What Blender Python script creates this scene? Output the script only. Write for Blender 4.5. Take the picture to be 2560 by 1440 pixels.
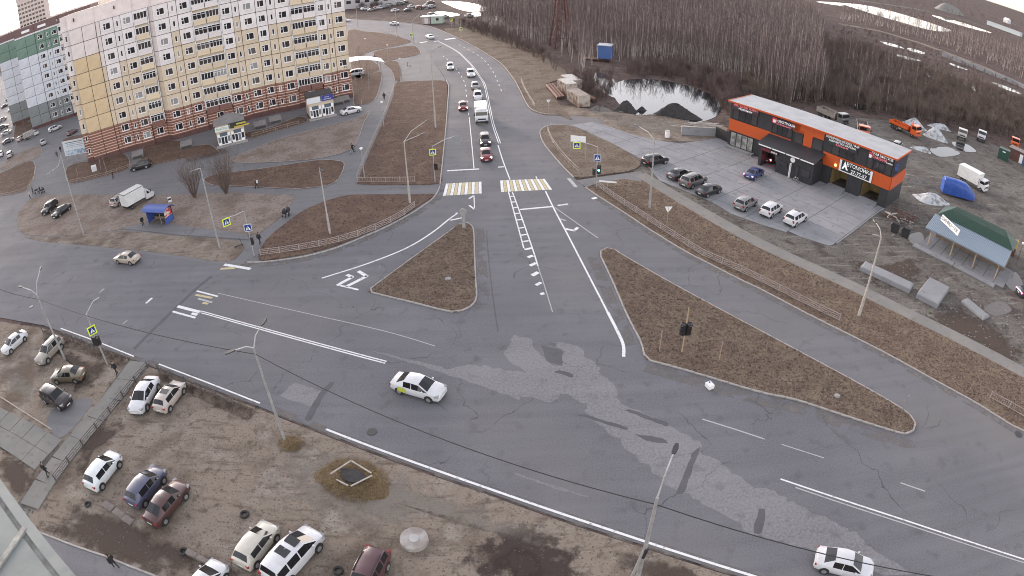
import bpy, bmesh, math, random
import numpy as np
from mathutils import Vector, Matrix
from mathutils.geometry import tessellate_polygon
R = math.radians
random.seed(7)
for o in list(bpy.data.objects): bpy.data.objects.remove(o)
scene = bpy.context.scene
COL = scene.collection

# ------------------------------------------------------------------ camera (wide fisheye-like security lens, 35 m up)
CAM_H = 35.0
PITCH, ROLL = R(32.5), R(-1.52)
FPX = 1588.0                      # equisolid focal length in photo pixels (photo 2560 wide)
cam = bpy.data.cameras.new('camera'); camo = bpy.data.objects.new('camera', cam); COL.objects.link(camo)
camo.matrix_world = Matrix.Translation((0, 0, CAM_H)) @ Matrix.Rotation(math.pi/2 - PITCH, 4, 'X') @ Matrix.Rotation(ROLL, 4, 'Z')
cam.sensor_width = 36.0; cam.sensor_height = 20.25; cam.sensor_fit = 'HORIZONTAL'
cam.type = 'PANO'
cc = cam.cycles if hasattr(cam, 'cycles') and hasattr(cam.cycles, 'panorama_type') else cam
cc.panorama_type = 'FISHEYE_EQUISOLID'
cc.fisheye_lens = FPX/2560*36.0
cc.fisheye_fov = math.pi
cam.clip_start = 0.1; cam.clip_end = 20000
scene.camera = camo

# ------------------------------------------------------------------ sky, sun, exposure (low evening sun behind the left-hand buildings)
def px_dir(x, y):
    X, Y = x-1280.0, -(y-720.0); r = math.hypot(X, Y) or 1e-9
    t = 2*math.asin(min(1, r/(2*FPX)))
    v = Vector((math.sin(t)*X/r, math.sin(t)*Y/r, -math.cos(t)))
    return camo.matrix_world.to_3x3() @ v
SUN_EL, SUN_AZ = R(9.0), R(-33.0)       # azimuth from +Y towards +X
sun_dir = Vector((math.sin(SUN_AZ)*math.cos(SUN_EL), math.cos(SUN_AZ)*math.cos(SUN_EL), math.sin(SUN_EL)))
world = bpy.data.worlds.new('World'); scene.world = world; world.use_nodes = True
wn = world.node_tree; wn.nodes.clear()
sky = wn.nodes.new('ShaderNodeTexSky'); sky.sky_type = 'NISHITA'; sky.sun_disc = False
sky.sun_elevation = SUN_EL; sky.sun_rotation = SUN_AZ; sky.air_density = 1.0; sky.dust_density = 1.2; sky.ozone_density = 0.6
hs = wn.nodes.new('ShaderNodeHueSaturation'); hs.inputs['Saturation'].default_value = 0.30
bg = wn.nodes.new('ShaderNodeBackground'); bg.inputs['Strength'].default_value = 0.15
wo = wn.nodes.new('ShaderNodeOutputWorld')
tint = wn.nodes.new('ShaderNodeMix'); tint.data_type = 'RGBA'; tint.blend_type = 'MULTIPLY'; tint.inputs[0].default_value = 1.0; tint.inputs[7].default_value = (1.04, 0.975, 1.0, 1)
wn.links.new(sky.outputs[0], hs.inputs['Color']); wn.links.new(hs.outputs[0], tint.inputs[6]); wn.links.new(tint.outputs[2], bg.inputs[0]); wn.links.new(bg.outputs[0], wo.inputs[0])
sl = bpy.data.lights.new('sun', 'SUN'); sl.energy = 0.5; sl.angle = R(14); sl.color = (1.0, 0.80, 0.62)
so = bpy.data.objects.new('sun', sl); COL.objects.link(so)
so.rotation_euler = (-sun_dir).to_track_quat('-Z', 'Y').to_euler(); so.location = (0, 0, 80)
vs = scene.view_settings
scene.display_settings.display_device = 'sRGB'
vs.view_transform = 'Standard'; vs.look = 'None'; vs.gamma = 1.0; vs.use_curve_mapping = False
vs.exposure = 2.2
scene.cycles.use_denoising = True
scene.cycles.denoising_input_passes = 'RGB_ALBEDO_NORMAL'; scene.cycles.denoising_prefilter = 'ACCURATE'
scene.cycles.sample_clamp_indirect = 3.0; scene.cycles.sample_clamp_direct = 12.0
scene.cycles.pixel_filter_type = 'BLACKMAN_HARRIS'; scene.cycles.filter_width = 1.0
scene.cycles.max_bounces = 6; scene.cycles.transparent_max_bounces = 8
scene.cycles.diffuse_bounces = 3; scene.cycles.glossy_bounces = 3

# ------------------------------------------------------------------ pixel -> ground
def P(x, y, z=0.0):
    d = px_dir(x, y)
    k = (z-CAM_H)/d.z if d.z < -1e-4 else 1e5
    return Vector((d.x*k, d.y*k, z))
def PL(pts, z=0.0): return [P(x, y, z) for x, y in pts]
def on_plane(x, y, a, n):      # pixel ray meets vertical plane through a (Vector) with normal n
    d = px_dir(x, y); o = Vector((0, 0, CAM_H))
    return o + d*((a-o).dot(n)/d.dot(n))
def smooth(pts, n=6, closed=False):
    P_ = [Vector(p) for p in pts]; out = []; m = len(P_)
    for i in range(m if closed else m-1):
        if closed: p0, p1, p2, p3 = P_[(i-1) % m], P_[i], P_[(i+1) % m], P_[(i+2) % m]
        else: p0, p1, p2, p3 = P_[max(i-1, 0)], P_[i], P_[i+1], P_[min(i+2, m-1)]
        for k in range(n):
            t = k/n
            out.append(0.5*((2*p1)+(p2-p0)*t+(2*p0-5*p1+4*p2-p3)*t*t+(3*p1-p0-3*p2+p3)*t**3))
    if not closed: out.append(P_[-1])
    return out
def resample(pts, step):
    pts = [Vector(p) for p in pts]; out = [pts[0]]; need = step
    for a, b in zip(pts, pts[1:]):
        L = (b-a).length; s = 0
        while L-s >= need:
            s += need; out.append(a+(b-a)*(s/L)); need = step
        need -= L-s
    return out

# ------------------------------------------------------------------ materials
MATS = {}
def _nt(name):
    m = bpy.data.materials.new(name); m.use_nodes = True
    nt = m.node_tree; b = nt.nodes['Principled BSDF']
    MATS[name] = m
    return m, nt, b
def srgb(r, g, b):
    f = lambda c: ((c/255+0.055)/1.055)**2.4 if c > 10 else c/255/12.92
    return (f(r), f(g), f(b), 1)
def mat(name, col, rough=0.6, metal=0.0, emit=None, es=0.0, col2=None, scale=3.0, bump=0.0, bscale=None, objcol=False, spec=0.5, coat=0.0, world_co=False, stretch=(1, 1, 1), lo=0.35, hi=0.65, rvar=0.0, detail=5.0):
    m, nt, b = _nt(name); N, L = nt.nodes, nt.links
    b.inputs['Roughness'].default_value = rough; b.inputs['Metallic'].default_value = metal
    b.inputs['Specular IOR Level'].default_value = spec; b.inputs['Coat Weight'].default_value = coat
    c = tuple(col)+((1,) if len(col) == 3 else ())
    b.inputs['Base Color'].default_value = c
    src = None
    if objcol:
        oi = N.new('ShaderNodeObjectInfo'); src = oi.outputs['Color']
    if col2 is not None or bump or rvar:
        tc = N.new('ShaderNodeNewGeometry') if world_co else N.new('ShaderNodeTexCoord')
        mp = N.new('ShaderNodeMapping'); mp.inputs['Scale'].default_value = stretch
        L.new(tc.outputs['Position' if world_co else 'Object'], mp.inputs[0])
        nz = N.new('ShaderNodeTexNoise'); nz.inputs['Scale'].default_value = scale; nz.inputs['Detail'].default_value = detail
        L.new(mp.outputs[0], nz.inputs['Vector'])
        rp = N.new('ShaderNodeMapRange'); rp.inputs['From Min'].default_value = lo; rp.inputs['From Max'].default_value = hi
        L.new(nz.outputs['Fac'], rp.inputs[0])
        if col2 is not None:
            mx = N.new('ShaderNodeMix'); mx.data_type = 'RGBA'
            L.new(rp.outputs[0], mx.inputs[0])
            if src is not None:
                mul = N.new('ShaderNodeMix'); mul.data_type = 'RGBA'; mul.blend_type = 'MULTIPLY'; mul.inputs[0].default_value = 1
                L.new(src, mul.inputs[6]); mul.inputs[7].default_value = tuple(col2)+((1,) if len(col2) == 3 else ())
                L.new(src, mx.inputs[6]); L.new(mul.outputs[2], mx.inputs[7])
            else:
                mx.inputs[6].default_value = c; mx.inputs[7].default_value = tuple(col2)+((1,) if len(col2) == 3 else ())
            src = mx.outputs[2]
        if rvar:
            r2 = N.new('ShaderNodeMapRange'); r2.inputs['To Min'].default_value = rough; r2.inputs['To Max'].default_value = rough+rvar
            L.new(rp.outputs[0], r2.inputs[0]); L.new(r2.outputs[0], b.inputs['Roughness'])
        if bump:
            nb = N.new('ShaderNodeTexNoise'); nb.inputs['Scale'].default_value = bscale or scale*4; nb.inputs['Detail'].default_value = 4
            L.new(mp.outputs[0], nb.inputs['Vector'])
            bp = N.new('ShaderNodeBump'); bp.inputs['Strength'].default_value = 1.0; bp.inputs['Distance'].default_value = bump
            L.new(nb.outputs['Fac'], bp.inputs['Height']); L.new(bp.outputs[0], b.inputs['Normal'])
    if src is not None: L.new(src, b.inputs['Base Color'])
    if emit is not None:
        b.inputs['Emission Color'].default_value = tuple(emit)+((1,) if len(emit) == 3 else ()); b.inputs['Emission Strength'].default_value = es
    return m
def ground_mat(name, cols, scales, rough=0.9, bump=0.03, bscale=6.0, streak=None, speck=None, streak_dir=0.0):
    """layered ground: cols[0] base, then (colour, noise scale, lo, hi) layers mixed over in world space"""
    m, nt, b = _nt(name); N, L = nt.nodes, nt.links
    g = N.new('ShaderNodeNewGeometry'); cur = None
    b.inputs['Roughness'].default_value = rough; b.inputs['Specular IOR Level'].default_value = 0.06
    def noise(scale, detail=6, vec=None, rough_=0.6):
        nz = N.new('ShaderNodeTexNoise'); nz.inputs['Scale'].default_value = scale; nz.inputs['Detail'].default_value = detail; nz.inputs['Roughness'].default_value = rough_
        L.new(vec or g.outputs['Position'], nz.inputs['Vector']); return nz.outputs['Fac']
    cur = None
    for i, (c, sc, lo, hi) in enumerate(cols[1:]):
        f = noise(sc); rp = N.new('ShaderNodeMapRange'); rp.inputs['From Min'].default_value = lo; rp.inputs['From Max'].default_value = hi
        L.new(f, rp.inputs[0])
        mx = N.new('ShaderNodeMix'); mx.data_type = 'RGBA'; L.new(rp.outputs[0], mx.inputs[0])
        if cur is None: mx.inputs[6].default_value = tuple(cols[0])+(1,)
        else: L.new(cur, mx.inputs[6])
        mx.inputs[7].default_value = tuple(c)+(1,); cur = mx.outputs[2]
    if streak:
        c, sx, sy, lo, hi = streak
        mp = N.new('ShaderNodeMapping'); mp.inputs['Rotation'].default_value = (0, 0, streak_dir); mp.inputs['Scale'].default_value = (sx, sy, 1)
        L.new(g.outputs['Position'], mp.inputs[0]); f = noise(1.0, 4, mp.outputs[0])
        rp = N.new('ShaderNodeMapRange'); rp.inputs['From Min'].default_value = lo; rp.inputs['From Max'].default_value = hi; L.new(f, rp.inputs[0])
        mx = N.new('ShaderNodeMix'); mx.data_type = 'RGBA'; L.new(rp.outputs[0], mx.inputs[0]); L.new(cur, mx.inputs[6]); mx.inputs[7].default_value = tuple(c)+(1,); cur = mx.outputs[2]
    if speck:
        c, sc, lo, hi = speck
        f = noise(sc, 3); rp = N.new('ShaderNodeMapRange'); rp.inputs['From Min'].default_value = lo; rp.inputs['From Max'].default_value = hi; L.new(f, rp.inputs[0])
        mx = N.new('ShaderNodeMix'); mx.data_type = 'RGBA'; L.new(rp.outputs[0], mx.inputs[0]); L.new(cur, mx.inputs[6]); mx.inputs[7].default_value = tuple(c)+(1,); cur = mx.outputs[2]
    L.new(cur, b.inputs['Base Color'])
    if bump:
        bp = N.new('ShaderNodeBump'); bp.inputs['Distance'].default_value = bump; bp.inputs['Strength'].default_value = 1.0
        L.new(noise(bscale, 5), bp.inputs['Height']); L.new(bp.outputs[0], b.inputs['Normal'])
    return m
# ------------------------------------------------------------------ mesh helpers
class MB:
    def __init__(s): s.v = []; s.f = []
    def add(s, vs, fs):
        k = len(s.v); s.v += [tuple(v) for v in vs]; s.f += [tuple(i+k for i in f) for f in fs]; return s
    def box(s, c, size, rz=0.0, m=None):
        x, y, z = (q/2 for q in size); cs, sn = math.cos(rz), math.sin(rz); vs = []
        for dz in (-z, z):
            for dx, dy in ((-x, -y), (x, -y), (x, y), (-x, y)):
                vs.append(Vector((c[0]+dx*cs-dy*sn, c[1]+dx*sn+dy*cs, c[2]+dz)))
        if m is not None: vs = [m @ v for v in vs]
        return s.add(vs, [(3, 2, 1, 0), (4, 5, 6, 7), (0, 1, 5, 4), (1, 2, 6, 5), (2, 3, 7, 6), (3, 0, 4, 7)])
    def cyl(s, a, b, r0, r1=None, n=8, caps=True):
        a, b = Vector(a), Vector(b); r1 = r0 if r1 is None else r1
        d = (b-a).normalized(); u = d.cross(Vector((0, 0, 1)) if abs(d.z) < 0.95 else Vector((1, 0, 0))).normalized(); w = u.cross(d)
        vs = []
        for p, r in ((a, r0), (b, r1)):
            for k in range(n):
                t = 2*math.pi*k/n; vs.append(p+u*(r*math.cos(t))+w*(r*math.sin(t)))
        fs = [(k, k+n, (k+1) % n+n, (k+1) % n) for k in range(n)]
        if caps: fs += [tuple(range(n)), tuple(range(2*n-1, n-1, -1))]
        return s.add(vs, fs)
    def tube(s, pts, r, n=6):
        rs = r if isinstance(r, (list, tuple)) else [r]*len(pts)
        for i in range(len(pts)-1): s.cyl(pts[i], pts[i+1], rs[i], rs[i+1], n)
        return s
    def prism(s, poly, z0, z1, m=None):
        n = len(poly); vs = [Vector((p[0], p[1], z0)) for p in poly]+[Vector((p[0], p[1], z1)) for p in poly]
        if m is not None: vs = [m @ v for v in vs]
        tri = tessellate_polygon([[Vector((p[0], p[1], 0)) for p in poly]])
        fs = []
        for a, b, c in tri:
            pa, pb, pc = poly[a], poly[b], poly[c]
            if (pb[0]-pa[0])*(pc[1]-pa[1])-(pb[1]-pa[1])*(pc[0]-pa[0]) < 0: b, c = c, b
            fs.append((a+n, b+n, c+n)); fs.append((c, b, a))
        area = sum(poly[i][0]*poly[(i+1) % n][1]-poly[(i+1) % n][0]*poly[i][1] for i in range(n))
        for i in range(n):
            j = (i+1) % n; fs.append((i, j, j+n, i+n) if area > 0 else (j, i, i+n, j+n))
        return s.add(vs, fs)
    def quad(s, a, b, c, d): return s.add([a, b, c, d], [(0, 1, 2, 3)])
    def loft(s, rings, closed=True, caps=True):
        n = len(rings[0]); k = len(s.v)
        for r in rings: s.v += [tuple(p) for p in r]
        for i in range(len(rings)-1):
            for j in range(n if closed else n-1):
                j2 = (j+1) % n; s.f.append((k+i*n+j, k+i*n+j2, k+(i+1)*n+j2, k+(i+1)*n+j))
        if caps and closed:
            s.f.append(tuple(k+j for j in range(n-1, -1, -1))); s.f.append(tuple(k+(len(rings)-1)*n+j for j in range(n)))
        return s
    def mesh(s, name, m, smooth=False):
        me = bpy.data.meshes.new(name); me.from_pydata(s.v, [], s.f); me.update()
        if m is not None: me.materials.append(m if not isinstance(m, str) else MATS[m])
        if smooth:
            me.polygons.foreach_set('use_smooth', [True]*len(me.polygons))
            if hasattr(me, 'set_sharp_from_angle'): me.set_sharp_from_angle(angle=R(38))
        return me
    def build(s, name, m, parent=None, smooth=False, color=None, loc=None):
        return obj(name, s.mesh(name, m, smooth), parent, color, loc)
def obj(name, me, parent=None, color=None, loc=None, rz=None):
    o = bpy.data.objects.new(name, me); COL.objects.link(o)
    if parent is not None: o.parent = parent
    if color is not None: o.color = (color[0], color[1], color[2], 1)
    if loc is not None: o.location = loc
    if rz is not None: o.rotation_euler = (0, 0, rz)
    return o
def tag(o, label, cat, group=None):
    o['label'] = label; o['category'] = cat
    if group: o['group'] = group
    return o
def thing(name, label, cat, loc=(0, 0, 0), rz=0.0, group=None):
    o = bpy.data.objects.new(name, None); COL.objects.link(o); o.empty_display_size = 0.2
    o.location = loc; o.rotation_euler = (0, 0, rz); return tag(o, label, cat, group)
def struct(o, kind='structure'): o['kind'] = kind; return o
def dup(root, loc, rz=0.0, label=None, group=None, scale=None):
    r = root.copy(); COL.objects.link(r); r.location = loc; r.rotation_euler = (0, 0, rz)
    if scale: r.scale = scale
    if label: r['label'] = label
    if group: r['group'] = group
    for ch in list(root.children):
        c = ch.copy(); COL.objects.link(c); c.parent = r
        for g in list(ch.children):
            d = g.copy(); COL.objects.link(d); d.parent = c
    return r
def zz(ox, oy, s, *pts): return [(ox+x/s, oy+y/s) for x, y in pts]
def sheet(name, pts, z, m, parent=None, kind='structure'):
    """flat polygon from world points"""
    mb = MB(); poly = [(p[0], p[1]) for p in pts]
    tri = tessellate_polygon([[Vector((x, y, 0)) for x, y in poly]]); fs = []
    for a, b, c in tri:
        pa, pb, pc = poly[a], poly[b], poly[c]
        if (pb[0]-pa[0])*(pc[1]-pa[1])-(pb[1]-pa[1])*(pc[0]-pa[0]) < 0: b, c = c, b
        fs.append((a, b, c))
    mb.add([(x, y, z) for x, y in poly], fs)
    o = mb.build(name, m, parent)
    if parent is None: struct(o, kind)
    return o
def slab_poly(name, pts, z0, z1, m, parent=None):
    o = MB().prism([(p[0], p[1]) for p in pts], z0, z1).build(name, m, parent)
    if parent is None: struct(o)
    return o
def offset_line(pts, d):
    out = []
    for i, p in enumerate(pts):
        a = pts[max(i-1, 0)]; b = pts[min(i+1, len(pts)-1)]; t = (Vector(b)-Vector(a)); t.z = 0; t.normalize()
        out.append(Vector((p[0]-t.y*d, p[1]+t.x*d, p[2] if len(p) > 2 else 0)))
    return out
def ribbon(name, pts, w, z, m, parent=None, d=0.0):
    a = offset_line(pts, d+w/2); b = offset_line(pts, d-w/2); mb = MB()
    for i in range(len(pts)-1):
        mb.quad((b[i].x, b[i].y, z), (b[i+1].x, b[i+1].y, z), (a[i+1].x, a[i+1].y, z), (a[i].x, a[i].y, z))
    o = mb.build(name, m, parent)
    if parent is None: struct(o)
    return o
def clip_rect(poly, x0, x1, y0, y1):
    def cl(ps, f, inter):
        out = []
        for i, p in enumerate(ps):
            q = ps[i-1]
            if f(p):
                if not f(q): out.append(inter(q, p))
                out.append(p)
            elif f(q): out.append(inter(q, p))
        return out
    def ix(v, k): return lambda a, b: tuple((v if j == k else a[j]+(b[j]-a[j])*(v-a[k])/(b[k]-a[k])) for j in (0, 1))
    for v, k, f in ((x0, 0, lambda p: p[0] >= x0), (x1, 0, lambda p: p[0] <= x1), (y0, 1, lambda p: p[1] >= y0), (y1, 1, lambda p: p[1] <= y1)):
        if not poly: return []
        poly = cl(poly, f, ix(v, k))
    return poly
def inside(p, poly):
    x, y = p[0], p[1]; r = False; j = len(poly)-1
    for i in range(len(poly)):
        xi, yi = poly[i][0], poly[i][1]; xj, yj = poly[j][0], poly[j][1]
        if (yi > y) != (yj > y) and x < (xj-xi)*(y-yi)/(yj-yi)+xi: r = not r
        j = i
    return r

# ------------------------------------------------------------------ surface materials
ground_mat('soil', [(0.091, 0.068, 0.062), ((0.127, 0.097, 0.084), 0.09, 0.42, 0.62), ((0.052, 0.040, 0.039), 0.35, 0.5, 0.68), ((0.158, 0.128, 0.112), 1.7, 0.6, 0.78)], None, bump=0.10, bscale=1.6, speck=((0.045, 0.033, 0.031), 1.2, 0.55, 0.68))
ground_mat('lot_dirt', [(0.224, 0.186, 0.153), ((0.132, 0.104, 0.083), 0.16, 0.48, 0.62), ((0.267, 0.237, 0.201), 0.33, 0.52, 0.66), ((0.107, 0.083, 0.069), 1.1, 0.54, 0.72), ((0.298, 0.270, 0.227), 4.5, 0.60, 0.74)], None, bump=0.06, bscale=2.6, streak=((0.123, 0.095, 0.076), 0.28, 1.9, 0.55, 0.70), streak_dir=R(-48), speck=((0.080, 0.063, 0.052), 5.5, 0.56, 0.70))
ground_mat('yard_mud', [(0.117, 0.105, 0.095), ((0.157, 0.146, 0.129), 0.12, 0.45, 0.65), ((0.069, 0.059, 0.054), 0.4, 0.5, 0.66), ((0.213, 0.205, 0.186), 1.4, 0.62, 0.75)], None, bump=0.08, bscale=1.6, rough=0.75, streak=((0.204, 0.194, 0.175), 0.16, 1.3, 0.56, 0.70), streak_dir=R(28), speck=((0.058, 0.051, 0.047), 2.2, 0.55, 0.68))
ground_mat('dead_grass', [(0.148, 0.106, 0.081), ((0.201, 0.156, 0.112), 0.45, 0.45, 0.62), ((0.086, 0.064, 0.054), 2.2, 0.5, 0.66), ((0.230, 0.182, 0.133), 5.0, 0.56, 0.72)], None, bump=0.09, bscale=3.2, speck=((0.048, 0.035, 0.029), 4.2, 0.53, 0.66))
ground_mat('brown_lawn', [(0.122, 0.082, 0.066), ((0.157, 0.112, 0.083), 0.4, 0.45, 0.62), ((0.077, 0.054, 0.046), 1.8, 0.52, 0.66), ((0.222, 0.182, 0.150), 2.5, 0.64, 0.76)], None, bump=0.08, bscale=2.5, speck=((0.061, 0.041, 0.033), 3.6, 0.54, 0.68))
ground_mat('sandy_grass', [(0.241, 0.202, 0.175), ((0.176, 0.137, 0.113), 0.25, 0.45, 0.62), ((0.119, 0.097, 0.083), 1.6, 0.54, 0.68), ((0.325, 0.287, 0.260), 3.2, 0.58, 0.72)], None, bump=0.06, bscale=2.6, speck=((0.101, 0.077, 0.066), 3.2, 0.55, 0.68))
ground_mat('field_grass', [(0.169, 0.139, 0.112), ((0.123, 0.095, 0.072), 0.25, 0.45, 0.62), ((0.083, 0.067, 0.053), 1.6, 0.54, 0.68), ((0.227, 0.198, 0.166), 3.2, 0.58, 0.72)], None, bump=0.06, bscale=2.6, speck=((0.071, 0.053, 0.042), 3.2, 0.55, 0.68))
def asphalt(name, base, tone2, crack=0.5, grain=0.35, dust=None, gs=7.0):
    m, nt, b = _nt(name); N, L = nt.nodes, nt.links
    g = N.new('ShaderNodeNewGeometry'); b.inputs['Specular IOR Level'].default_value = 0.22
    def noise(sc, det=5, v=None):
        nz = N.new('ShaderNodeTexNoise'); nz.inputs['Scale'].default_value = sc; nz.inputs['Detail'].default_value = det
        L.new(v or g.outputs['Position'], nz.inputs['Vector']); return nz
    def rng(sock, lo, hi, a=0.0, c=1.0):
        r = N.new('ShaderNodeMapRange'); r.inputs[1].default_value = lo; r.inputs[2].default_value = hi; r.inputs[3].default_value = a; r.inputs[4].default_value = c; L.new(sock, r.inputs[0]); return r.outputs[0]
    def mix(f, a, c, bt='MIX'):
        x = N.new('ShaderNodeMix'); x.data_type = 'RGBA'; x.blend_type = bt
        if hasattr(f, 'links'): L.new(f, x.inputs[0])
        else: x.inputs[0].default_value = f
        for q, i in ((a, 6), (c, 7)):
            if hasattr(q, 'links'): L.new(q, x.inputs[i])
            else: x.inputs[i].default_value = tuple(q)+(1,)
        return x.outputs[2]
    c = mix(rng(noise(0.11).outputs['Fac'], 0.38, 0.62), base, tone2)
    mp = N.new('ShaderNodeMapping'); mp.inputs['Rotation'].default_value = (0, 0, R(19)); mp.inputs['Scale'].default_value = (0.05, 0.9, 1); L.new(g.outputs['Position'], mp.inputs[0])
    c = mix(rng(noise(1.0, 4, mp.outputs[0]).outputs['Fac'], 0.40, 0.66, 0, 0.55), c, tuple(q*0.80 for q in base))
    gr = noise(gs, 3).outputs['Fac']; c = mix(rng(gr, 0.35, 0.65, 0, grain), c, tuple(q*1.45 for q in tone2))
    c = mix(rng(noise(0.7, 8).outputs['Fac'], 0.58, 0.72, 0, 0.6), c, tuple(q*0.72 for q in base))
    if dust: c = mix(rng(noise(0.05, 3).outputs['Fac'], 0.5, 0.68, 0, 0.6), c, dust)
    if crack:
        dn = noise(0.35, 5); ad = N.new('ShaderNodeVectorMath'); ad.operation = 'MULTIPLY_ADD'
        L.new(dn.outputs['Color'], ad.inputs[0]); ad.inputs[1].default_value = (3.5, 3.5, 0); L.new(g.outputs['Position'], ad.inputs[2])
        vo = N.new('ShaderNodeTexVoronoi'); vo.feature = 'DISTANCE_TO_EDGE'; vo.inputs['Scale'].default_value = 0.085; L.new(ad.outputs[0], vo.inputs['Vector'])
        cr = rng(vo.outputs['Distance'], 0.0, 0.0035, 1, 0)
        gate = rng(noise(0.13, 2).outputs['Fac'], 0.47, 0.56, 0, crack)
        mu = N.new('ShaderNodeMath'); mu.operation = 'MULTIPLY'; L.new(cr, mu.inputs[0]); L.new(gate, mu.inputs[1])
        c = mix(mu.outputs[0], c, (0.045, 0.045, 0.047))
    L.new(c, b.inputs['Base Color'])
    L.new(rng(noise(0.25).outputs['Fac'], 0.3, 0.7, 0.72, 0.9), b.inputs['Roughness'])
    bp = N.new('ShaderNodeBump'); bp.inputs['Distance'].default_value = 0.012; L.new(gr, bp.inputs['Height']); L.new(bp.outputs[0], b.inputs['Normal'])
    return m
asphalt('asphalt', (0.117, 0.116, 0.126), (0.141, 0.139, 0.148), 0.8, dust=(0.165, 0.156, 0.152))
asphalt('asphalt_patch', (0.158, 0.154, 0.160), (0.180, 0.176, 0.181), 0.5, 0.55, gs=5.0)
asphalt('asphalt_dark', (0.090, 0.088, 0.096), (0.10, 0.098, 0.106), 0.0, 0.2)
asphalt('paving', (0.138, 0.136, 0.142), (0.16, 0.157, 0.161), 0.6, 0.3)
ground_mat('concrete_slab', [(0.215, 0.218, 0.228), ((0.255, 0.258, 0.268), 0.18, 0.42, 0.62), ((0.16, 0.158, 0.155), 0.9, 0.56, 0.70), ((0.12, 0.115, 0.11), 3.5, 0.66, 0.74)], None, bump=0.015, bscale=5, rough=0.8)
ground_mat('footpath', [(0.19, 0.185, 0.175), ((0.22, 0.21, 0.195), 0.3, 0.42, 0.62), ((0.15, 0.138, 0.125), 1.3, 0.56, 0.70)], None, bump=0.015, bscale=5, rough=0.85)
mat('kerb_stone', (0.36, 0.34, 0.32), 0.85, col2=(0.23, 0.20, 0.18), scale=1.2, bump=0.01)
def paint(name, col):
    m, nt, b = _nt(name); N, L = nt.nodes, nt.links
    g = N.new('ShaderNodeNewGeometry'); nz = N.new('ShaderNodeTexNoise'); nz.inputs['Scale'].default_value = 2.6; nz.inputs['Detail'].default_value = 9; nz.inputs['Roughness'].default_value = 0.68
    L.new(g.outputs['Position'], nz.inputs['Vector'])
    r = N.new('ShaderNodeMapRange'); r.inputs[1].default_value = 0.55; r.inputs[2].default_value = 0.68; L.new(nz.outputs['Fac'], r.inputs[0])
    x = N.new('ShaderNodeMix'); x.data_type = 'RGBA'; L.new(r.outputs[0], x.inputs[0]); x.inputs[6].default_value = tuple(col)+(1,); x.inputs[7].default_value = (0.17, 0.165, 0.165, 1)
    L.new(x.outputs[2], b.inputs['Base Color']); b.inputs['Roughness'].default_value = 0.7
    return m
paint('paint_white', (0.66, 0.66, 0.66)); paint('paint_yellow', (0.47, 0.40, 0.22)); paint('paint_old', (0.36, 0.36, 0.36))
def water_mat(name, col, rough=0.03, bump=0.01):
    m, nt, b = _nt(name); N, L = nt.nodes, nt.links
    b.inputs['Base Color'].default_value = tuple(col)+(1,); b.inputs['Roughness'].default_value = rough; b.inputs['IOR'].default_value = 1.33; b.inputs['Specular IOR Level'].default_value = 0.9
    g = N.new('ShaderNodeNewGeometry'); nz = N.new('ShaderNodeTexNoise'); nz.inputs['Scale'].default_value = 0.8; L.new(g.outputs['Position'], nz.inputs['Vector'])
    bp = N.new('ShaderNodeBump'); bp.inputs['Distance'].default_value = bump; bp.inputs['Strength'].default_value = 0.4; L.new(nz.outputs['Fac'], bp.inputs['Height']); L.new(bp.outputs[0], b.inputs['Normal'])
    return m
water_mat('pond_water', (0.02, 0.022, 0.025), bump=0.004)
water_mat('mud_water', (0.07, 0.055, 0.047), 0.12)

def blot_mat(name, col, scale, lo, hi, rough=.9, amax=.85, fade=False):
    m, nt, b = _nt(name); N, L = nt.nodes, nt.links; g = N.new('ShaderNodeNewGeometry'); nz = N.new('ShaderNodeTexNoise'); nz.inputs['Scale'].default_value = scale; nz.inputs['Detail'].default_value = 8; nz.inputs['Roughness'].default_value = .62
    L.new(g.outputs['Position'], nz.inputs['Vector']); src = nz.outputs['Fac']
    if fade:
        at = N.new('ShaderNodeAttribute'); at.attribute_name = 'fade'; ma = N.new('ShaderNodeMath'); ma.operation = 'MULTIPLY_ADD'; L.new(at.outputs['Fac'], ma.inputs[0]); ma.inputs[1].default_value = .42; L.new(src, ma.inputs[2]); src = ma.outputs[0]
    r = N.new('ShaderNodeMapRange'); r.inputs[1].default_value = lo; r.inputs[2].default_value = hi; r.inputs[4].default_value = amax; L.new(src, r.inputs[0]); L.new(r.outputs[0], b.inputs['Alpha'])
    b.inputs['Base Color'].default_value = tuple(col)+(1,); b.inputs['Roughness'].default_value = rough; b.inputs['Specular IOR Level'].default_value = .1
def blot(name, px, z, m):
    """soil stain that thins out towards its rim"""
    ring = smooth(PL(px), 4, True); n = len(ring); c = sum(ring, Vector())/n; V = []; F = []; fd = []
    for k, f in ((1.0, 0), (.55, .6), (.2, 1)):
        V += [((c.x+(p.x-c.x)*k), (c.y+(p.y-c.y)*k), z) for p in ring]; fd += [f]*n
    V.append((c.x, c.y, z)); fd.append(1)
    for q in range(2): F += [(q*n+i, q*n+(i+1) % n, (q+1)*n+(i+1) % n, (q+1)*n+i) for i in range(n)]
    F += [(2*n+i, 2*n+(i+1) % n, 3*n) for i in range(n)]
    me = bpy.data.meshes.new(name); me.from_pydata(V, [], F); me.materials.append(MATS[m]); at = me.attributes.new('fade', 'FLOAT', 'POINT'); at.data.foreach_set('value', fd)
    return struct(obj(name, me))

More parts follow.
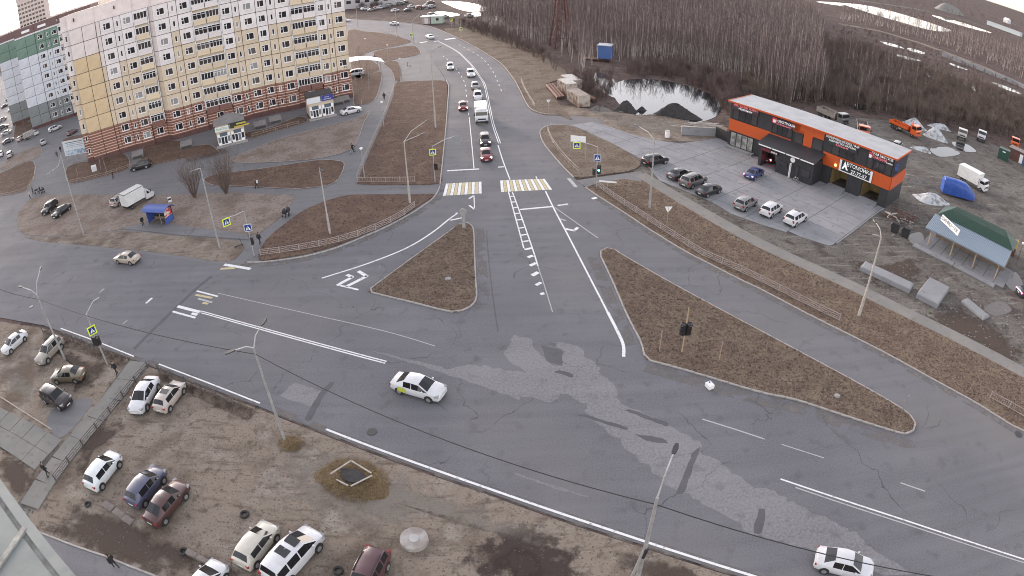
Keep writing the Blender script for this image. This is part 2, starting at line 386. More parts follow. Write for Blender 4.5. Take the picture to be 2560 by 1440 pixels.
# ------------------------------------------------------------------ ground and roads
mb = MB(); S = 9000
nr = 60
rings = [0, 60, 140, 260, 420, 700, 1200, 2200, 4200, S]
for ri in range(len(rings)-1):
    for k in range(nr):
        a0, a1 = 2*math.pi*k/nr, 2*math.pi*(k+1)/nr; r0, r1 = rings[ri], rings[ri+1]
        q = [(r1*math.cos(a0), r1*math.sin(a0), -0.06), (r1*math.cos(a1), r1*math.sin(a1), -0.06)]
        if r0 == 0: mb.add([(0, 0, -0.06)]+q, [(0, 1, 2)])
        else: mb.add([(r0*math.cos(a0), r0*math.sin(a0), -0.06)]+q+[(r0*math.cos(a1), r0*math.sin(a1), -0.06)], [(0, 1, 2, 3)])
struct(mb.build('ground', 'soil'))

EDGE_LOW = [(-700, 800), (-300, 790), (0, 794), (108, 813), (152, 829), (335, 899), (397, 919), (650, 1017), (815, 1082), (1200, 1223), (1604, 1361), (1883, 1451), (2300, 1580), (2700, 1700)]
KERB_R = [(1463, 469)]+zz(1500, 440, 5.539, (0, 300), (300, 490), (600, 690), (900, 880), (1200, 1060), (1500, 1215), (1940, 1440))+zz(1900, 600, 3, (0, 370), (380, 570), (880, 820), (1310, 1055), (1600, 1215), (1900, 1400), (1980, 1435))+[(2700, 1150)]
KERB_RI = zz(1000, 0, 3, (1230, 938), (1130, 940), (1070, 965), (1050, 1000), (1080, 1080), (1160, 1180), (1240, 1270), (1305, 1335))
FAR_EDGE = [(700, 36), (780, 41), (867, 47), (990, 55)]+zz(1000, 0, 3, (150, 185), (260, 210), (400, 270), (520, 330), (640, 400), (760, 480), (850, 590), (900, 680), (950, 780), (1000, 830), (1100, 858), (1210, 858))
NEAR_EDGE = [(700, 52), (780, 60), (867, 67), (957, 80), (1000, 92), (1033, 107), (1060, 118), (1085, 155), (1110, 190)]
KERB_L = zz(1000, 0, 3, (345, 600), (365, 650), (360, 750), (345, 950), (320, 1200), (300, 1390))
KERB_LC = [(1100, 466), (1092, 484), (1076, 502), (1040, 527), (1000, 550), (955, 573), (910, 592), (868, 610), (820, 627), (760, 642), (700, 651), (650, 656), (605, 657)]
LEFT_TOP = [(553, 660), (383, 637), (224, 621), (96, 606), (0, 607), (-300, 618), (-700, 640)]
road_px = EDGE_LOW+KERB_R[::-1]+KERB_RI[::-1]+[(1470, 322), (1520, 330), (1500, 296)]+FAR_EDGE[::-1]+NEAR_EDGE+KERB_L+KERB_LC+LEFT_TOP
road = sheet('road', PL(road_px), 0.0, MATS['asphalt'])
# left yard and paths: asphalt base, lawns lie on it
yard_px = [(1118, 220), (1112, 196), (1085, 155), (1060, 118), (1033, 107), (957, 80), (867, 67), (780, 60), (600, 55), (-500, 200), (-900, 420), (-700, 640), (-300, 618), (0, 607), (96, 606), (224, 621), (383, 637), (553, 660), (605, 657), (760, 642), (868, 610), (955, 573), (1040, 527), (1092, 484), (1100, 466), (1107, 400), (1115, 317), (1120, 250)]
sheet('yard_paving', PL(yard_px), -0.012, MATS['paving'])

def kerb(pts_px, closed, parent, h=0.14, w=0.17, step=1.05, world=False):
    """kerb of single stones along a smoothed line"""
    ws = pts_px if world else PL(pts_px); ws = smooth(ws, 8, closed)
    if closed: ws.append(ws[0])
    pts = resample(ws, step)
    me = KERB_ME
    for i in range(len(pts)-1):
        a, b = pts[i], pts[i+1]; c = (a+b)/2
        o = obj('kerb_stone', me, parent, None, (c.x, c.y, h/2-0.02+random.uniform(-0.008, 0.012)), math.atan2(b.y-a.y, b.x-a.x)+random.uniform(-.02, .02))
_m = MB(); _w = 0.085
_m.loft([[(x, -_w, -0.09), (x, _w, -0.09), (x, _w, 0.062), (x, _w-0.02, 0.08), (x, -_w+0.03, 0.08), (x, -_w, 0.05)] for x in (-0.51, 0.51)])
KERB_ME = _m.mesh('kerb_stone', MATS['kerb_stone'])
def lawn(name, px, m, z=0.10, kind=None, n=4, sm=True, world=False):
    ws = px if world else PL(px)
    if sm: ws = smooth(ws, n, True)
    return slab_poly(name, ws, -0.05, z, MATS[m])

isl1 = [(1148, 561), (1172, 559), (1183, 572.5), (1185, 600), (1186.5, 640), (1189, 700), (1191, 745), (1175, 768), (1143, 780), (1121, 779), (1020, 754), (935, 733), (921, 728), (935, 717), (990, 676), (1060, 625), (1120, 582)]
i1 = lawn('traffic_island', isl1, 'dead_grass', 0.11, n=5); kerb(isl1, True, i1)
isl2 = [(1502, 640), (1503, 628), (1514, 622), (1531, 622), (1554, 637), (1662.5, 700), (1780, 764), (1900, 828), (2016, 890), (2133, 953), (2233, 1010), (2267, 1032), (2283, 1050), (2288, 1063), (2283, 1077), (2267, 1084), (2245, 1081.6), (2124, 1044), (1996, 1002), (1900, 981), (1791, 949), (1700, 922), (1622, 901), (1612, 893), (1604, 860), (1584, 820), (1564, 780), (1530, 700)]
i2 = lawn('traffic_island', isl2, 'dead_grass', 0.11, n=5); kerb(isl2, True, i2)
# verges
v1 = lawn('verge', [(1097, 459), (1103, 430), (1106, 400), (1113, 317), (1117, 250), (1118, 222), (1112, 203), (1060, 203), (992, 208), (984, 238), (962, 297), (935, 357), (908, 420), (897, 450), (902, 461), (1000, 462)], 'brown_lawn', n=3)
kerb(KERB_L, False, v1)
v2 = lawn('verge', [(648, 650), (700, 646), (760, 636), (820, 621), (868, 604), (910, 586), (955, 567), (1000, 545), (1035, 523), (1070, 500), (1087, 487), (1040, 487), (960, 487), (872, 489), (830, 499), (792, 512), (752, 532), (700, 570), (660, 608)], 'brown_lawn', n=3)
kerb(KERB_LC, False, v2)
side_walk_R = smooth(PL([(1600, 437), (1628, 452), (1660, 473), (1742, 522), (1830, 572), (1900, 609), (1990, 652), (2110, 706), (2253, 776), (2400, 848), (2560, 932), (2720, 1020)]), 6)
near = offset_line(side_walk_R, -1.15)
v3 = lawn('verge', [p for p in PL([(1480, 466), (1505, 457), (1560, 449), (1605, 456)])]+near[4:]+[P(2720, 1140)]+[p for p in PL(KERB_R[::-1])][1:], 'dead_grass', sm=False, world=True)
kerb(KERB_R, False, v3)
v4 = lawn('verge', zz(1000, 0, 3, (1225, 940), (1130, 943), (1074, 968), (1055, 1000), (1085, 1080), (1165, 1180), (1245, 1270), (1300, 1325))+[(1463, 443), (1520, 435), (1580, 426), (1600, 405), (1549, 369), (1484, 338), (1440, 318)], 'field_grass', 0.08, n=3)
kerb(KERB_RI, False, v4)
v5 = lawn('roadside_field', zz(1000, 0, 3, (405, 275), (520, 334), (640, 404), (757, 485), (845, 592), (895, 682), (945, 784), (995, 836), (1100, 864), (1200, 866))+[(1430, 300), (1400, 262), (1380, 235), (1365, 210), (1420, 190), (1390, 160), (1330, 125), (1260, 95), (1190, 75), (1140, 70), (1110, 72)], 'field_grass', 0.07, n=2)
kerb(FAR_EDGE[3:], False, v5)
for nm, px, mt in (
    ('lawn', zz(500, 0, 3, (1275, 830), (1225, 930), (1170, 1080), (1060, 1150), (800, 1200), (400, 1222), (215, 1205), (400, 1120), (600, 1040), (900, 960), (1180, 885)), 'sandy_grass'),
    ('lawn', zz(500, 0, 3, (1082, 1235), (1020, 1205), (860, 1205), (500, 1260), (250, 1292), (120, 1310), (30, 1345), (100, 1390), (300, 1398), (640, 1415), (800, 1412), (1010, 1370)), 'brown_lawn'),
    ('lawn', [(884, 240), (881, 190), (915, 186), (950, 180), (955, 188), (947, 227), (933, 253), (903, 262), (886, 262)], 'brown_lawn'),
    ('lawn', [(870, 77), (913, 79), (957, 83), (1000, 94), (1030, 104), (985, 116), (930, 127), (912, 140), (940, 158), (948, 175), (915, 184), (882, 188)], 'brown_lawn'),
    ('lawn', [(933, 130), (985, 120), (1030, 114), (1044, 120), (1050, 134), (1020, 142), (993, 147), (955, 154)], 'brown_lawn'),
    ('lawn', [(959, 158), (995, 154), (1002, 200), (988, 203), (984, 188), (975, 172)], 'brown_lawn'),
    ('lawn', zz(0, 260, 5.5375, (0, 960), (380, 800), (480, 830), (470, 1000), (430, 1090), (330, 1215), (0, 1275), (-300, 1320), (-300, 1080)), 'brown_lawn'),
    ('lawn', zz(0, 260, 5.5375, (930, 880), (1150, 800), (1300, 800), (1700, 680), (1790, 880), (1520, 980), (1200, 1060), (945, 1090)), 'brown_lawn'),
    ('lawn', zz(480, 200, 6.545, (-700, 980), (-200, 1000), (0, 1080), (280, 1060), (420, 1160), (400, 1220), (-100, 1280), (-700, 1400), (-850, 1330), (-780, 1080)), 'brown_lawn'),
    ('lawn', zz(480, 200, 6.545, (860, 870), (1250, 790), (1760, 600), (1880, 690), (1500, 800), (990, 950)), 'brown_lawn'),
    ('lawn', zz(0, 260, 5.5375, (240, 260), (430, 250), (440, 350), (340, 420), (200, 470), (190, 420)), 'brown_lawn'),
    ('lawn', zz(0, 260, 5.5375, (880, 490), (1140, 420), (1160, 470), (890, 590)), 'brown_lawn'),
    ('lawn', zz(0, 260, 5.5375, (200, 715), (530, 580), (525, 740), (60, 900), (0, 910), (0, 870)), 'sandy_grass')):
    lw = lawn(nm, px, mt, 0.06, n=2); ol = smooth(PL(px), 4, True); ribbon('lawn_kerb', ol+[ol[0]], .13, .075, MATS['kerb_stone'], lw)
slab_poly('dirt_lot', smooth(PL([(735, 496), (712, 532), (672, 566), (632, 588), (560, 583), (470, 569), (430, 568), (300, 575), (150, 590), (60, 585), (44, 560), (48, 530), (66, 507), (100, 491), (200, 488), (300, 487), (440, 487), (562, 482), (671, 486), (728, 489)]), 3, True), -0.05, 0.04, MATS['sandy_grass'])
slab_poly('dirt_shoulder', smooth(PL([(60, 592), (150, 592), (300, 578), (450, 590), (600, 604), (596, 640), (556, 655), (470, 642), (383, 630), (224, 614), (120, 605)]), 3, True), -0.05, 0.012, MATS['lot_dirt'])
slab_poly('stop_platform', PL([(303, 572), (367, 558), (447, 565), (540, 576), (618, 587), (622, 600), (447, 588)]), -0.05, 0.12, MATS['paving'])
lot = sheet('dirt_lot', PL([(-900, 808), (0, 803), (108, 820), (335, 905), (397, 925), (650, 1023), (815, 1089), (1200, 1229), (1604, 1367), (1883, 1456), (2300, 1590), (2300, 1900), (800, 2000), (-300, 1850), (-1200, 1300)]), -0.03, MATS['lot_dirt'])
ylot = sheet('back_yard', PL([(1404, 292), (1480, 302), (1630, 345), (1800, 345), (1830, 330), (1850, 290), (1960, 280), (2100, 290), (2300, 310), (2460, 350), (2560, 400), (2900, 520), (2900, 1100), (2560, 925), (2253, 770), (1990, 648), (1830, 568), (1660, 470), (1620, 440), (1560, 420), (1450, 330)]), -0.035, MATS['yard_mud'])
sheet('spoil_ground', PL([(1380, 288), (1470, 303), (1560, 335), (1640, 352), (1740, 352), (1812, 345), (1820, 320), (1760, 300), (1700, 292), (1600, 288), (1540, 280), (1460, 270), (1390, 262)]), -0.02, MATS['lot_dirt'])
ribbon('footpath', side_walk_R, 2.2, 0.05, MATS['footpath'])
slab_poly('footpath', PL([(1438, 452), (1470, 447), (1600, 429), (1626, 443), (1634, 462), (1600, 455), (1560, 448), (1500, 457), (1466, 468)]), -0.05, 0.045, MATS['paving'])

blot_mat('sand_blot', (0.24, 0.218, 0.19), 0.9, 0.62, 0.92, amax=.55, fade=True); blot_mat('dark_blot', (0.085, 0.066, 0.055), 0.55, 0.60, 0.84, amax=.85, fade=True)
for k, (m_, px) in enumerate((('sand_blot', [(640, 1085), (830, 1105), (1200, 1245), (1500, 1350), (1420, 1385), (1150, 1295), (990, 1340), (760, 1300), (600, 1190)]), ('sand_blot', [(10, 900), (60, 930), (120, 1000), (60, 1010), (0, 960)]), ('dark_blot', [(120, 1240), (330, 1290), (480, 1370), (620, 1440), (380, 1450), (100, 1330)]), ('dark_blot', [(120, 860), (270, 910), (250, 960), (180, 1000), (190, 920)]), ('dark_blot', [(170, 1110), (260, 1030), (330, 1060), (240, 1130), (200, 1200)]), ('dark_blot', [(1480, 1390), (1600, 1380), (1850, 1460), (1700, 1500)]), ('dark_blot', [(0, 1110), (110, 1180), (60, 1260), (0, 1220)]),
                              ('dark_blot', [(2400, 760), (2560, 860), (2560, 930), (2250, 780)]), ('dark_blot', [(2080, 640), (2200, 660), (2300, 640), (2330, 700), (2200, 720)]), ('sand_blot', [(1470, 300), (1640, 345), (1800, 345), (1700, 300), (1560, 285)]))):
    blot('soil_blot', px, -.0185+k*.0006, m_)

# ------------------------------------------------------------------ painted markings (thin sheets, parts of the road)
Wp, Yp, Op = MATS['paint_white'], MATS['paint_yellow'], MATS['paint_old']
ZM = 0.012
def line(px, w=0.15, m=Wp, name='lane_line', sm=True, d=0.0):
    ws = PL(px); ws = smooth(ws, 5) if sm and len(ws) > 2 else ws
    return ribbon(name, ws, w, ZM, m, road, d)
def dashes(px, w=0.15, on=1.6, off=3.0, m=Wp):
    ws = resample(smooth(PL(px), 6), 0.2); n1, n0 = int(on/0.2), int(off/0.2); i = 0
    while i+n1 < len(ws): ribbon('lane_line', ws[i:i+n1+1], w, ZM, m, road); i += n1+n0
line([(152, 821), (240, 853), (335, 891)], 0.17); line([(397, 910), (520, 957), (650, 1008)], 0.17)
line([(815, 1073), (1000, 1143), (1200, 1214), (1400, 1283), (1604, 1351), (1883, 1440), (2100, 1505)], 0.2)
line([(500, 779), (640, 818), (800, 862), (965, 906)], 0.15, d=0.14); line([(500, 779), (640, 818), (800, 862), (965, 906)], 0.15, d=-0.14)
line([(1950, 1201), (2120, 1258), (2300, 1317), (2560, 1402), (2700, 1447)], 0.15, d=0.15); line([(1990, 1214), (2120, 1258), (2300, 1317), (2560, 1402)], 0.12, Op, d=-0.2)
line([(545, 733), (760, 782), (958, 827), (1087, 865)], 0.10, Op)
line([(1756, 1048), (1830, 1071), (1912, 1098)], 0.14, Op); line([(2251, 1207), (2312, 1228)], 0.14, Op); line([(1954, 1111), (2060, 1145)], 0.1, Op)
dbl = [(1249, 358), (1246.7, 351.7), (1230, 300), (1213, 216.7), (1200, 193), (1183, 168), (1166.7, 150), (1140, 126.7), (1093, 101.7)]
line(dbl, 0.14, d=0.16); line(dbl, 0.14, d=-0.16)
line([(1275, 449), (1258, 404), (1245, 363)], 0.18)
line([(1185, 421), (1179, 355), (1173, 293)], 0.15)
dashes([(1171.7, 288), (1166.7, 243), (1163, 213), (1156.7, 196.7), (1140, 172), (1120, 150), (1100, 135)], 0.15)
dashes([(1254, 228), (1245, 206.7), (1233, 180), (1213, 153), (1186.7, 133), (1146.7, 111.7)], 0.15)
line([(1118, 427), (1198, 422.5)], 0.42, name='stop_line'); line([(1245, 418), (1260, 417)], 0.42, name='stop_line')
def zebra(a, b, c, d, n, fill=0.86):     # a-b near edge... quads from (a,d) side to (b,c) side
    A, B, C, D = (P(*q, ZM) for q in (a, b, c, d))
    for i in range(n):
        t0, t1 = i/n+(1-fill)/2/n, (i+1)/n-(1-fill)/2/n
        mb = MB().quad(A.lerp(B, t0), A.lerp(B, t1), D.lerp(C, t1), D.lerp(C, t0))
        mb.build('zebra_stripe', Wp if i % 2 == 0 else Yp, road)
zebra((1106.6, 489.5), (1204.7, 483.7), (1204, 454), (1114.6, 459), 11)
zebra((1252, 480), (1381, 474), (1362, 447), (1250, 451), 15)
q6 = lambda *p: zz(760, 400, 3.13, *p)
line(q6((1600, 250), (1720, 690)), 0.16, sm=False); line(q6((1630, 250), (1700, 440), (1790, 700), (1830, 830)), 0.16); line(q6((1830, 830), (1880, 980), (1945, 1190)), 0.1, Op)
for a, b, w in (((1612, 285), (1642, 283), .3), ((1624, 330), (1656, 328), .3), ((1636, 375), (1672, 370), .3), ((1650, 420), (1690, 416), .3), ((1662, 470), (1705, 466), .3), ((1678, 535), (1722, 528), .3), ((1694, 590), (1742, 582), .3), ((1706, 640), (1758, 632), .3), ((1725, 700), (1782, 690), .4), ((1750, 762), (1792, 748), .45), ((1768, 828), (1815, 805), .45), ((1785, 905), (1832, 878), .5), ((1815, 980), (1855, 958), .4), ((1850, 1050), (1880, 1043), .4)):
    line(q6(a, b), w, name='chevron_bar')
line(q6((1690, 388), (1940, 365)), 0.35, name='stop_line'); line(q6((1985, 356), (2065, 345)), 0.35, name='stop_line')
line(q6((1890, 245), (1960, 390), (2050, 560), (2200, 850), (2375, 1190)), 0.2); line([(1519, 780), (1543.5, 828), (1558, 862), (1559, 892)], 0.3)
line(q6((1960, 370), (2160, 512), (2300, 610)), 0.14, Op); line(q6((2040, 538), (2125, 555)), 0.4, name='chevron_bar'); line(q6((2115, 553), (2142, 528)), 0.4, name='chevron_bar'); line(q6((2000, 460), (2050, 475)), 0.3, Op, 'chevron_bar')
line(q6((140, 925), (500, 810), (800, 690), (1000, 570), (1150, 452), (1225, 405)), 0.22); line(q6((255, 975), (425, 1016)), 0.28)
for a, b in (((330, 992), (495, 908)), ((495, 912), (425, 870)), ((275, 972), (382, 915)), ((382, 918), (335, 898))): line(q6(a, b), 0.45, name='chevron_bar')
for a, b in (((1185, 417), (1245, 408)), ((1145, 472), (1235, 453)), ((1292, 355), (1338, 388)), ((1292, 303), (1332, 276))): line(q6(a, b), 0.28, name='chevron_bar')
line(q6((1330, 275), (1335, 388)), 0.14)
q5 = lambda *p: zz(0, 400, 3.13, *p)
for a, b, w, m in (((1390, 1145), (1575, 1193), .45, Wp), ((1350, 1185), (1530, 1235), .3, Wp), ((1500, 1200), (1545, 1212), .4, Wp), ((1540, 1025), (1705, 1068), .25, Wp), ((1530, 1055), (1660, 1080), .35, Yp), ((1550, 1085), (1660, 1115), .3, Op), ((1585, 1118), (1630, 1125), .35, Yp), ((1755, 818), (1960, 853), .5, Wp), ((1725, 852), (1840, 845), .45, Yp)):
    line(q5(a, b), w, m, 'zebra_stripe')
line(q5((1142, 1122), (1190, 1080)), 0.35); line(q5((960, 1285), (995, 1255)), 0.15, Op)
line([(1480, 497), (1492, 494)], 0.5); line([(1421, 446), (1432, 458), (1440, 468)], 0.5, Op)
line([(1340, 441), (1342, 447)], 0.15)
# ladder of arrows that remains near the far zebra
line([(1113, 99), (1138, 95)], 1.6, name='zebra_stripe'); line([(1050, 107), (1068, 104)], 1.2, name='zebra_stripe'); line([(1085, 104), (1098, 102)], 0.8, name='zebra_stripe')

# asphalt repairs
z5 = lambda *p: zz(1200, 780, 3.13, *p)
patch = z5((190, 330), (230, 240), (280, 180), (395, 210), (440, 290), (490, 350), (560, 410), (640, 432), (655, 310), (560, 240), (620, 228), (770, 265), (830, 350), (940, 430), (950, 490), (1050, 560), (1080, 690), (1180, 745), (1460, 880), (1620, 960), (1730, 1020), (1715, 1110), (1880, 1170), (1950, 1250), (2140, 1360), (2300, 1400))+zz(1900, 980, 3.13, (80, 750), (230, 850), (380, 920), (520, 1000), (640, 1055), (780, 1130), (900, 1260), (1100, 1350), (1190, 1440), (1000, 1440), (700, 1300))+zz(1200, 1080, 3.368, (2300, 870), (2180, 760), (1900, 620), (1720, 515), (1660, 480), (1540, 410), (1440, 330), (1340, 220), (1240, 140), (1160, 70))+z5((960, 900), (830, 800), (825, 720), (640, 630), (580, 710), (340, 660), (0, 560), (-300, 470), (-120, 410), (0, 420), (180, 450), (350, 470), (260, 400))
def rough_poly(px, amp=0.2, step=0.45):
    ws = PL(px); ws.append(ws[0]); pts = resample(ws, step); rng = random.Random(len(px))
    return [(p.x+rng.uniform(-amp, amp), p.y+rng.uniform(-amp, amp)) for p in pts]
sheet('asphalt_patch', rough_poly(patch), 0.004, MATS['asphalt_patch'], road)
for px in (z5((1665, 1095), (1725, 1050), (1590, 1430), (1530, 1420)), zz(1200, 1080, 3.368, (2350, 640), (2410, 645), (2370, 870), (2290, 850)), z5((580, 470), (620, 450), (740, 490), (730, 518)), z5((1130, 770), (1160, 755), (1480, 870), (1465, 900)), z5((740, 800), (820, 800), (1160, 905), (1160, 930)), zz(560, 780, 3.131, (680, 750), (740, 640), (800, 580), (850, 540), (870, 560), (780, 660), (680, 850), (625, 850)), z5((480, 260), (650, 300), (640, 420), (520, 390)), z5((1200, 950), (1450, 990), (1480, 1035), (1300, 1010))):
    sheet('asphalt_patch', rough_poly(px, 0.05), 0.008, MATS['asphalt_dark'], road)
for px in (zz(560, 780, 3.131, (440, 655), (550, 550), (760, 615), (690, 750), (580, 710)), zz(560, 780, 3.131, (1150, 300), (1200, 310), (1700, 430), (2060, 560), (2317, 640), (2317, 690), (2000, 570), (1600, 440)), zz(1200, 1080, 3.368, (260, 340), (600, 440), (1000, 570), (880, 550), (500, 430))):
    sheet('asphalt_patch', rough_poly(px, 0.08), 0.006, MATS['asphalt_patch'], road)
ribbon('asphalt_seam', PL([(335, 873), (385, 822), (440, 770), (490, 722), (530, 690)]), 0.5, 0.007, MATS['asphalt_dark'], road)
ribbon('asphalt_seam', smooth(PL([(1216, 575), (1222, 650), (1232, 740), (1245, 830)]), 4), 0.12, 0.007, MATS['asphalt_dark'], road)
# dusty strips against the kerbs
blot_mat('road_dust', (0.195, 0.178, 0.165), 0.55, 0.42, 0.62, amax=.7); blot_mat('mud_blot', (0.062, 0.047, 0.042), 0.9, 0.60, 0.80, fade=True)
for ln, w, d in ((KERB_LC, 0.9, 0.7), (isl1[8:13], 1.4, -0.9), (isl2[15:23], 1.6, 0.9), (KERB_R[1:], 0.7, -0.6), (isl2[24:28]+isl2[:1], 1.2, 1.0), (isl1[2:8], 1.0, 0.8)):
    ribbon('road_dust', smooth(PL(ln), 5), w, 0.005, MATS['road_dust'], road, d)
# dirt strip along the lower edge
ribbon('road_dust', smooth(PL(EDGE_LOW[4:13]), 4), 0.8, 0.0055, MATS['road_dust'], road, 0.2)
# ------------------------------------------------------------------ building materials
mat('panel_concrete', (0.5, 0.5, 0.5), 0.85, objcol=True, col2=(0.90, 0.89, 0.88), scale=0.6, lo=0.4, hi=0.62)
mat('joint_dark', (0.055, 0.05, 0.05), 0.9)
mat('frame_white', (0.72, 0.72, 0.72), 0.45)
mat('window_glass', (0.03, 0.03, 0.035), 0.06, objcol=True, spec=0.6)
mat('plinth', (0.115, 0.058, 0.050), 0.85, col2=(0.085, 0.045, 0.040), scale=0.8)
mat('plain', (0.5, 0.5, 0.5), 0.6, objcol=True)
mat('plain_rough', (0.5, 0.5, 0.5), 0.85, objcol=True, col2=(0.72, 0.70, 0.68), scale=2.0)
mat('metal_grey', (0.32, 0.33, 0.34), 0.45, 0.6)
mat('metal_galv', (0.42, 0.42, 0.42), 0.5, 0.4, col2=(0.30, 0.29, 0.28), scale=1.5)
mat('black_plastic', (0.02, 0.02, 0.022), 0.5)
mat('rubber', (0.018, 0.018, 0.018), 0.85, col2=(0.04, 0.038, 0.035), scale=6)
def stripe_mat():
    m, nt, b = _nt('brick_stripe'); N, L = nt.nodes, nt.links
    g = N.new('ShaderNodeNewGeometry'); sx = N.new('ShaderNodeSeparateXYZ'); L.new(g.outputs['Position'], sx.inputs[0])
    def m_(op, a, bb):
        q = N.new('ShaderNodeMath'); q.operation = op
        for i, s in enumerate((a, bb)):
            if hasattr(s, 'links'): L.new(s, q.inputs[i])
            else: q.inputs[i].default_value = s
        return q.outputs[0]
    fr = m_('FRACT', m_('DIVIDE', sx.outputs['Z'], 0.60), 0)
    st = m_('LESS_THAN', fr, 0.26)
    co = m_('LESS_THAN', m_('FRACT', m_('DIVIDE', sx.outputs['Z'], 0.085), 0), 0.18)
    nz = N.new('ShaderNodeTexNoise'); nz.inputs['Scale'].default_value = 1.4; L.new(g.outputs['Position'], nz.inputs['Vector'])
    a = N.new('ShaderNodeMix'); a.data_type = 'RGBA'; L.new(nz.outputs['Fac'], a.inputs[0]); a.inputs[6].default_value = (0.235, 0.092, 0.062, 1); a.inputs[7].default_value = (0.165, 0.068, 0.048, 1)
    c = N.new('ShaderNodeMix'); c.data_type = 'RGBA'; L.new(co, c.inputs[0]); L.new(a.outputs[2], c.inputs[6]); c.inputs[7].default_value = (0.23, 0.12, 0.09, 1)
    d = N.new('ShaderNodeMix'); d.data_type = 'RGBA'; L.new(st, d.inputs[0]); L.new(c.outputs[2], d.inputs[6]); d.inputs[7].default_value = (0.52, 0.40, 0.33, 1)
    L.new(d.outputs[2], b.inputs['Base Color']); b.inputs['Roughness'].default_value = 0.85
stripe_mat()
GLASS = [(0.022, 0.020, 0.024), (0.03, 0.026, 0.028), (0.04, 0.03, 0.03), (0.055, 0.045, 0.042), (0.10, 0.085, 0.08), (0.26, 0.25, 0.25)]
def gcol(r): return GLASS[min(int(r.random()**1.6*6), 5)]
_cache = {}
def panel_mesh(w, h, hole, m):
    key = ('p', round(w, 2), round(h, 2), hole, m)
    if key in _cache: return _cache[key]
    g = 0.06; x0, x1, z0, z1, t = g, w-g, g, h-g, 0.16; mb = MB()
    if hole is None:
        mb.box(((x0+x1)/2, t/2, (z0+z1)/2), (x1-x0, t, z1-z0))
    else:
        hx, hz, hw, hh = hole; a, b, c, d = hx-hw/2, hx+hw/2, hz, hz+hh
        O = [(x0, z0), (x1, z0), (x1, z1), (x0, z1)]; I = [(a, c), (b, c), (b, d), (a, d)]
        V = [(x, 0, z) for x, z in O]+[(x, 0, z) for x, z in I]+[(x, t, z) for x, z in O]+[(x, t, z) for x, z in I]
        F = []
        for k in range(4):
            j = (k+1) % 4
            F += [(k, j, j+4, k+4), (k+4, j+4, j+12, k+12), (j, k, k+8, j+8)]
        mb.add(V, F)
    me = mb.mesh('wall_panel', MATS[m]); _cache[key] = me; return me
def window_meshes(w, h, split):
    key = ('w', round(w, 2), round(h, 2), split)
    if key in _cache: return _cache[key]
    f = MB(); t = 0.11; y = 0.07; dp = 0.08
    f.box((0, y, t/2), (w, dp, t)); f.box((0, y, h-t/2), (w, dp, t)); f.box((-w/2+t/2, y, h/2), (t, dp, h-2*t)); f.box((w/2-t/2, y, h/2), (t, dp, h-2*t))
    if split:
        x = -w*0.14; f.box((x, y, h/2), (t, dp, h-2*t))
        if split == 2: f.box(((-w/2+t+x-t/2)/2, y, h*0.62), (x-t/2+w/2-t, dp*0.9, t*0.8))
    f.box((0, -0.03, -0.04), (w+0.16, 0.22, 0.06))        # sill
    p = MB().quad((-w/2+0.05, 0.10, 0.05), (w/2-0.05, 0.10, 0.05), (w/2-0.05, 0.10, h-0.05), (-w/2+0.05, 0.10, h-0.05))
    r = (f.mesh('window', MATS['frame_white']), p.mesh('pane', MATS['window_glass'])); _cache[key] = r; return r
def balcony_meshes(w, style):
    key = ('b', round(w, 2), style)
    if key in _cache: return _cache[key]
    d = 0.85; base = MB(); base.box((w/2, -d/2, 0.56), (w-0.16, d, 1.08)); base.box((w/2, -d/2-0.03, -0.03), (w-0.1, d+0.08, 0.12))
    fr = MB(); n = 4 if style < 2 else 3; z0, z1 = 1.12, 2.62; t = 0.09
    for k in range(n+1): fr.box((0.1+(w-0.2)*k/n, -d+0.06, (z0+z1)/2), (t, 0.1, z1-z0-2*t))
    fr.box((w/2, -d+0.06, z0+t/2), (w-0.1, 0.1, t)); fr.box((w/2, -d+0.06, z1-t/2), (w-0.1, 0.1, t))
    if style != 1: fr.box((w/2, -d+0.055, z1-0.45), (w-0.3, 0.08, 0.06))
    for x in (0.13, w-0.13): fr.box((x, -d/2+0.08, z0+t/2), (t, d-0.3, t)); fr.box((x, -d/2+0.08, z1-t/2), (t, d-0.3, t))
    fr.box((w/2, -d/2+0.03, z1+0.04), (w-0.04, d+0.1, 0.07))
    gl = MB().box((w/2, -d/2+0.03, (z0+z1)/2), (w-0.26, d-0.14, z1-z0-0.06))
    r = (base.mesh('balcony', MATS['panel_concrete']), fr.mesh('glazing_frame', MATS['frame_white']), gl.mesh('pane', MATS['window_glass'])); _cache[key] = r; return r
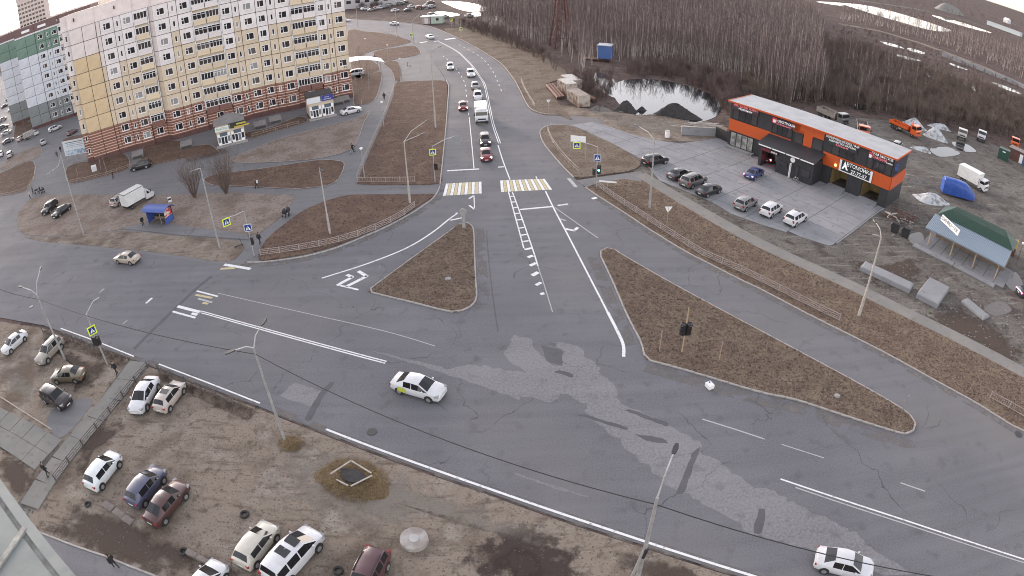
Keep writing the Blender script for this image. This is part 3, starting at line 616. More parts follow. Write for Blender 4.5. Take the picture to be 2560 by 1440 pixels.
def panel_block(root, segs, rows, depth, colf, seed, top_band, pl_top, roof_z):
    """rows: list of (z0, z1, kind); segs: (s0, off0, s1, off1, type)"""
    rg = random.Random(seed)
    core = [(s0, -o0+0.20) for s0, o0, s1, o1, t in segs]+[(segs[-1][2], -segs[-1][3]+0.20)]
    poly = []
    for s0, o0, s1, o1, t in segs:
        for q in ((s0, -o0+0.175), (s1, -o1+0.175)):
            if not poly or (abs(poly[-1][0]-q[0])+abs(poly[-1][1]-q[1])) > 1e-3: poly.append(q)
    full = poly+[(segs[-1][2], depth), (segs[0][0], depth)]
    MB().prism(full, pl_top-0.1, roof_z).build('inner_wall', 'joint_dark', root)
    plp = [(x, y-0.12) for x, y in poly]+[(segs[-1][2], depth), (segs[0][0], depth)]
    MB().prism(plp, -0.3, pl_top-0.02).build('plinth', 'plinth', root)
    out = [(x, y-0.30) for x, y in poly]+[(segs[-1][2]+0.1, depth), (segs[0][0]-0.1, depth)]
    MB().prism(out, top_band[0], top_band[0]+0.5).build('cornice', 'panel_concrete', root, color=top_band[2])
    out2 = [(x, y-0.2) for x, y in poly]+[(segs[-1][2]+0.05, depth), (segs[0][0]-0.05, depth)]
    MB().prism(out2, top_band[0]+0.5, top_band[1]).build('parapet', 'panel_concrete', root, color=top_band[3])
    MB().prism([(x, y+0.5) for x, y in poly]+[(segs[-1][2]-0.4, depth-0.4), (segs[0][0]+0.4, depth-0.4)], top_band[1], top_band[1]+0.03).build('roof', 'joint_dark', root)
    for ci, (s0, o0, s1, o1, t) in enumerate(segs):
        w = math.hypot(s1-s0, o1-o0); rz = math.atan2(-(o1-o0), s1-s0)
        if t not in ('B', 'BB'):
            x = (s0+s1)/2+rg.uniform(-0.0, 0.0); y = -(o0+o1)/2
            if ci % 2 == 0: pass
        for ri, (z0, z1, kind) in enumerate(rows):
            c = colf(ci, ri, t)
            m = 'brick_stripe' if kind == 'brick' else 'panel_concrete'
            if t in ('P', 'W', 'S'):
                hole = None
                if t == 'W': ww = min(1.75, w-0.9); hole = (round(w/2, 2), 0.95, ww, 1.5)
                if t == 'S': hole = (round(w/2, 2), 0.95, 0.62, 1.35)
                if hole and z1-z0 < 2.7: hole = (hole[0], 0.7, hole[2], hole[3])
                o = obj('wall_panel', panel_mesh(w, z1-z0, hole, m), root, c, (s0, -o0, z0), rz)
                if hole:
                    wi, pa = window_meshes(hole[2], hole[3], (rg.choice((1, 2, 2)) if t == 'W' else rg.choice((0, 0, 0))))
                    cx, cy = s0+(s1-s0)*hole[0]/w, -(o0+(o1-o0)*hole[0]/w)
                    wo_ = obj('window', wi, root, None, (cx, cy, z0+hole[1]), rz); obj('pane', pa, wo_, gcol(rg))
            else:
                n = 2 if t == 'BB' else 1; bw = (w-0.3)/n
                if ri == 0:      # ground floor below balconies: plain wall with a window
                    o = obj('wall_panel', panel_mesh(w, z1-z0, (round(w/2, 2), 0.9, 1.6, 1.5), m), root, c, (s0, -o0, z0), rz)
                    wi, pa = window_meshes(1.6, 1.5, 1); wo_ = obj('window', wi, root, None, (s0+w/2, -o0, z0+0.9), rz); obj('pane', pa, wo_, gcol(rg)); continue
                obj('wall_panel', panel_mesh(w, z1-z0, None, m), root, c, (s0, -o0, z0), rz)
                for k in range(n):
                    b_, f_, g_ = balcony_meshes(bw, rg.choice((0, 1, 2)))
                    bo = obj('balcony', b_, root, c if kind != 'brick' else (0.19, 0.095, 0.08), (s0+0.15+k*bw, -o0-0.01, z0+0.15))
                    obj('glazing_frame', f_, bo); obj('pane', g_, bo, gcol(rg))
        if t in ('B', 'BB'):
            mb = MB()
            for x in (s0+0.07, s1-0.07): mb.box((x, -o0-0.30, (rows[1][0]+rows[-1][1])/2+0.4), (0.16, 0.55, rows[-1][1]-rows[1][0]-0.8))
            mb.build('fin_wall', 'frame_white', root)
    return root
CREAM, OCHRE, WHITE, PINKW = (0.57, 0.475, 0.36), (0.56, 0.43, 0.27), (0.68, 0.635, 0.625), (0.66, 0.59, 0.565)
ROWS_A = [(0.95, 3.83, 'brick'), (3.83, 6.69, 'brick')]+[(6.69+3.32*k, 6.69+3.32*(k+1), 'panel') for k in range(7)]
SEG_A = [(-8.1, -0.9, -6.3, -0.9, 'S'), (-6.3, 0, -3.15, 0, 'P'), (-3.15, 0, 0, 0, 'P'), (0, -0.25, 0.95, -0.25, 'P'), (0.95, -0.25, 4.1, -0.25, 'W'), (4.1, -0.25, 5.8, 0.3, 'S'), (5.8, 0.3, 8.6, 0.3, 'W'),
         (8.6, -0.3, 12.0, -0.3, 'B'), (12.0, -0.3, 13.1, 1.0, 'P'), (13.1, 1.0, 16.5, 1.0, 'W'), (16.5, 1.0, 18.3, 0.6, 'S'), (18.3, 0.6, 21.3, 0.6, 'W'), (21.3, 0.1, 27.4, 0.1, 'BB'),
         (27.4, 0.6, 30.0, 0.6, 'W'), (30.0, 0.6, 31.5, 0.1, 'S'), (31.5, 0.1, 35.0, 0.1, 'W'), (35.0, 0, 37.4, 0, 'W'), (37.4, 0, 39.2, 0.5, 'S'), (39.2, 0.5, 42.2, 0.5, 'W'), (42.2, 0.0, 47.9, 0.0, 'BB'),
         (47.9, 0.5, 50.1, 0.5, 'W'), (50.1, 0.5, 51.4, 0.0, 'S'), (51.4, 0, 54.4, 0, 'W')]
def col_A(ci, ri, t):
    if ri < 2: return (0.3, 0.12, 0.08)
    if t == 'P' and ci in (1, 2): return OCHRE if ri < 7 else PINKW
    k = 5 if ci % 4 in (0, 1) else 6
    if t == 'S': k += 1
    base = CREAM if ri < k else (WHITE if t != 'P' else PINKW)
    if t in ('B', 'BB') and ri % 2: base = (0.66, 0.55, 0.40)
    return tuple(q*random.Random(ci*31+ri).uniform(0.95, 1.04) for q in base)
A0 = P(300.8, 386)
bldA = thing('apartment_building', 'cream and white panel apartment block with red striped brick lower floors behind the lawns', 'building', A0, math.atan2(0.42842, 0.90358))
panel_block(bldA, SEG_A, ROWS_A, 14.0, col_A, 3, (29.94, 33.2, (0.70, 0.62, 0.60), (0.72, 0.64, 0.61)), 1.0, 29.9)
for k in range(6):
    MB().box((-4.6+k*9.4, -0.33, 31.9), (0.28, 0.1, 0.75)).build('roof_vent', 'joint_dark', bldA)
# house number
def text_mesh(s, size, m, depth=0.01):
    cu = bpy.data.curves.new('t', 'FONT'); cu.body = s; cu.size = size; cu.extrude = depth; cu.align_x = 'CENTER'; cu.align_y = 'CENTER'; cu.resolution_u = 2
    o = bpy.data.objects.new('t', cu); COL.objects.link(o); dg = bpy.context.evaluated_depsgraph_get(); dg.update()
    me = bpy.data.meshes.new_from_object(o.evaluated_get(dg)); bpy.data.objects.remove(o); bpy.data.curves.remove(cu)
    me.materials.clear(); me.materials.append(m); me.name = 'lettering'; return me
def letter(s, size, m, parent, loc, rz=0.0, tilt=math.pi/2, sx=1.0, name='lettering'):
    o = obj(name, text_mesh(s, size, MATS[m]), parent, None, loc); o.rotation_euler = (tilt, 0, rz); o.scale = (sx, 1, 1); return o
mat('ink_dark', (0.03, 0.03, 0.03), 0.6); mat('ink_white', (0.75, 0.75, 0.75), 0.6); mat('ink_red', (0.55, 0.04, 0.05), 0.6); mat('ink_green', (0.10, 0.25, 0.08), 0.6)
letter('10', 0.9, 'ink_dark', bldA, (53.3, -0.03, 7.35))
# second block further back, green, white and grey
ROWS_B = [(0.95, 4.2, 'panel'), (4.2, 7.49, 'panel')]+[(7.49+3.27*k, 7.49+3.27*(k+1), 'panel') for k in range(7)]
SEG_B = [(0, 0, 3.9, 0, 'P'), (3.9, 0, 7.4, 0, 'P'), (7.4, -0.2, 11.0, -0.2, 'W'), (11.0, -0.2, 12.9, 0.2, 'S'), (12.9, 0.2, 15.9, 0.2, 'W'), (15.9, -0.2, 19.5, -0.2, 'B'), (19.5, -0.2, 22.5, 0.0, 'W'), (22.5, 0, 24.5, 0, 'S'), (24.5, 0, 28, 0, 'W')]
GREEN, GREY = (0.155, 0.235, 0.19), (0.20, 0.215, 0.215)
def col_B(ci, ri, t):
    if t == 'B': return (0.66, 0.60, 0.57)
    if ri < 2: return GREY
    return GREEN if ri >= 7 else (0.55, 0.57, 0.61)
bldB = thing('apartment_building', 'green, white and grey panel apartment block behind the cream block', 'building', (-149.6, 154.8, 0), R(25.4))
panel_block(bldB, SEG_B, ROWS_B, 14.0, col_B, 5, (30.4, 33.6, (0.62, 0.62, 0.62), (0.16, 0.10, 0.10)), 1.0, 30.3)
bldC = thing('apartment_wing', 'narrow green and white end section of the back apartment block', 'building', (-170.5, 172.5, 0), R(25.4))
panel_block(bldC, [(-4.9, 0, 0, 0, 'P'), (0, 0, 13, 0, 'P')], ROWS_B, 12, col_B, 6, (30.4, 33.4, (0.62, 0.62, 0.62), (0.16, 0.10, 0.10)), 1.0, 30.3)
for x in (4.4, 10.4, 14.6):
    MB().box((x, -0.04, 32.1), (3.0, 0.12, 0.8)).build('parapet_panel', 'frame_white', bldB)
# distant tower block on the skyline
tw = thing('tower_block', 'distant pinkish apartment tower on the skyline beyond the left rooftops', 'building', Vector((px_dir(88, 50).x, px_dir(88, 50).y, 0)).normalized()*520, R(25.4))
MB().box((0, 0, 26), (24, 14, 52)).build('wall', 'panel_concrete', tw, color=(0.56, 0.47, 0.43))
MB().box((-10, 0, 53.5), (8, 8, 3)).box((9, 0, 53), (9, 9, 2)).build('roof_house', 'panel_concrete', tw, color=(0.5, 0.42, 0.39))
wm = window_meshes(2.2, 1.7, 1)
for i in range(8):
    for k in range(6):
        w_ = obj('window', wm[1], tw, (0.05, 0.04, 0.04), (-10.2+i*2.9, -7.12, 32+3.3*k-0.1))

# entrance annexes on the street side of the cream block
def shop_porch(name, label, fl, fr, h, gable, signs, seed):
    a, b = P(*fl), P(*fr); rz = math.atan2(0.42842, 0.90358); w = (b-a).length; d = 4.2
    t = thing(name, label, 'entrance', a, rz)
    MB().box((w/2, d/2, h/2+0.25), (w, d-0.02, h-0.5)).build('wall', 'panel_concrete', t, color=(0.52, 0.43, 0.33))
    MB().box((w/2, d/2-0.05, 0.15), (w+0.1, d+0.1, 0.7)).build('base', 'plinth', t, color=None)
    MB().box((w/2, -0.6, 0.06), (w+0.6, 1.5, 0.2)).build('step', 'kerb_stone', t)
    if gable:
        MB().prism([(-0.35, h-0.1), (w+0.35, h-0.1), (w/2, h+1.0)], -0.35, d+0.6, Matrix(((1, 0, 0, 0), (0, 0, 1, 0), (0, 1, 0, 0), (0, 0, 0, 1)))).build('roof', 'roof_metal', t)
    else:
        MB().box((w/2, d/2, h+0.12), (w+0.3, d+0.3, 0.24)).build('roof', 'joint_dark', t)
        MB().box((-0.02, d/2, h-0.55), (0.12, d+0.1, 1.1)).build('fascia', 'joint_dark', t)
    for k in range(2):
        x0 = 0.12+k*(w/2); ww = w/2-0.24
        f = MB(); f.box((x0+ww/2, -0.06, h*0.30), (ww, 0.12, h*0.52)); o = f.build('shopfront', 'frame_white', t)
        for q in range(4):
            MB().box((x0+ww*(q+0.5)/4, -0.125, 1.05 if 0 < q < 3 else 1.25), (ww/4-0.14, 0.03, 1.4 if 0 < q < 3 else 1.1)).build('pane', 'window_glass', o, color=(0.03, 0.03, 0.035) if (k+q) % 3 else (0.16, 0.18, 0.2))
        MB().box((x0+ww/2, -0.125, 2.3), (ww*0.6, 0.03, 0.75)).build('pane', 'window_glass', o, color=(0.10, 0.12, 0.14))
    for (k, ww, hh, zc, colr, txt, tm, ts) in signs:
        x = w*(0.25+0.5*k)
        s = MB().box((x, -0.10, zc), (ww, 0.16, hh)).build('sign_board', 'plain', t, color=colr)
        
        for q, ln in enumerate(txt.split('\n') if txt else ()): letter(ln, ts, tm, s, (x, -0.19, zc+(0 if '\n' not in txt else .2-.42*q)))
    return t
mat('roof_metal', (0.24, 0.235, 0.24), 0.5, 0.2, col2=(0.19, 0.185, 0.19), scale=0.6)
p1_ = shop_porch('shop_entrance', 'gable-roofed white double shop entrance with a black and yellow sign', (547, 367), (611, 345), 4.3, True, ((0, 3.1, 0.95, 3.45, (0.62, 0.64, 0.62), 'РивПост', 'ink_green', 0.62), (1, 3.2, 1.05, 3.6, (0.03, 0.028, 0.02), '', '', 0)), 1)
MB().box((5.3, -0.2, 3.2), (3.1, 0.1, 0.22)).build('sign_stripe', 'plain', p1_, color=(0.55, 0.40, 0.03))
MB().box((5.2, -0.2, 3.72), (1.9, 0.1, 0.30)).build('sign_stripe', 'plain', p1_, color=(0.42, 0.36, 0.08))
shop_porch('shop_entrance', 'flat-roofed white double shop entrance with a dark blue sign', (776, 299), (835, 284), 4.6, False, ((0, 3.2, 1.2, 3.9, (0.60, 0.62, 0.64), '', '', 0), (1, 2.8, 1.15, 3.95, (0.03, 0.04, 0.22), 'почта\nотделение', 'ink_white', 0.34)), 2)
for i, (x, y) in enumerate(((345, 397), (467, 372), (652, 322), (690, 309), (846, 263), (862, 258))):
    t = thing('cellar_hood', ('sloped cellar hood nearest the parked black SUV', 'sloped cellar hood beside the low bare hedge', 'sloped cellar hood next to the gabled shop entrance', 'sloped cellar hood midway between the shop entrances', 'sloped cellar hood right of the flat-roofed shop entrance', 'sloped cellar hood at the far corner of the cream block')[i], 'cellar hood', P(x, y), R(25.4), 'cellar hoods along the apartment block')
    MB().prism([(0, 0), (1.7, 0), (1.7, 1.35), (0, 0.75)], -1.3, 1.3, Matrix(((0, 0, 1, 0), (1, 0, 0, 0), (0, 1, 0, 0), (0, 0, 0, 1)))).build('hood', 'plain_rough', t, color=(.20, .185, .18))
    MB().box((0, -0.03, 0.34), (2.2, 0.05, 0.5)).build('hatch', 'joint_dark', t)

# ------------------------------------------------------------------ car wash
mat('wash_dark', (0.030, 0.030, 0.035), 0.55, col2=(0.024, 0.024, 0.028), scale=0.8)
mat('wash_orange', (0.46, 0.075, 0.012), 0.5); mat('wash_roof', (0.33, 0.34, 0.355), 0.6, 0.0, col2=(0.27, 0.275, 0.285), scale=0.5)
mat('lit_interior', (0.15, 0.11, 0.055), 0.7, emit=(1.0, 0.72, 0.30), es=0.008, col2=(0.07, 0.05, 0.03), scale=0.8)
mat('lit_shop', (0.4, 0.4, 0.38), 0.7, emit=(1.0, 0.95, 0.82), es=0.16)
cwo = P(1818, 364); cwr = math.atan2(-0.79459, 0.60714)
cw = thing('car_wash', 'two-storey dark grey and orange car wash with white signs and open wash bays', 'car wash', cwo, cwr)
Lc, Dc = 30.4, 7.2
w = MB()   # walls with two bay openings in the lower storey
w.box((10.05, 0.2, 1.55), (20.1, 0.4, 3.1)); w.box((24.4, 0.2, 1.4), (2.6, 0.4, 2.8)); w.box((29.65, 0.2, 1.4), (1.5, 0.4, 2.8))
w.box((25.25, 0.2, 2.95), (10.3, 0.38, 0.3))
w.box((Lc/2, 0.2, 5.55), (Lc, 0.4, 4.9)); w.box((0.2, Dc/2+0.2, 4.0), (0.4, Dc-0.4, 8.0)); w.box((Lc-0.2, Dc/2+0.2, 4.0), (0.4, Dc-0.4, 8.0)); w.box((Lc/2, Dc-0.2, 4.0), (Lc-0.8, 0.4, 8.0))
w.build('wall', 'wash_dark', cw)
r = MB(); r.prism([(-0.35, -0.45), (Lc+0.35, -0.45), (Lc+0.35, Dc+0.3), (-0.35, Dc+0.3)], 8.02, 8.16); r.build('roof', 'wash_roof', cw)
MB().box((Lc/2, -0.50, 8.09), (Lc+0.8, 0.10, 0.26)).box((Lc+0.40, Dc/2-0.1, 8.09), (0.10, Dc+0.7, 0.26)).box((-0.4, Dc/2-0.1, 8.09), (0.1, Dc+0.7, 0.26)).build('roof_trim', 'wash_orange', cw)
MB().box((4.1, -0.06, 4.0), (8.3, 0.12, 2.0)).build('orange_band', 'wash_orange', cw)
MB().box((10.2, -0.06, 4.25), (3.9, 0.12, 1.25)).build('orange_band', 'wash_orange', cw)
MB().box((13.0, -0.05, 7.2), (1.2, 0.1, 1.4)).box((14.9, -0.05, 7.3), (6.2, 0.10, 1.3)).box((15.2, -0.055, 5.5), (1.6, 0.1, 2.4)).box((13.4, -0.05, 6.7), (2.0, 0.1, 0.3)).build('orange_panel', 'wash_orange', cw)
MB().box((24.35, -0.09, 4.0), (12.1, 0.18, 2.05)).box((Lc+0.06, Dc/2, 4.0), (0.12, Dc, 2.05)).build('orange_band', 'wash_orange', cw)
def cw_win(x0, x1, z0, z1, n, name='window', lit=None):
    f = MB(); t = 0.08
    for k in range(n+1): f.box((x0+(x1-x0)*k/n, -0.05, (z0+z1)/2), (t, 0.12, z1-z0-2*t))
    f.box(((x0+x1)/2, -0.05, z0+t/2), (x1-x0+t, 0.12, t)); f.box(((x0+x1)/2, -0.05, z1-t/2), (x1-x0+t, 0.12, t))
    o = f.build(name, 'black_plastic', cw)
    for k in range(n):
        a, b = x0+(x1-x0)*k/n+t/2, x0+(x1-x0)*(k+1)/n-t/2
        MB().quad((a, -0.025, z0+t), (b, -0.025, z0+t), (b, -0.025, z1-t), (a, -0.025, z1-t)).build('pane', lit or 'window_glass', o, color=(0.035, 0.033, 0.038) if k % 3 else (0.06, 0.055, 0.055))
    return o
mat('lit_shop_glass', (0.10, 0.10, 0.10), 0.15, emit=(1.0, 0.95, 0.85), es=0.012, col2=(0.25, 0.25, 0.24), scale=0.9, lo=.45, hi=.55)  # mottled tones and faint glow in the pane imitate the lit shop inside
cw_win(0.5, 5.1, 0.35, 2.85, 4, 'shop_window', 'lit_shop_glass' if 'lit_shop_glass' in MATS else None)
cw_win(0.5, 5.4, 5.15, 6.9, 4); cw_win(8.4, 12.2, 5.1, 6.7, 4); cw_win(12.55, 14.25, 3.2, 6.5, 1); cw_win(16.05, 17.9, 3.2, 6.6, 1); cw_win(19.6, 23.5, 5.1, 6.5, 3); cw_win(25.8, 30.1, 5.1, 6.9, 4)
for y in (1.4,):     # right end window
    MB().box((Lc+0.02, y, 6.0), (0.10, 2.0, 1.7)).build('pane', 'window_glass', cw, color=(0.03, 0.03, 0.035))
for x0, x1 in ((20.1, 23.1), (25.7, 28.9)):
    MB().box(((x0+x1)/2, 5.0, 1.4), (x1-x0, 0.06, 2.8)).build('bay_wall', 'lit_interior', cw)
    MB().box((x0+0.03, 2.7, 1.4), (0.06, 4.6, 2.78)).box((x1-0.03, 2.7, 1.4), (0.06, 4.6, 2.78)).build('bay_wall', 'lit_interior', cw)
    MB().prism([(x0-0.2, 0.2), (x1+0.2, 0.2), (x1+0.3, -3.0), (x0-0.3, -3.0)], 0.0, 0.03).build('ramp', 'concrete_slab', cw)
    ra = MB(); ra.add([(x0, 0.3, 0.3), (x1, 0.3, 0.3), (x1+.2, -2.6, 0.03), (x0-.2, -2.6, 0.03), (x0, 0.3, 0), (x1, 0.3, 0)], [(3, 2, 1, 0), (0, 4, 3), (2, 5, 1)]); ra.build('ramp', 'concrete_slab', cw)
# dark single-storey front annex
ax0, ax1, ad, ah = 8.4, 18.5, 3.45, 3.65
MB().box((ax0+0.25, -ad/2, ah/2), (0.5, ad, ah)).box(((ax0+3.4+ax1)/2, -ad/2, ah/2), (ax1-ax0-3.4, ad, ah)).box((ax0+1.95, -ad/2, 3.25), (2.9, ad-0.02, 0.8)).build('annex_wall', 'wash_dark', cw)
rr = MB(); rr.loft([[(x, -ad-0.45, ah+0.02), (x, 0.0, ah+1.0), (x, 0.0, ah+1.12), (x, -ad-0.45, ah+0.14)] for x in (ax0-0.4, ax1+0.3)]); rr.build('annex_roof', 'wash_dark', cw)
for k in range(4): MB().box((ax0+1.2+k*2.6, -ad-0.5, ah+0.05), (2.4, 0.10, 0.16)).build('gutter', 'frame_white', cw)
MB().box((ax0+1.95, -0.15, 1.6), (2.9, 0.1, 2.4)).build('bay_wall', 'plain', cw, color=(0.30, 0.27, 0.26))
for x0, x1, z0, z1 in ((12.3, 13.9, 1.2, 2.3), (15.3, 16.0, 0.1, 2.4), (16.4, 18.0, 1.0, 2.3)):
    f = MB(); f.box(((x0+x1)/2, -ad-0.03, (z0+z1)/2), (x1-x0, 0.10, z1-z0)); o = f.build('door' if z0 < 0.5 else 'window', 'black_plastic', cw)
    MB().box(((x0+x1)/2, -ad-0.09, (z0+z1)/2), (x1-x0-0.16, 0.02, z1-z0-0.16)).build('pane', 'window_glass', o, color=(0.05, 0.045, 0.05))
MB().cyl((14.7, -ad-0.12, 3.0), (14.7, -ad, 3.0), 0.42, n=16).build('round_sign', 'frame_white', cw)
MB().box((14.6, -ad-0.4, 1.3), (0.12, 0.5, 2.4)).build('flag_banner', 'frame_white', cw)
# signs
def cw_sign(x0, x1, z0, z1, bgc, lines, m='plain', y=-0.14, frame=None):
    s = MB().box(((x0+x1)/2, y, (z0+z1)/2), (x1-x0, 0.12, z1-z0)).build('sign_board', m, cw, color=bgc)
    for txt, size, ink, xc, zc, sx in lines: letter(txt, size, ink, s, (xc, y-0.075, zc), sx=sx)
    return s
mat('ink_lit_white', (0.8, 0.8, 0.8), 0.5, emit=(1, 1, 1), es=0.06); mat('ink_lit_red', (0.8, 0.2, 0.22), 0.5, emit=(1.0, 0.25, 0.3), es=0.08)
cw_sign(0.35, 5.6, 6.95, 7.95, (0.05, 0.03, 0.035), [('АВТОМАГАЗИН', 0.62, 'ink_lit_red', 3.0, 7.68, 1.0), ('Новинки', 0.55, 'ink_lit_white', 3.0, 7.22, 1.2)])
cw_sign(8.2, 12.3, 6.55, 7.75, (0.035, 0.02, 0.028), [('ROBOTWASH', 0.62, 'ink_lit_white', 10.8, 7.25, 0.95), ('автомойка робот', 0.34, 'ink_lit_red', 10.6, 6.8, 1.0)])
MB().box((8.75, -0.22, 7.2), (0.8, 0.04, 0.9)).build('sign_logo', 'ink_red', cw); MB().box((8.75, -0.245, 7.1), (0.5, 0.02, 0.5)).build('sign_logo', 'ink_white', cw)
cw_sign(8.4, 12.0, 3.75, 4.35, (0.04, 0.02, 0.015), [('РОБОТМОЙКА', 0.60, 'ink_lit_white', 10.2, 4.05, 0.92)], y=-0.17)
cw_sign(ax0+0.3, ax0+3.6, 2.75, 3.25, (0.05, 0.02, 0.03), [('МОЕЧНАЯ', 0.34, 'ink_red', ax0+1.2, 3.0, 0.9), ('МОЙКА', 0.34, 'ink_lit_white', ax0+2.8, 3.0, 0.9)], y=-ad-0.1)
cw_sign(18.7, 24.0, 6.5, 7.85, (0.028, 0.028, 0.032), [('ПОЛИРОВКА КУЗОВА / ФАР', 0.47, 'ink_lit_white', 21.3, 7.6, 0.92), ('ХИМЧИСТКА САЛОНА', 0.47, 'ink_lit_white', 21.3, 7.15, 0.92), ('8-29-75-67-90', 0.42, 'ink_lit_red', 21.3, 6.75, 0.9)])
cw_sign(25.9, 30.2, 6.75, 7.9, (0.028, 0.026, 0.032), [('ГРАФ БЫСТРОВ', 0.55, 'ink_lit_white', 28.3, 7.62, 0.85), ('КОФЕЙНЯ', 0.55, 'ink_lit_red', 27.8, 7.12, 0.95), ('у мойки', 0.36, 'ink_lit_white', 29.6, 7.0, 0.8)])
MB().cyl((26.3, -0.24, 7.45), (26.3, -0.2, 7.45), 0.3, n=14).build('sign_logo', 'ink_red', cw); MB().box((26.3, -0.25, 7.05), (0.45, 0.04, 0.5)).build('sign_logo', 'ink_white', cw)
sg = cw_sign(21.5, 27.3, 3.05, 4.85, (0.016, 0.024, 0.028), [('АВТОМОЙКА', 0.82, 'ink_lit_white', 24.7, 4.42, 0.95), ('27-77-57', 0.82, 'ink_lit_white', 25.0, 3.52, 0.95)], y=-0.28)
MB().box((21.66, -0.36, 3.95), (0.34, 0.06, 1.8)).box((27.14, -0.36, 3.95), (0.34, 0.06, 1.8)).box((24.4, -0.355, 3.12), (5.2, 0.05, 0.14)).build('sign_frame', 'frame_white', cw)
MB().prism([(21.95, 3.5), (22.5, 4.6), (23.05, 3.5), (22.75, 3.5), (22.5, 4.0), (22.25, 3.5)], -0.38, -0.35, Matrix(((1, 0, 0, 0), (0, 0, 1, 0), (0, 1, 0, 0), (0, 0, 0, 1)))).build('sign_logo', 'ink_lit_white', cw)
mat('lamp_yellow', (0.8, 0.6, 0.1), 0.5, emit=(1, 0.75, 0.2), es=0.8)
MB().box((20.8, -0.3, 3.6), (0.3, 0.2, 0.35)).build('wall_lamp', 'lamp_yellow', cw)
MB().box((2.8, -0.5, 0.17), (5.6, 1.0, 0.34)).build('porch_slab', 'concrete_slab', cw)
# concrete slabs of the forecourt
lotpx = [(1425, 313), (1481, 305), (1509, 311.5), (1564, 331), (1631, 350), (1701, 359), (1744, 353), (1802, 345), (1818, 356), (2016, 430), (2213, 521), (2193, 533), (2089, 612), (2071, 614), (1955, 577), (1900, 560), (1830, 535), (1780, 505), (1700, 472), (1650, 452), (1604, 398), (1549, 369), (1484, 338)]
lotw = PL(lotpx)
fore = sheet('forecourt', lotw, -0.022, MATS['joint_dark'])
ang = cwr; ca, sa = math.cos(ang), math.sin(ang)
loc_ = [((p.x-cwo.x)*ca+(p.y-cwo.y)*sa, -(p.x-cwo.x)*sa+(p.y-cwo.y)*ca) for p in lotw]
for i in range(-6, 7):
    for j in range(-24, 3):
        x0, y0 = i*6.0, j*2.6+(0.0)
        pl = clip_rect(loc_, x0+0.035, x0+5.965, y0+0.03, y0+2.57)
        if len(pl) < 3: continue
        ar = abs(sum(pl[k][0]*pl[(k+1) % len(pl)][1]-pl[(k+1) % len(pl)][0]*pl[k][1] for k in range(len(pl))))/2
        if ar < 0.5: continue
        wp = [(cwo.x+x*ca-y*sa, cwo.y+x*sa+y*ca) for x, y in pl]
        z = 0.012+random.uniform(0, 0.02)
        MB().prism(wp, -0.06, z).build('slab', 'concrete_slab', fore)

# ------------------------------------------------------------------ drive-in shelter with blue and green roof
mat('roof_blue', (0.20, 0.25, 0.30), 0.45, 0.3); mat('roof_green', (0.020, 0.062, 0.045), 0.5); mat('post_tan', (0.36, 0.27, 0.17), 0.7)
sh0 = P(2240+405/5.144, 480+690/5.144); sdir = Vector((63.28-56.75, 53.8-62.88, 0)); sL = sdir.length; srz = math.atan2(sdir.y, sdir.x)
sh = thing('tyre_shelter', 'open shelter with blue metal canopy and green tiled hipped roof in the back yard', 'shelter', sh0, srz)
for k in range(8):
    MB().box((-1.0+1.75*(k+0.5), 2.3, 0.08), (1.68, 7.0, 0.16)).build('floor_slab', 'concrete_slab', sh)
for k in range(2): MB().box((-1.3+3.0+k*6.7, -2.0, 0.10), (6.6, 1.3, 0.2)).build('kerb_slab', 'concrete_slab', sh)
for k in range(4): MB().cyl((sL*k/3, 0, 0.1), (sL*k/3, 0, 2.6), 0.09, n=6).build('post', 'post_tan', sh)
for k in range(4): MB().cyl((sL*k/3, 5.4, 0.1), (sL*k/3, 5.4, 3.4), 0.09, n=6).build('post', 'post_tan', sh)
r = MB(); n = 56
for k in range(n):
    x0, x1 = -0.9+(sL+1.8)*k/n, -0.9+(sL+1.8)*(k+1)/n; xm = (x0+x1)/2
    for a, b, h0, h1 in ((x0, xm, 0, .05), (xm, x1, .05, 0)):
        r.quad((a, -0.7, 2.65+h0), (b, -0.7, 2.65+h1), (b, 3.6, 3.55+h1), (a, 3.6, 3.55+h0))
r.box((sL/2, -0.7, 2.58), (sL+1.8, 0.12, 0.14)).build('canopy_roof', 'roof_blue', sh)
gx0, gx1, gy0, gy1, gz, gt = -0.6, sL+1.1, 3.55, 8.2, 3.6, 5.1
def hip(nx, ny, mb):
    R0, R1 = (gx0+2.3, (gy0+gy1)/2, gt), (gx1-2.3, (gy0+gy1)/2, gt)
    c = [(gx0, gy0, gz), (gx1, gy0, gz), (gx1, gy1, gz), (gx0, gy1, gz)]
    for pa, pb, pc, pd in ((c[0], c[1], R1, R0), (c[2], c[3], R0, R1), (c[1], c[2], R1, R1), (c[3], c[0], R0, R0)):
        pa, pb, pc, pd = map(Vector, (pa, pb, pc, pd))
        for i in range(ny):
            t0, t1 = i/ny, (i+1)/ny; a, b = pa.lerp(pd, t0), pb.lerp(pc, t0); d, e = pa.lerp(pd, t1), pb.lerp(pc, t1)
            for j in range(nx):
                u0, u1 = j/nx, (j+1)/nx; up = Vector((0, 0, 0.05))
                mb.quad(a.lerp(b, u0)+up, a.lerp(b, u1)+up, d.lerp(e, u1), d.lerp(e, u0))
hm = MB(); hip(30, 12, hm); hm.build('hip_roof', 'roof_green', sh)
MB().box(((gx0+gx1)/2, (gy0+gy1)/2, 1.8), (gx1-gx0-1.0, gy1-gy0-1.0, 3.5)).build('back_wall', 'plain_rough', sh, color=(0.20, 0.15, 0.11))
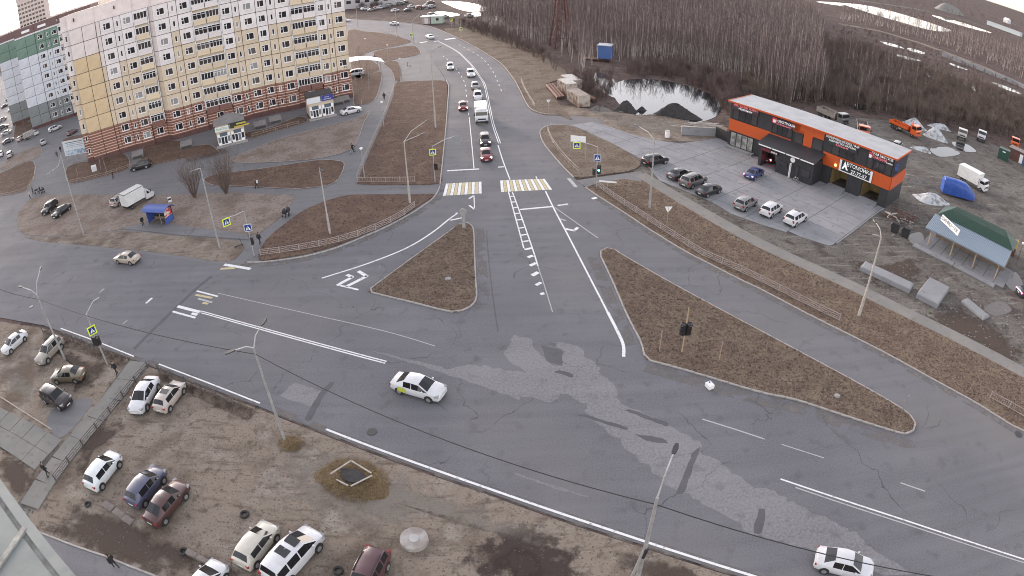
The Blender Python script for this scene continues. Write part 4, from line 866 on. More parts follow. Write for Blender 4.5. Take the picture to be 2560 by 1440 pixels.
s = MB().box((0, 0, 0), (5.0, 0.12, 0.85)).build('sign_board', 'plain', sh, color=(0.62, 0.63, 0.64)); _sa, _sb = P(2354.7, 543, 3.9), P(2397, 583, 3.9); _q = Matrix.Rotation(-srz, 3, 'Z') @ ((_sa+_sb)/2-Vector((sh0.x, sh0.y, 0))); s.location = (_q.x, _q.y, 3.9); s.rotation_euler = (R(-12), 0, math.atan2(_sb.y-_sa.y, _sb.x-_sa.x)-srz); s.scale = ((_sb-_sa).length/5.0, 1, 1)
letter('ШИН', 0.74, 'ink_dark', s, (-1.55, -0.075, 0), sx=0.95); letter('МОНТАЖ', 0.74, 'ink_dark', s, (0.75, -0.075, 0), sx=0.85)
# ------------------------------------------------------------------ vehicles
mat('car_paint', (0.5, 0.5, 0.5), 0.34, objcol=True, coat=0.5, col2=(0.90, 0.88, 0.86), scale=1.6, spec=0.5)
mat('car_glass', (0.012, 0.013, 0.015), 0.06, spec=0.55)
mat('car_trim', (0.018, 0.018, 0.02), 0.6)
mat('rim_alloy', (0.42, 0.42, 0.43), 0.35, 0.7)
mat('lamp_clear', (.24, .25, .26), .12); mat('lamp_on', (1, 1, 1), 0.3, emit=(1.0, 0.96, 0.88), es=7.0)
mat('lamp_red', (0.30, 0.012, 0.015), 0.3); mat('lamp_red_on', (0.8, 0.05, 0.08), 0.3, emit=(1.0, 0.06, 0.12), es=5.0)
mat('plate_white', (0.62, 0.62, 0.60), 0.5)
CAR = {   # stations x, half width, low, belt, top, half top width, cabin ; interval flags
 'sedan': dict(L=4.45, wr=0.32, ax=(-1.33, 1.32), W=0.87, st=[(-2.22, .68, .40, .76, .80, 0, 0), (-2.12, .81, .26, .92, .99, 0, 0), (-1.62, .86, .20, .94, 1.05, 0, 0), (-.92, .87, .18, .93, 1.41, .57, 1), (-.22, .875, .18, .92, 1.48, .60, 1), (-.17, .875, .18, .92, 1.48, .60, 1), (.42, .87, .18, .91, 1.43, .58, 1), (1.20, .86, .18, .92, 1.01, 0, 0), (1.74, .84, .20, .88, .95, 0, 0), (2.10, .78, .24, .76, .84, 0, 0), (2.22, .66, .34, .66, .72, 0, 0)], fl='--rgbgw---'),
 'hatch': dict(L=3.95, wr=0.31, ax=(-1.24, 1.24), W=0.84, st=[(-1.97, .68, .38, .72, .76, 0, 0), (-1.90, .79, .26, .94, 1.02, 0, 0), (-1.74, .82, .22, .98, 1.10, 0, 0), (-1.42, .83, .20, .96, 1.42, .55, 1), (-1.16, .84, .18, .95, 1.47, .58, 1), (-.26, .845, .18, .95, 1.50, .59, 1), (-.21, .845, .18, .95, 1.50, .59, 1), (.38, .84, .18, .93, 1.45, .57, 1), (1.12, .83, .18, .93, 1.02, 0, 0), (1.60, .81, .2, .89, .96, 0, 0), (1.88, .75, .24, .76, .84, 0, 0), (1.98, .63, .34, .66, .72, 0, 0)], fl='--rbgbgw---'),
 'suv': dict(L=4.55, wr=0.36, ax=(-1.34, 1.36), W=0.91, st=[(-2.27, .74, .46, .86, .90, 0, 0), (-2.20, .86, .34, 1.06, 1.14, 0, 0), (-2.08, .89, .30, 1.10, 1.22, 0, 0), (-1.82, .90, .28, 1.08, 1.60, .60, 1), (-1.10, .905, .26, 1.07, 1.69, .63, 1), (-.98, .905, .26, 1.07, 1.69, .63, 1), (-.24, .91, .26, 1.06, 1.70, .64, 1), (-.15, .91, .26, 1.06, 1.70, .64, 1), (.38, .905, .26, 1.05, 1.66, .62, 1), (1.02, .90, .26, 1.04, 1.13, 0, 0), (1.78, .88, .28, 1.00, 1.06, 0, 0), (2.14, .82, .32, .84, .90, 0, 0), (2.27, .68, .44, .70, .76, 0, 0)], fl='--rgbgbgw---'),
 'van': dict(L=4.75, wr=0.34, ax=(-1.42, 1.46), W=0.91, st=[(-2.37, .74, .42, .86, .92, 0, 0), (-2.31, .86, .28, 1.04, 1.12, 0, 0), (-2.22, .89, .24, 1.06, 1.20, 0, 0), (-2.02, .90, .22, 1.06, 1.66, .64, 1), (-1.15, .905, .20, 1.06, 1.75, .67, 1), (-1.05, .905, .20, 1.06, 1.75, .67, 1), (-.10, .91, .20, 1.05, 1.76, .67, 1), (0, .91, .20, 1.05, 1.76, .67, 1), (.70, .90, .20, 1.04, 1.66, .62, 1), (1.52, .88, .22, 1.00, 1.10, 0, 0), (2.02, .84, .24, .90, .97, 0, 0), (2.26, .78, .28, .74, .80, 0, 0), (2.37, .66, .40, .62, .68, 0, 0)], fl='--rgbgbgw---'),
}
def car_meshes(kind):
    key = ('car', kind)
    if key in _cache: return _cache[key]
    C = CAR[kind]; rows = []
    ST = C['st']
    for i, (x, w, lo, be, tp, wt, c) in enumerate(ST):
        nb = not c and any(ST[q][6] for q in (i-1, i+1) if 0 <= q < len(ST))
        if nb: h = [(w*.86, lo), (w*.975, lo+.13), (w, (lo+be)*.5+.06), (w*.965, be-.035), (w*.93, be), (w*.89, be+.02), (w*.80, tp-.02), (0, tp+.03)]
        elif c: h = [(w*.86, lo), (w*.975, lo+.13), (w, (lo+be)*.5+.06), (w*.975, be-.02), (w*.955, be+.005), (wt+.07, tp-.09), (wt*.95, tp-.025), (0, tp+.015)]
        else: h = [(w*.86, lo), (w*.975, lo+.13 if be-lo > .5 else lo+.05), (w, (lo+be)*.5+.06), (w*.965, be-.035), (w*.90, be), (w*.74, be+(tp-be)*.55), (w*.46, tp-.012), (0, tp)]
        rows.append([Vector((x, y, z)) for y, z in h])
    body, ws, rw, sl, sr = MB(), MB(), MB(), MB(), MB()
    V = {}
    def put(mb, side, i, j): return (rows[i][j].x, side*rows[i][j].y, rows[i][j].z)
    grid = {}
    def vid(i, j, side):
        k = (i, j, 0 if j == 7 else side)
        if k not in grid: grid[k] = len(body.v); body.v.append(put(body, side, i, j))
        return grid[k]
    n = len(rows)
    for side in (1, -1):
        for i in range(n-1):
            f = C['fl'][i]
            for j in range(7):
                q = [(i, j), (i+1, j), (i+1, j+1), (i, j+1)]
                if side > 0: q = q[::-1]
                tgt = None
                if f == 'g' and j == 4: tgt = sl if side > 0 else sr
                elif f == 'w' and j == 4: tgt = sl if side > 0 else sr
                elif f == 'w' and j == 6: tgt = ws
                elif f == 'r' and j == 6: tgt = rw
                if f == 'w' and j == 5 and side: tgt = ws if False else None
                if tgt is None: body.f.append(tuple(vid(a, b, side) for a, b in q))
                else: tgt.add([put(tgt, side, a, b) for a, b in q], [(0, 1, 2, 3)])
    for i, rev in ((0, False), (n-1, True)):      # end caps and floor
        loop = [vid(i, j, 1) for j in range(8)]+[vid(i, j, -1) for j in range(6, -1, -1)]
        body.f.append(tuple(loop if rev else loop[::-1]))
    body.f.append(tuple([vid(i, 0, 1) for i in range(n)]+[vid(i, 0, -1) for i in range(n-1, -1, -1)]))
    me = body.mesh('body', MATS['car_paint'], True)
    bm = bmesh.new(); bm.from_mesh(me); bmesh.ops.recalc_face_normals(bm, faces=bm.faces); bm.to_mesh(me); bm.free()
    me.set_sharp_from_angle(angle=R(34))
    W, wr = C['W'], C['wr']; xr, xf = C['ax']; L2 = C['L']/2
    tr = MB()
    for x in (xr, xf):
        for s in (1, -1): tr.cyl((x, s*(W-.25), wr+.02), (x, s*(W+.004), wr+.02), wr+.055, n=16)
    arch = []
    for x in (xr, xf):
        for s in (1, -1): arch.append(MB().cyl((x, s*(W-.25), wr+.02), (x, s*(W+.006), wr+.02), wr+.055, n=16).mesh('wheel_arch', MATS['car_trim']))
    ty = MB(); ty.loft([[(wr*k*math.cos(t), y, wr*k*math.sin(t)) for t in [2*math.pi*q/16 for q in range(16)]] for y, k in ((-.10, .62), (-.10, .93), (-.07, 1.0), (.07, 1.0), (.10, .93), (.10, .62))])
    ri = MB(); ri.cyl((0, -.095, 0), (0, .108, 0), wr*.62, wr*.60, 12); ri.cyl((0, .108, 0), (0, .118, 0), wr*.16, n=8)
    for q in range(5):
        t = 2*math.pi*q/5; ri.box((0, 0, 0), (wr*.5, .02, .05), 0, Matrix.Translation((0, .112, 0)) @ Matrix.Rotation(t, 4, 'Y') @ Matrix.Translation((wr*.32, 0, 0)))
    st = C['st']; f1 = st[-2]; r1 = st[1]
    hl = MB().box((0, 0, 0), (.34, .38, .12)).mesh('headlight', MATS['lamp_clear']); hlon = MB().box((0, 0, 0), (.20, .34, .15)).mesh('headlight', MATS['lamp_on'])
    tlh = .30 if kind in ('suv', 'van') else .16
    tl = MB().box((0, 0, 0), (.14, .26, tlh)).mesh('taillight', MATS['lamp_red']); tlon = MB().box((0, 0, 0), (.14, .28, tlh)).mesh('taillight', MATS['lamp_red_on'])
    mi = MB().box((0, 0, 0), (.12, .17, .13)).mesh('mirror', MATS['car_paint'])
    pl = MB().box((0, 0, 0), (.03, .50, .12)).mesh('licence_plate', MATS['plate_white'])
    bu = MB().box((0, 0, 0), (.10, W*1.5, .14)).mesh('bumper_strip', MATS['car_trim'])
    gr = MB().box((0, 0, 0), (.06, W*.9, .13)).mesh('grille', MATS['car_trim'])
    r = dict(body=me, ws=ws.mesh('windshield', MATS['car_glass'], True), rw=rw.mesh('rear_window', MATS['car_glass'], True), sl=sl.mesh('side_window', MATS['car_glass'], True), sr=sr.mesh('side_window', MATS['car_glass'], True),
             arch=arch, ty=ty.mesh('tyre', MATS['rubber'], True), ri=ri.mesh('rim', MATS['rim_alloy']), hl=hl, hlon=hlon, tl=tl, tlon=tlon, mi=mi, pl=pl, bu=bu, gr=gr,
             rail=MB().box((-.55, 0, 0), (1.7, .05, .05)).mesh('roof_rail', MATS['car_trim']), sun=MB().box((0, 0, 0), (.62, .92, .02)).mesh('sunroof', MATS['car_glass']))
    _cache[key] = r; return r
CARS = []
def car(kind, col, rear, front, label, group=None, lit=False, brake=False, rails=False, sun=None, cat='car', name=None, s=1.0, detail=True, z=0.0, taxi=False):
    C = CAR[kind]; M = car_meshes(kind)
    a, b = P(*rear, z), P(*front, z); c = (a+b)/2; rz = math.atan2(b.y-a.y, b.x-a.x)
    t = thing(name or {'sedan': 'sedan_car', 'hatch': 'hatchback_car', 'suv': 'suv_car', 'van': 'minivan_car'}[kind], label, cat, (c.x, c.y, z+0.005), rz, group)
    if s != 1.0: t.scale = (s, s, s)
    obj('body', M['body'], t, col); obj('windshield', M['ws'], t); obj('rear_window', M['rw'], t); obj('side_window', M['sl'], t); obj('side_window', M['sr'], t)
    W, wr = C['W'], C['wr']
    for k, x in enumerate(C['ax']):
        for q, sd in enumerate((1, -1)):
            obj('wheel_arch', M['arch'][k*2+q], t)
            wh = obj('wheel', M['ty'], t, None, (x, sd*(W-.075), wr), 0 if sd > 0 else math.pi); obj('rim', M['ri'], wh)
    st = C['st']; f1, f0, r1 = st[-2], st[-3], st[1]; L2 = C['L']/2
    for sd in (1, -1):
        obj('headlight', M['hlon'] if lit else M['hl'], t, None, (f1[0]-.12, sd*(f1[1]-.14), f1[3]+.0), sd*-.35)
        obj('taillight', M['tlon'] if brake else M['tl'], t, None, (r1[0]+.0, sd*(r1[1]-.13), r1[3]-.12), sd*.2)
        if detail:
            w_ = [q for q in st if q[6]][-1]; obj('mirror', M['mi'], t, col, (w_[0]+.42, sd*(W+.07), w_[3]+.06))
        if rails: obj('roof_rail', M['rail'], t, None, (0, sd*(st[5][5]-.02), st[5][4]-.0))
    obj('licence_plate', M['pl'], t, None, (L2+.0, 0, .44)); obj('licence_plate', M['pl'], t, None, (-L2-.0, 0, .60))
    if detail:
        obj('bumper_strip', M['bu'], t, None, (L2-.06, 0, .33)); obj('bumper_strip', M['bu'], t, None, (-L2+.06, 0, .36)); obj('grille', M['gr'], t, None, (f1[0]+.07, 0, f1[3]-.10))
    if sun:
        for x in sun: obj('sunroof', M['sun'], t, None, (x, 0, [q for q in st if q[6]][2][4]+.012))
    CARS.append(t); return t
SILV, WHT, BLK, GRY, DBL, BRN, BEI, OLV, RED, BLU = (.36, .36, .36), (.56, .57, .59), (.014, .014, .016), (.13, .13, .135), (.035, .042, .075), (.075, .035, .034), (.40, .37, .31), (.15, .13, .09), (.17, .018, .022), (.035, .055, .16)
G1, G2, G3, G4 = 'cars parked on the dirt lot below the road', 'cars parked on the car wash forecourt', 'cars queueing at the zebra crossing', 'cars parked around the apartment yards'
car('sedan', WHT, (66, 842), (14, 889), 'old white boxy sedan parked nose-out beside the silver SUV', G1, s=0.96)
car('suv', (.27, .25, .22), (152, 864), (106, 913), 'silver-beige SUV with roof rails parked beside the leaning lamp post', G1, rails=True, s=.97)
car('sedan', OLV, (214, 946), (138, 949), 'dark olive sedan parked next to the slab footpath on the dirt lot', G1)
car('suv', (.028, .022, .024), (112, 990), (182, 1022), 'near-black compact SUV with roof rails parked across the dirt lot', G1, rails=True)
car('sedan', WHT, (386, 964), (346, 1037), 'white sedan with dark bumper line parked against the lattice railing', G1, s=1.06)
car('hatch', (.42, .38, .35), (408, 1031), (450, 976), 'small pale pinkish hatchback with dark glass roof beside the white sedan', G1, sun=(-.35,))
car('hatch', (.62, .66, .68), (234, 1229), (296, 1150), 'pale silver-white three-door hatchback parked by the slab path', G1, s=1.08)
car('hatch', (.075, .08, .13), (338, 1272), (406, 1187), 'dark blue-grey hatchback parked beside the brown sedan', G1, s=1.08)
car('sedan', BRN, (386, 1316), (462, 1224), 'dark brown sedan with grey wheels parked beside the blue hatchback', G1, s=1.04)
car('hatch', (.50, .48, .42), (610, 1424), (684, 1326), 'beige hatchback with red tall taillights parked beside the white minivan', G1, s=1.03)
car('van', WHT, (688, 1460), (790, 1346), 'big white minivan with two dark sunroofs and a yellow sunshade', G1, sun=(-.55, .42), s=1.08)
car('suv', (.085, .035, .04), (937, 1424), (905, 1490), 'maroon SUV with a black roof rack on the dirt lot', G1, rails=True)
car('hatch', WHT, (500, 1500), (545, 1440), 'white car whose roof just shows by the concrete blocks', G1)
tx = car('sedan', WHT, (992, 964), (1106, 997), 'white taxi sedan with a yellow-green rear door driving on the main road', s=1.05)
MB().box((-1.05, -.905, .62), (.72, .02, .42)).build('door_decal', 'plain', tx, color=(.42, .46, .05))
car('sedan', WHT, (2040, 1405), (2166, 1436), 'white sedan driving past the double white line on the main road')
car('sedan', (.40, .35, .29), (345, 657), (297, 652), 'beige-silver sedan driving past the bus stop')
# queue at the zebra
car('sedan', RED, (1214, 381), (1217, 408), 'red sedan with headlights on, first in the queue at the stop line', G3, lit=True)
car('suv', (.045, .035, .04), (1211, 344), (1215, 372), 'dark SUV with headlights on, right behind the red sedan', G3, lit=True, s=.93)
car('suv', WHT, (1193, 236), (1197, 259), 'white SUV queueing just behind the white truck', G3, s=.97)
car('sedan', (.20, .19, .2), (1187, 212), (1190, 230), 'grey sedan between two white SUVs in the queue', G3)
car('suv', WHT, (1175, 180), (1180, 200), 'white SUV last in the queue before the bend', G3, lit=True)
car('suv', WHT, (1124, 163), (1128, 182), 'white SUV driving alone past the scooter bay', lit=True, s=.95)
car('sedan', RED, (1157, 262), (1159, 282), 'dark red sedan alone in the kerb lane beside the white truck', lit=True)
car('sedan', WHT, (1066, 92), (1086, 101), 'white sedan driving over the far zebra crossing', detail=False)
car('sedan', WHT, (998, 63), (974, 62), 'white sedan driving past the far bus stop kiosk', detail=False)
car('sedan', WHT, (858, 53), (872, 54), 'white car whose nose shows past the corner of the cream block', detail=False)
# forecourt
car('suv', BLK, (1608, 417), (1666, 403), 'black SUV alone nearest the lamp post on the forecourt', G2)
car('sedan', (.045, .05, .055), (1673, 453), (1722, 435), 'dark grey sedan between the black SUV and the dusty estate', G2)
car('suv', (.12, .115, .115), (1698, 476), (1766, 449), 'dusty dark grey SUV with roof rails, largest on the forecourt', G2, rails=True, s=1.08)
car('sedan', (.02, .02, .024), (1742, 495), (1800, 474), 'black sedan with sloping glass next to the dusty SUV', G2)
car('suv', (.20, .20, .205), (1838, 532), (1888, 504), 'mid-grey crossover parked beside the first white crossover', G2, s=.98)
car('suv', WHT, (1903, 549), (1950, 519), 'white crossover between the grey crossover and the other white one', G2, s=.98)
car('suv', WHT, (1960, 572), (2014, 540), 'white crossover with black roof panel at the end of the forecourt row', G2, s=1.0, sun=(.1,))
car('sedan', BLU, (1864, 453), (1904, 431), 'blue sedan with tail lights on driving towards the wash bays', brake=True)
car('suv', (.06, .015, .02), (1914, 410), (1946, 396), 'dark red SUV with brake lights inside the annex wash bay', brake=True, s=.9)
car('sedan', (.06, .055, .065), (2188, 478), (2202, 462), 'dark sedan inside the lit right-hand wash bay', s=.95)
car('suv', (.30, .29, .27), (2230, 380), (2254, 360), 'abandoned dull silver SUV in the mud behind the car wash', s=.92)
car('sedan', (.05, .05, .075), (2537, 738), (2600, 742), 'dark sedan with red tail light on passing the shelter yard', brake=True)
# apartment yards
car('suv', (.018, .016, .018), (380, 415), (328, 428), 'black SUV parked along the low fence in front of the cream block', G4)
car('sedan', WHT, (852, 289), (904, 277), 'white sedan with black wheels parked beside the flat-roofed shop entrance', G4)
car('suv', WHT, (128, 331), (150, 321), 'white crossover parked against the green block', G4)
car('hatch', SILV, (105, 354), (113, 368), 'silver hatchback driving into the yard passage', None)
car('hatch', (.12, .06, .06), (176, 338), (187, 331), 'dull red hatchback partly hidden by the cream block', G4)
car('suv', BLK, (143, 511), (110, 543), 'black SUV parked on the sandy ground left of the bus stop', G4)
car('sedan', BLK, (170, 524), (142, 545), 'black sedan beside the black SUV on the sandy ground', G4)
car('suv', (.30, .29, .27), (288, 518), (318, 496), 'grey SUV parked tight against the white box truck', G4, rails=True)
car('hatch', (.42, .36, .34), (46, 356), (62, 344), 'pale pink car parked behind the white pickup van', G4)
car('van', WHT, (897, 188), (880, 190), 'white minibus parked under the pale awning', 'yard vehicles', s=1.0)
for i, (x, y, dx, dy, k, c, l) in enumerate(((8, 302, 14, -7, 'hatch', SILV, 'silver hatchback, upper end of the yard row by the dark wall strip'), (10, 322, 16, -6, 'suv', BLK, 'black crossover in the yard row below the silver hatchback'), (17, 336, 20, -8, 'sedan', SILV, 'grey sedan with white roof shine in the yard row'), (21, 357, 16, -7, 'sedan', (.05, .05, .06), 'dark car with bright roof parked at the lawn corner'), (26, 392, 5, -14, 'suv', SILV, 'silver SUV at the edge of the left lawn'), (3, 390, 4, -12, 'sedan', WHT, 'white car cut by the picture edge at the left lawn'), (12, 268, 9, -5, 'sedan', BLK, 'black sedan in the far yard row'), (30, 275, 9, -5, 'sedan', WHT, 'white sedan in the far yard row'), (22, 250, 9, -5, 'hatch', GRY, 'grey hatchback at the far end of the yard'))):
    car(k, c, (x-dx*.7, y-dy*.7), (x+dx*.7, y+dy*.7), l, G4, detail=False)
# far car park beyond the bend
G5 = 'cars in the far car park by the melt ponds'
far = [(913, 25, WHT, 'white'), (930, 27, (.2, .2, .2), 'grey'), (942, 23, (.3, .06, .06), 'dark red'), (952, 22, WHT, 'white'), (966, 20, (.1, .1, .1), 'black'), (974, 14, SILV, 'silver'), (1002, 12, (.09, .1, .1), 'charcoal'), (1014, 8, (.06, .06, .07), 'black'), (1028, 19, WHT, 'white'), (1050, 22, (.14, .05, .05), 'maroon'), (1066, 17, WHT, 'white'), (1080, 19, SILV, 'silver'), (1077, 10, (.05, .05, .05), 'black'), (1020, 28, (.06, .06, .06), 'black'), (988, 29, WHT, 'white'), (1093, 44, (.12, .14, .12), 'dark green'), (1110, 45, SILV, 'silver'), (1173, 43, SILV, 'silver'), (1082, 40, (.10, .12, .10), 'green-grey')]
for i, (x, y, c, nm) in enumerate(far):
    car(('suv', 'sedan', 'hatch')[i % 3], c, (x-9, y+1.5), (x+9, y-1.5), nm+' car in the far car park by the melt ponds', G5, detail=False)

# ---- trucks
def wheel(parent, x, y, r=0.48, w=0.28):
    key = ('tw', r, w)
    if key not in _cache:
        ty = MB(); ty.loft([[(r*k*math.cos(t), yy, r*k*math.sin(t)) for t in [2*math.pi*q/16 for q in range(16)]] for yy, k in ((-w/2, .6), (-w/2, .93), (-w/3, 1), (w/3, 1), (w/2, .93), (w/2, .6))])
        ri = MB(); ri.cyl((0, -w/2+.01, 0), (0, w/2-.03, 0), r*.6, n=12); ri.cyl((0, w/2-.03, 0), (0, w/2+.02, 0), r*.22, n=8)
        _cache[key] = (ty.mesh('tyre', MATS['rubber'], True), ri.mesh('rim', MATS['rim_alloy']))
    a, b = _cache[key]
    o = obj('wheel', a, parent, None, (x, y, r), 0 if y > 0 else math.pi); obj('rim', b, o)
def cab(parent, x0, w, h, l, col, z0=0.55, slope=0.35, glass=True, hood=0.0, frame_col=None):
    """forward-control cab: front at x0"""
    prof = [(x0-l, z0), (x0, z0), (x0, z0+h*.42), (x0-slope*.4, z0+h*.55), (x0-slope, z0+h), (x0-l, z0+h)]
    if hood: prof = [(x0-l, z0), (x0, z0), (x0, z0+h*.40), (x0-hood, z0+h*.5), (x0-hood-slope, z0+h), (x0-l, z0+h)]
    rings = [[(x, y*k, z) for x, z in prof] for y, k in ((-w/2, 1), (w/2, 1))]
    b = MB().loft(rings); o = b.build('cab', 'car_paint', parent, color=col)
    a = Vector((prof[3][0], 0, prof[3][1])); c = Vector((prof[4][0], 0, prof[4][1])); nrm = Vector((c.z-a.z, 0, a.x-c.x)).normalized()*.012
    p, q = a.lerp(c, .10)+nrm, a.lerp(c, .82)+nrm
    MB().quad((p.x, -w/2+.1, p.z), (p.x, w/2-.1, p.z), (q.x, w/2-.14, q.z), (q.x, -w/2+.14, q.z)).build('windshield', 'car_glass', parent)
    for s in (1, -1):
        y = s*(w/2+.01); xs = [x0-l*.82, prof[3][0]-.12, prof[4][0]-.05-slope*.2, x0-l*.82]; zs = [a.z+.05, a.z+.05, c.z-.22, c.z-.22]
        pts = [(xs[k], y, zs[k]) for k in range(4)]
        MB().quad(*(pts if s < 0 else pts[::-1])).build('side_window', 'car_glass', parent)
        MB().box((x0+.01, s*(w/2-.28), z0+.30), (.06, .34, .2)).build('headlight', 'lamp_clear', parent)
        MB().box((prof[3][0]-.05, s*(w/2+.16), a.z+.35), (.10, .22, .42)).build('mirror', 'car_trim', parent)
    MB().box((x0+.0, 0, z0+.02), (.16, w+.02, .3)).build('bumper', 'car_trim' if frame_col is None else 'car_paint', parent, color=frame_col)
    MB().box((x0+.015, 0, z0+h*.26), (.03, w*.62, .26)).build('grille', 'car_trim', parent)
    return o
def truck_root(name, label, rear, front, cat='truck', group=None):
    a, b = P(*rear), P(*front); c = (a+b)/2; t = thing(name, label, cat, (c.x, c.y, 0.01), math.atan2(b.y-a.y, b.x-a.x), group); return t
def chassis(t, x0, x1, z=.62, w=.8): MB().box(((x0+x1)/2, .38, z), (x1-x0, .12, .2)).box(((x0+x1)/2, -.38, z), (x1-x0, .12, .2)).box((x0+.1, 0, z), (.14, 1.9, .16)).build('chassis', 'car_trim', t)
# white box truck by the bus stop
t = truck_root('box_truck', 'white box truck parked beside the grey SUV behind the bus stop', (316, 528), (380, 492))
cab(t, 2.9, 1.95, 1.65, 1.75, WHT, .42, .55, hood=.65); chassis(t, -2.9, 2.2)
MB().box((-0.95, 0, 1.98), (4.0, 2.1, 2.1)).build('cargo_box', 'car_paint', t, color=(.62, .64, .64))
MB().box((-2.97, 0, 1.98), (.05, 1.95, 1.95)).build('rear_door', 'car_paint', t, color=(.60, .61, .62))
MB().box((-0.95, 1.06, 3.0), (4.06, .05, .08)).box((-0.95, -1.06, 3.0), (4.06, .05, .08)).box((-2.98, 0, 3.0), (.05, 2.1, .08)).build('box_rim', 'car_trim', t)
for x in (-1.9, 1.9):
    for y in (.85, -.85): wheel(t, x, y, .36, .24)
# white truck in the queue (high cab with sleeper box)
t = truck_root('box_truck', 'white high truck with headlights, tallest vehicle in the queue at the crossing', (1200, 275), (1207, 327))
cab(t, 3.2, 2.3, 2.0, 1.8, WHT, .55, .25); chassis(t, -3.2, 2.6, .75)
MB().box((-1.0, 0, 1.95), (4.3, 2.3, 1.9)).build('cargo_box', 'car_paint', t, color=(.60, .60, .58))
MB().box((2.0, 0, 2.65), (1.2, 1.9, .35)).build('wind_deflector', 'car_paint', t, color=WHT)
for x in (-2.0, 2.2):
    for y in (1.0, -1.0): wheel(t, x, y, .48, .3)
# small white pickup van in the yard
t = truck_root('box_truck', 'small white box van parked beside the pale pink car in the yard', (58, 354), (100, 334), group='yard vehicles')
cab(t, 2.6, 1.9, 1.5, 1.7, WHT, .42, .5, hood=.6); chassis(t, -2.6, 2.0)
MB().box((-0.9, 0, 1.5), (3.4, 2.0, 1.5)).build('cargo_box', 'plain_rough', t, color=(.36, .34, .33))
for x in (-1.6, 1.7):
    for y in (.8, -.8): wheel(t, x, y, .34, .24)
# orange flatbed with crane, rear upper-left, cab lower-right
ORG = (.60, .10, .015)
def dumper(label, rear, front, kind, cabcol):
    t = truck_root('flatbed_truck' if kind == 'crane' else 'dump_truck', label, rear, front)
    cab(t, 3.9, 2.4, 2.05, 1.6, cabcol, .75, .22, frame_col=cabcol); chassis(t, -3.9, 3.0, .85)
    bx0, bx1 = -3.9, (1.4 if kind == 'crane' else 1.7)
    colr = ORG if kind == 'crane' else (.22, .20, .18)
    mb = MB(); H = .62 if kind == 'crane' else 1.05; z0 = 1.15
    MB().box(((bx0+bx1)/2, 0, z0), (bx1-bx0, 2.4, .14)).build('bed_floor', 'plain_rough', t, color=tuple(q*.5 for q in colr))
    for y in (1.2, -1.2): MB().box(((bx0+bx1)/2, y, z0+H/2), (bx1-bx0, .08, H)).build('bed_side', 'plain_rough', t, color=colr)
    for x in (bx0, bx1): MB().box((x, 0, z0+H/2+(.15 if x == bx1 else 0)), (.08, 2.32, H+(.3 if x == bx1 else 0))).build('bed_gate', 'plain_rough', t, color=colr)
    if kind == 'crane':
        MB().box((1.85, 0, 1.5), (.5, .7, 1.1)).cyl((1.85, 0, 1.9), (1.75, .5, 3.2), .2, .14, 6).cyl((1.75, .5, 3.2), (1.9, -.9, 2.2), .15, .1, 6).build('crane_arm', 'car_paint', t, color=(.62, .09, .02))
        MB().box((-1.2, -1.0, .75), (1.6, .3, .35)).build('side_locker', 'metal_galv', t)
    else:
        h = MB(); rg = random.Random(9); n = 9
        for i in range(n):
            for j in range(5):
                x0, x1 = bx0+.1+(bx1-bx0-.2)*i/n, bx0+.1+(bx1-bx0-.2)*(i+1)/n; y0, y1 = -1.1+2.2*j/5, -1.1+2.2*(j+1)/5
                hh = lambda x, y: z0+.25+.5*max(0, 1-(y/1.3)**2)*(.6+.4*math.sin(x*2.1+y))
                h.quad((x0, y0, hh(x0, y0)), (x1, y0, hh(x1, y0)), (x1, y1, hh(x1, y1)), (x0, y1, hh(x0, y1)))
        h.build('load', 'spoil', t)
    for x in (-2.9, -1.6, 2.8):
        for y in (1.0, -1.0): wheel(t, x, y, .52, .32)
    return t
mat('spoil', (.085, .072, .066), .95, col2=(.17, .155, .145), scale=1.5, bump=.05)
dumper('orange crane flatbed truck parked behind the car wash beside the big snow heap', (2218, 312), (2304, 352), 'crane', ORG)
dumper('dump truck with an orange cab and load of rubble close behind the car wash roof', (2150, 322), (2158, 352), 'dump', ORG)
dumper('long rusty dump truck loaded with grey rubble at the wood edge behind the car wash', (2040, 285), (2120, 322), 'dump', (.10, .10, .10))
t = truck_root('tractor_truck', 'old white stripped truck cab at the wood edge near the snow heaps', (2402, 340), (2403, 354))
cab(t, 2.2, 2.3, 2.0, 1.6, (.45, .45, .44), .8, .2); chassis(t, -2.4, 2.0, .85)
for x in (-1.5, 1.2):
    for y in (1.0, -1.0): wheel(t, x, y, .5, .3)
t = truck_root('tractor_truck', 'white bonneted truck parked facing the yard beside the stripped cab', (2458, 340), (2448, 360))
cab(t, 2.9, 2.2, 1.9, 2.6, WHT, .7, .35, hood=1.1); chassis(t, -2.9, 2.4, .85)
for x in (-1.8, 2.0):
    for y in (1.0, -1.0): wheel(t, x, y, .5, .3)
t = truck_root('tractor_truck', 'orange empty truck cab standing behind the green container', (2532, 362), (2536, 380))
cab(t, 1.6, 2.3, 2.1, 1.6, ORG, .9, .15); chassis(t, -2.0, 1.4, .85)
for x in (-1.2, .8):
    for y in (1.0, -1.0): wheel(t, x, y, .5, .3)
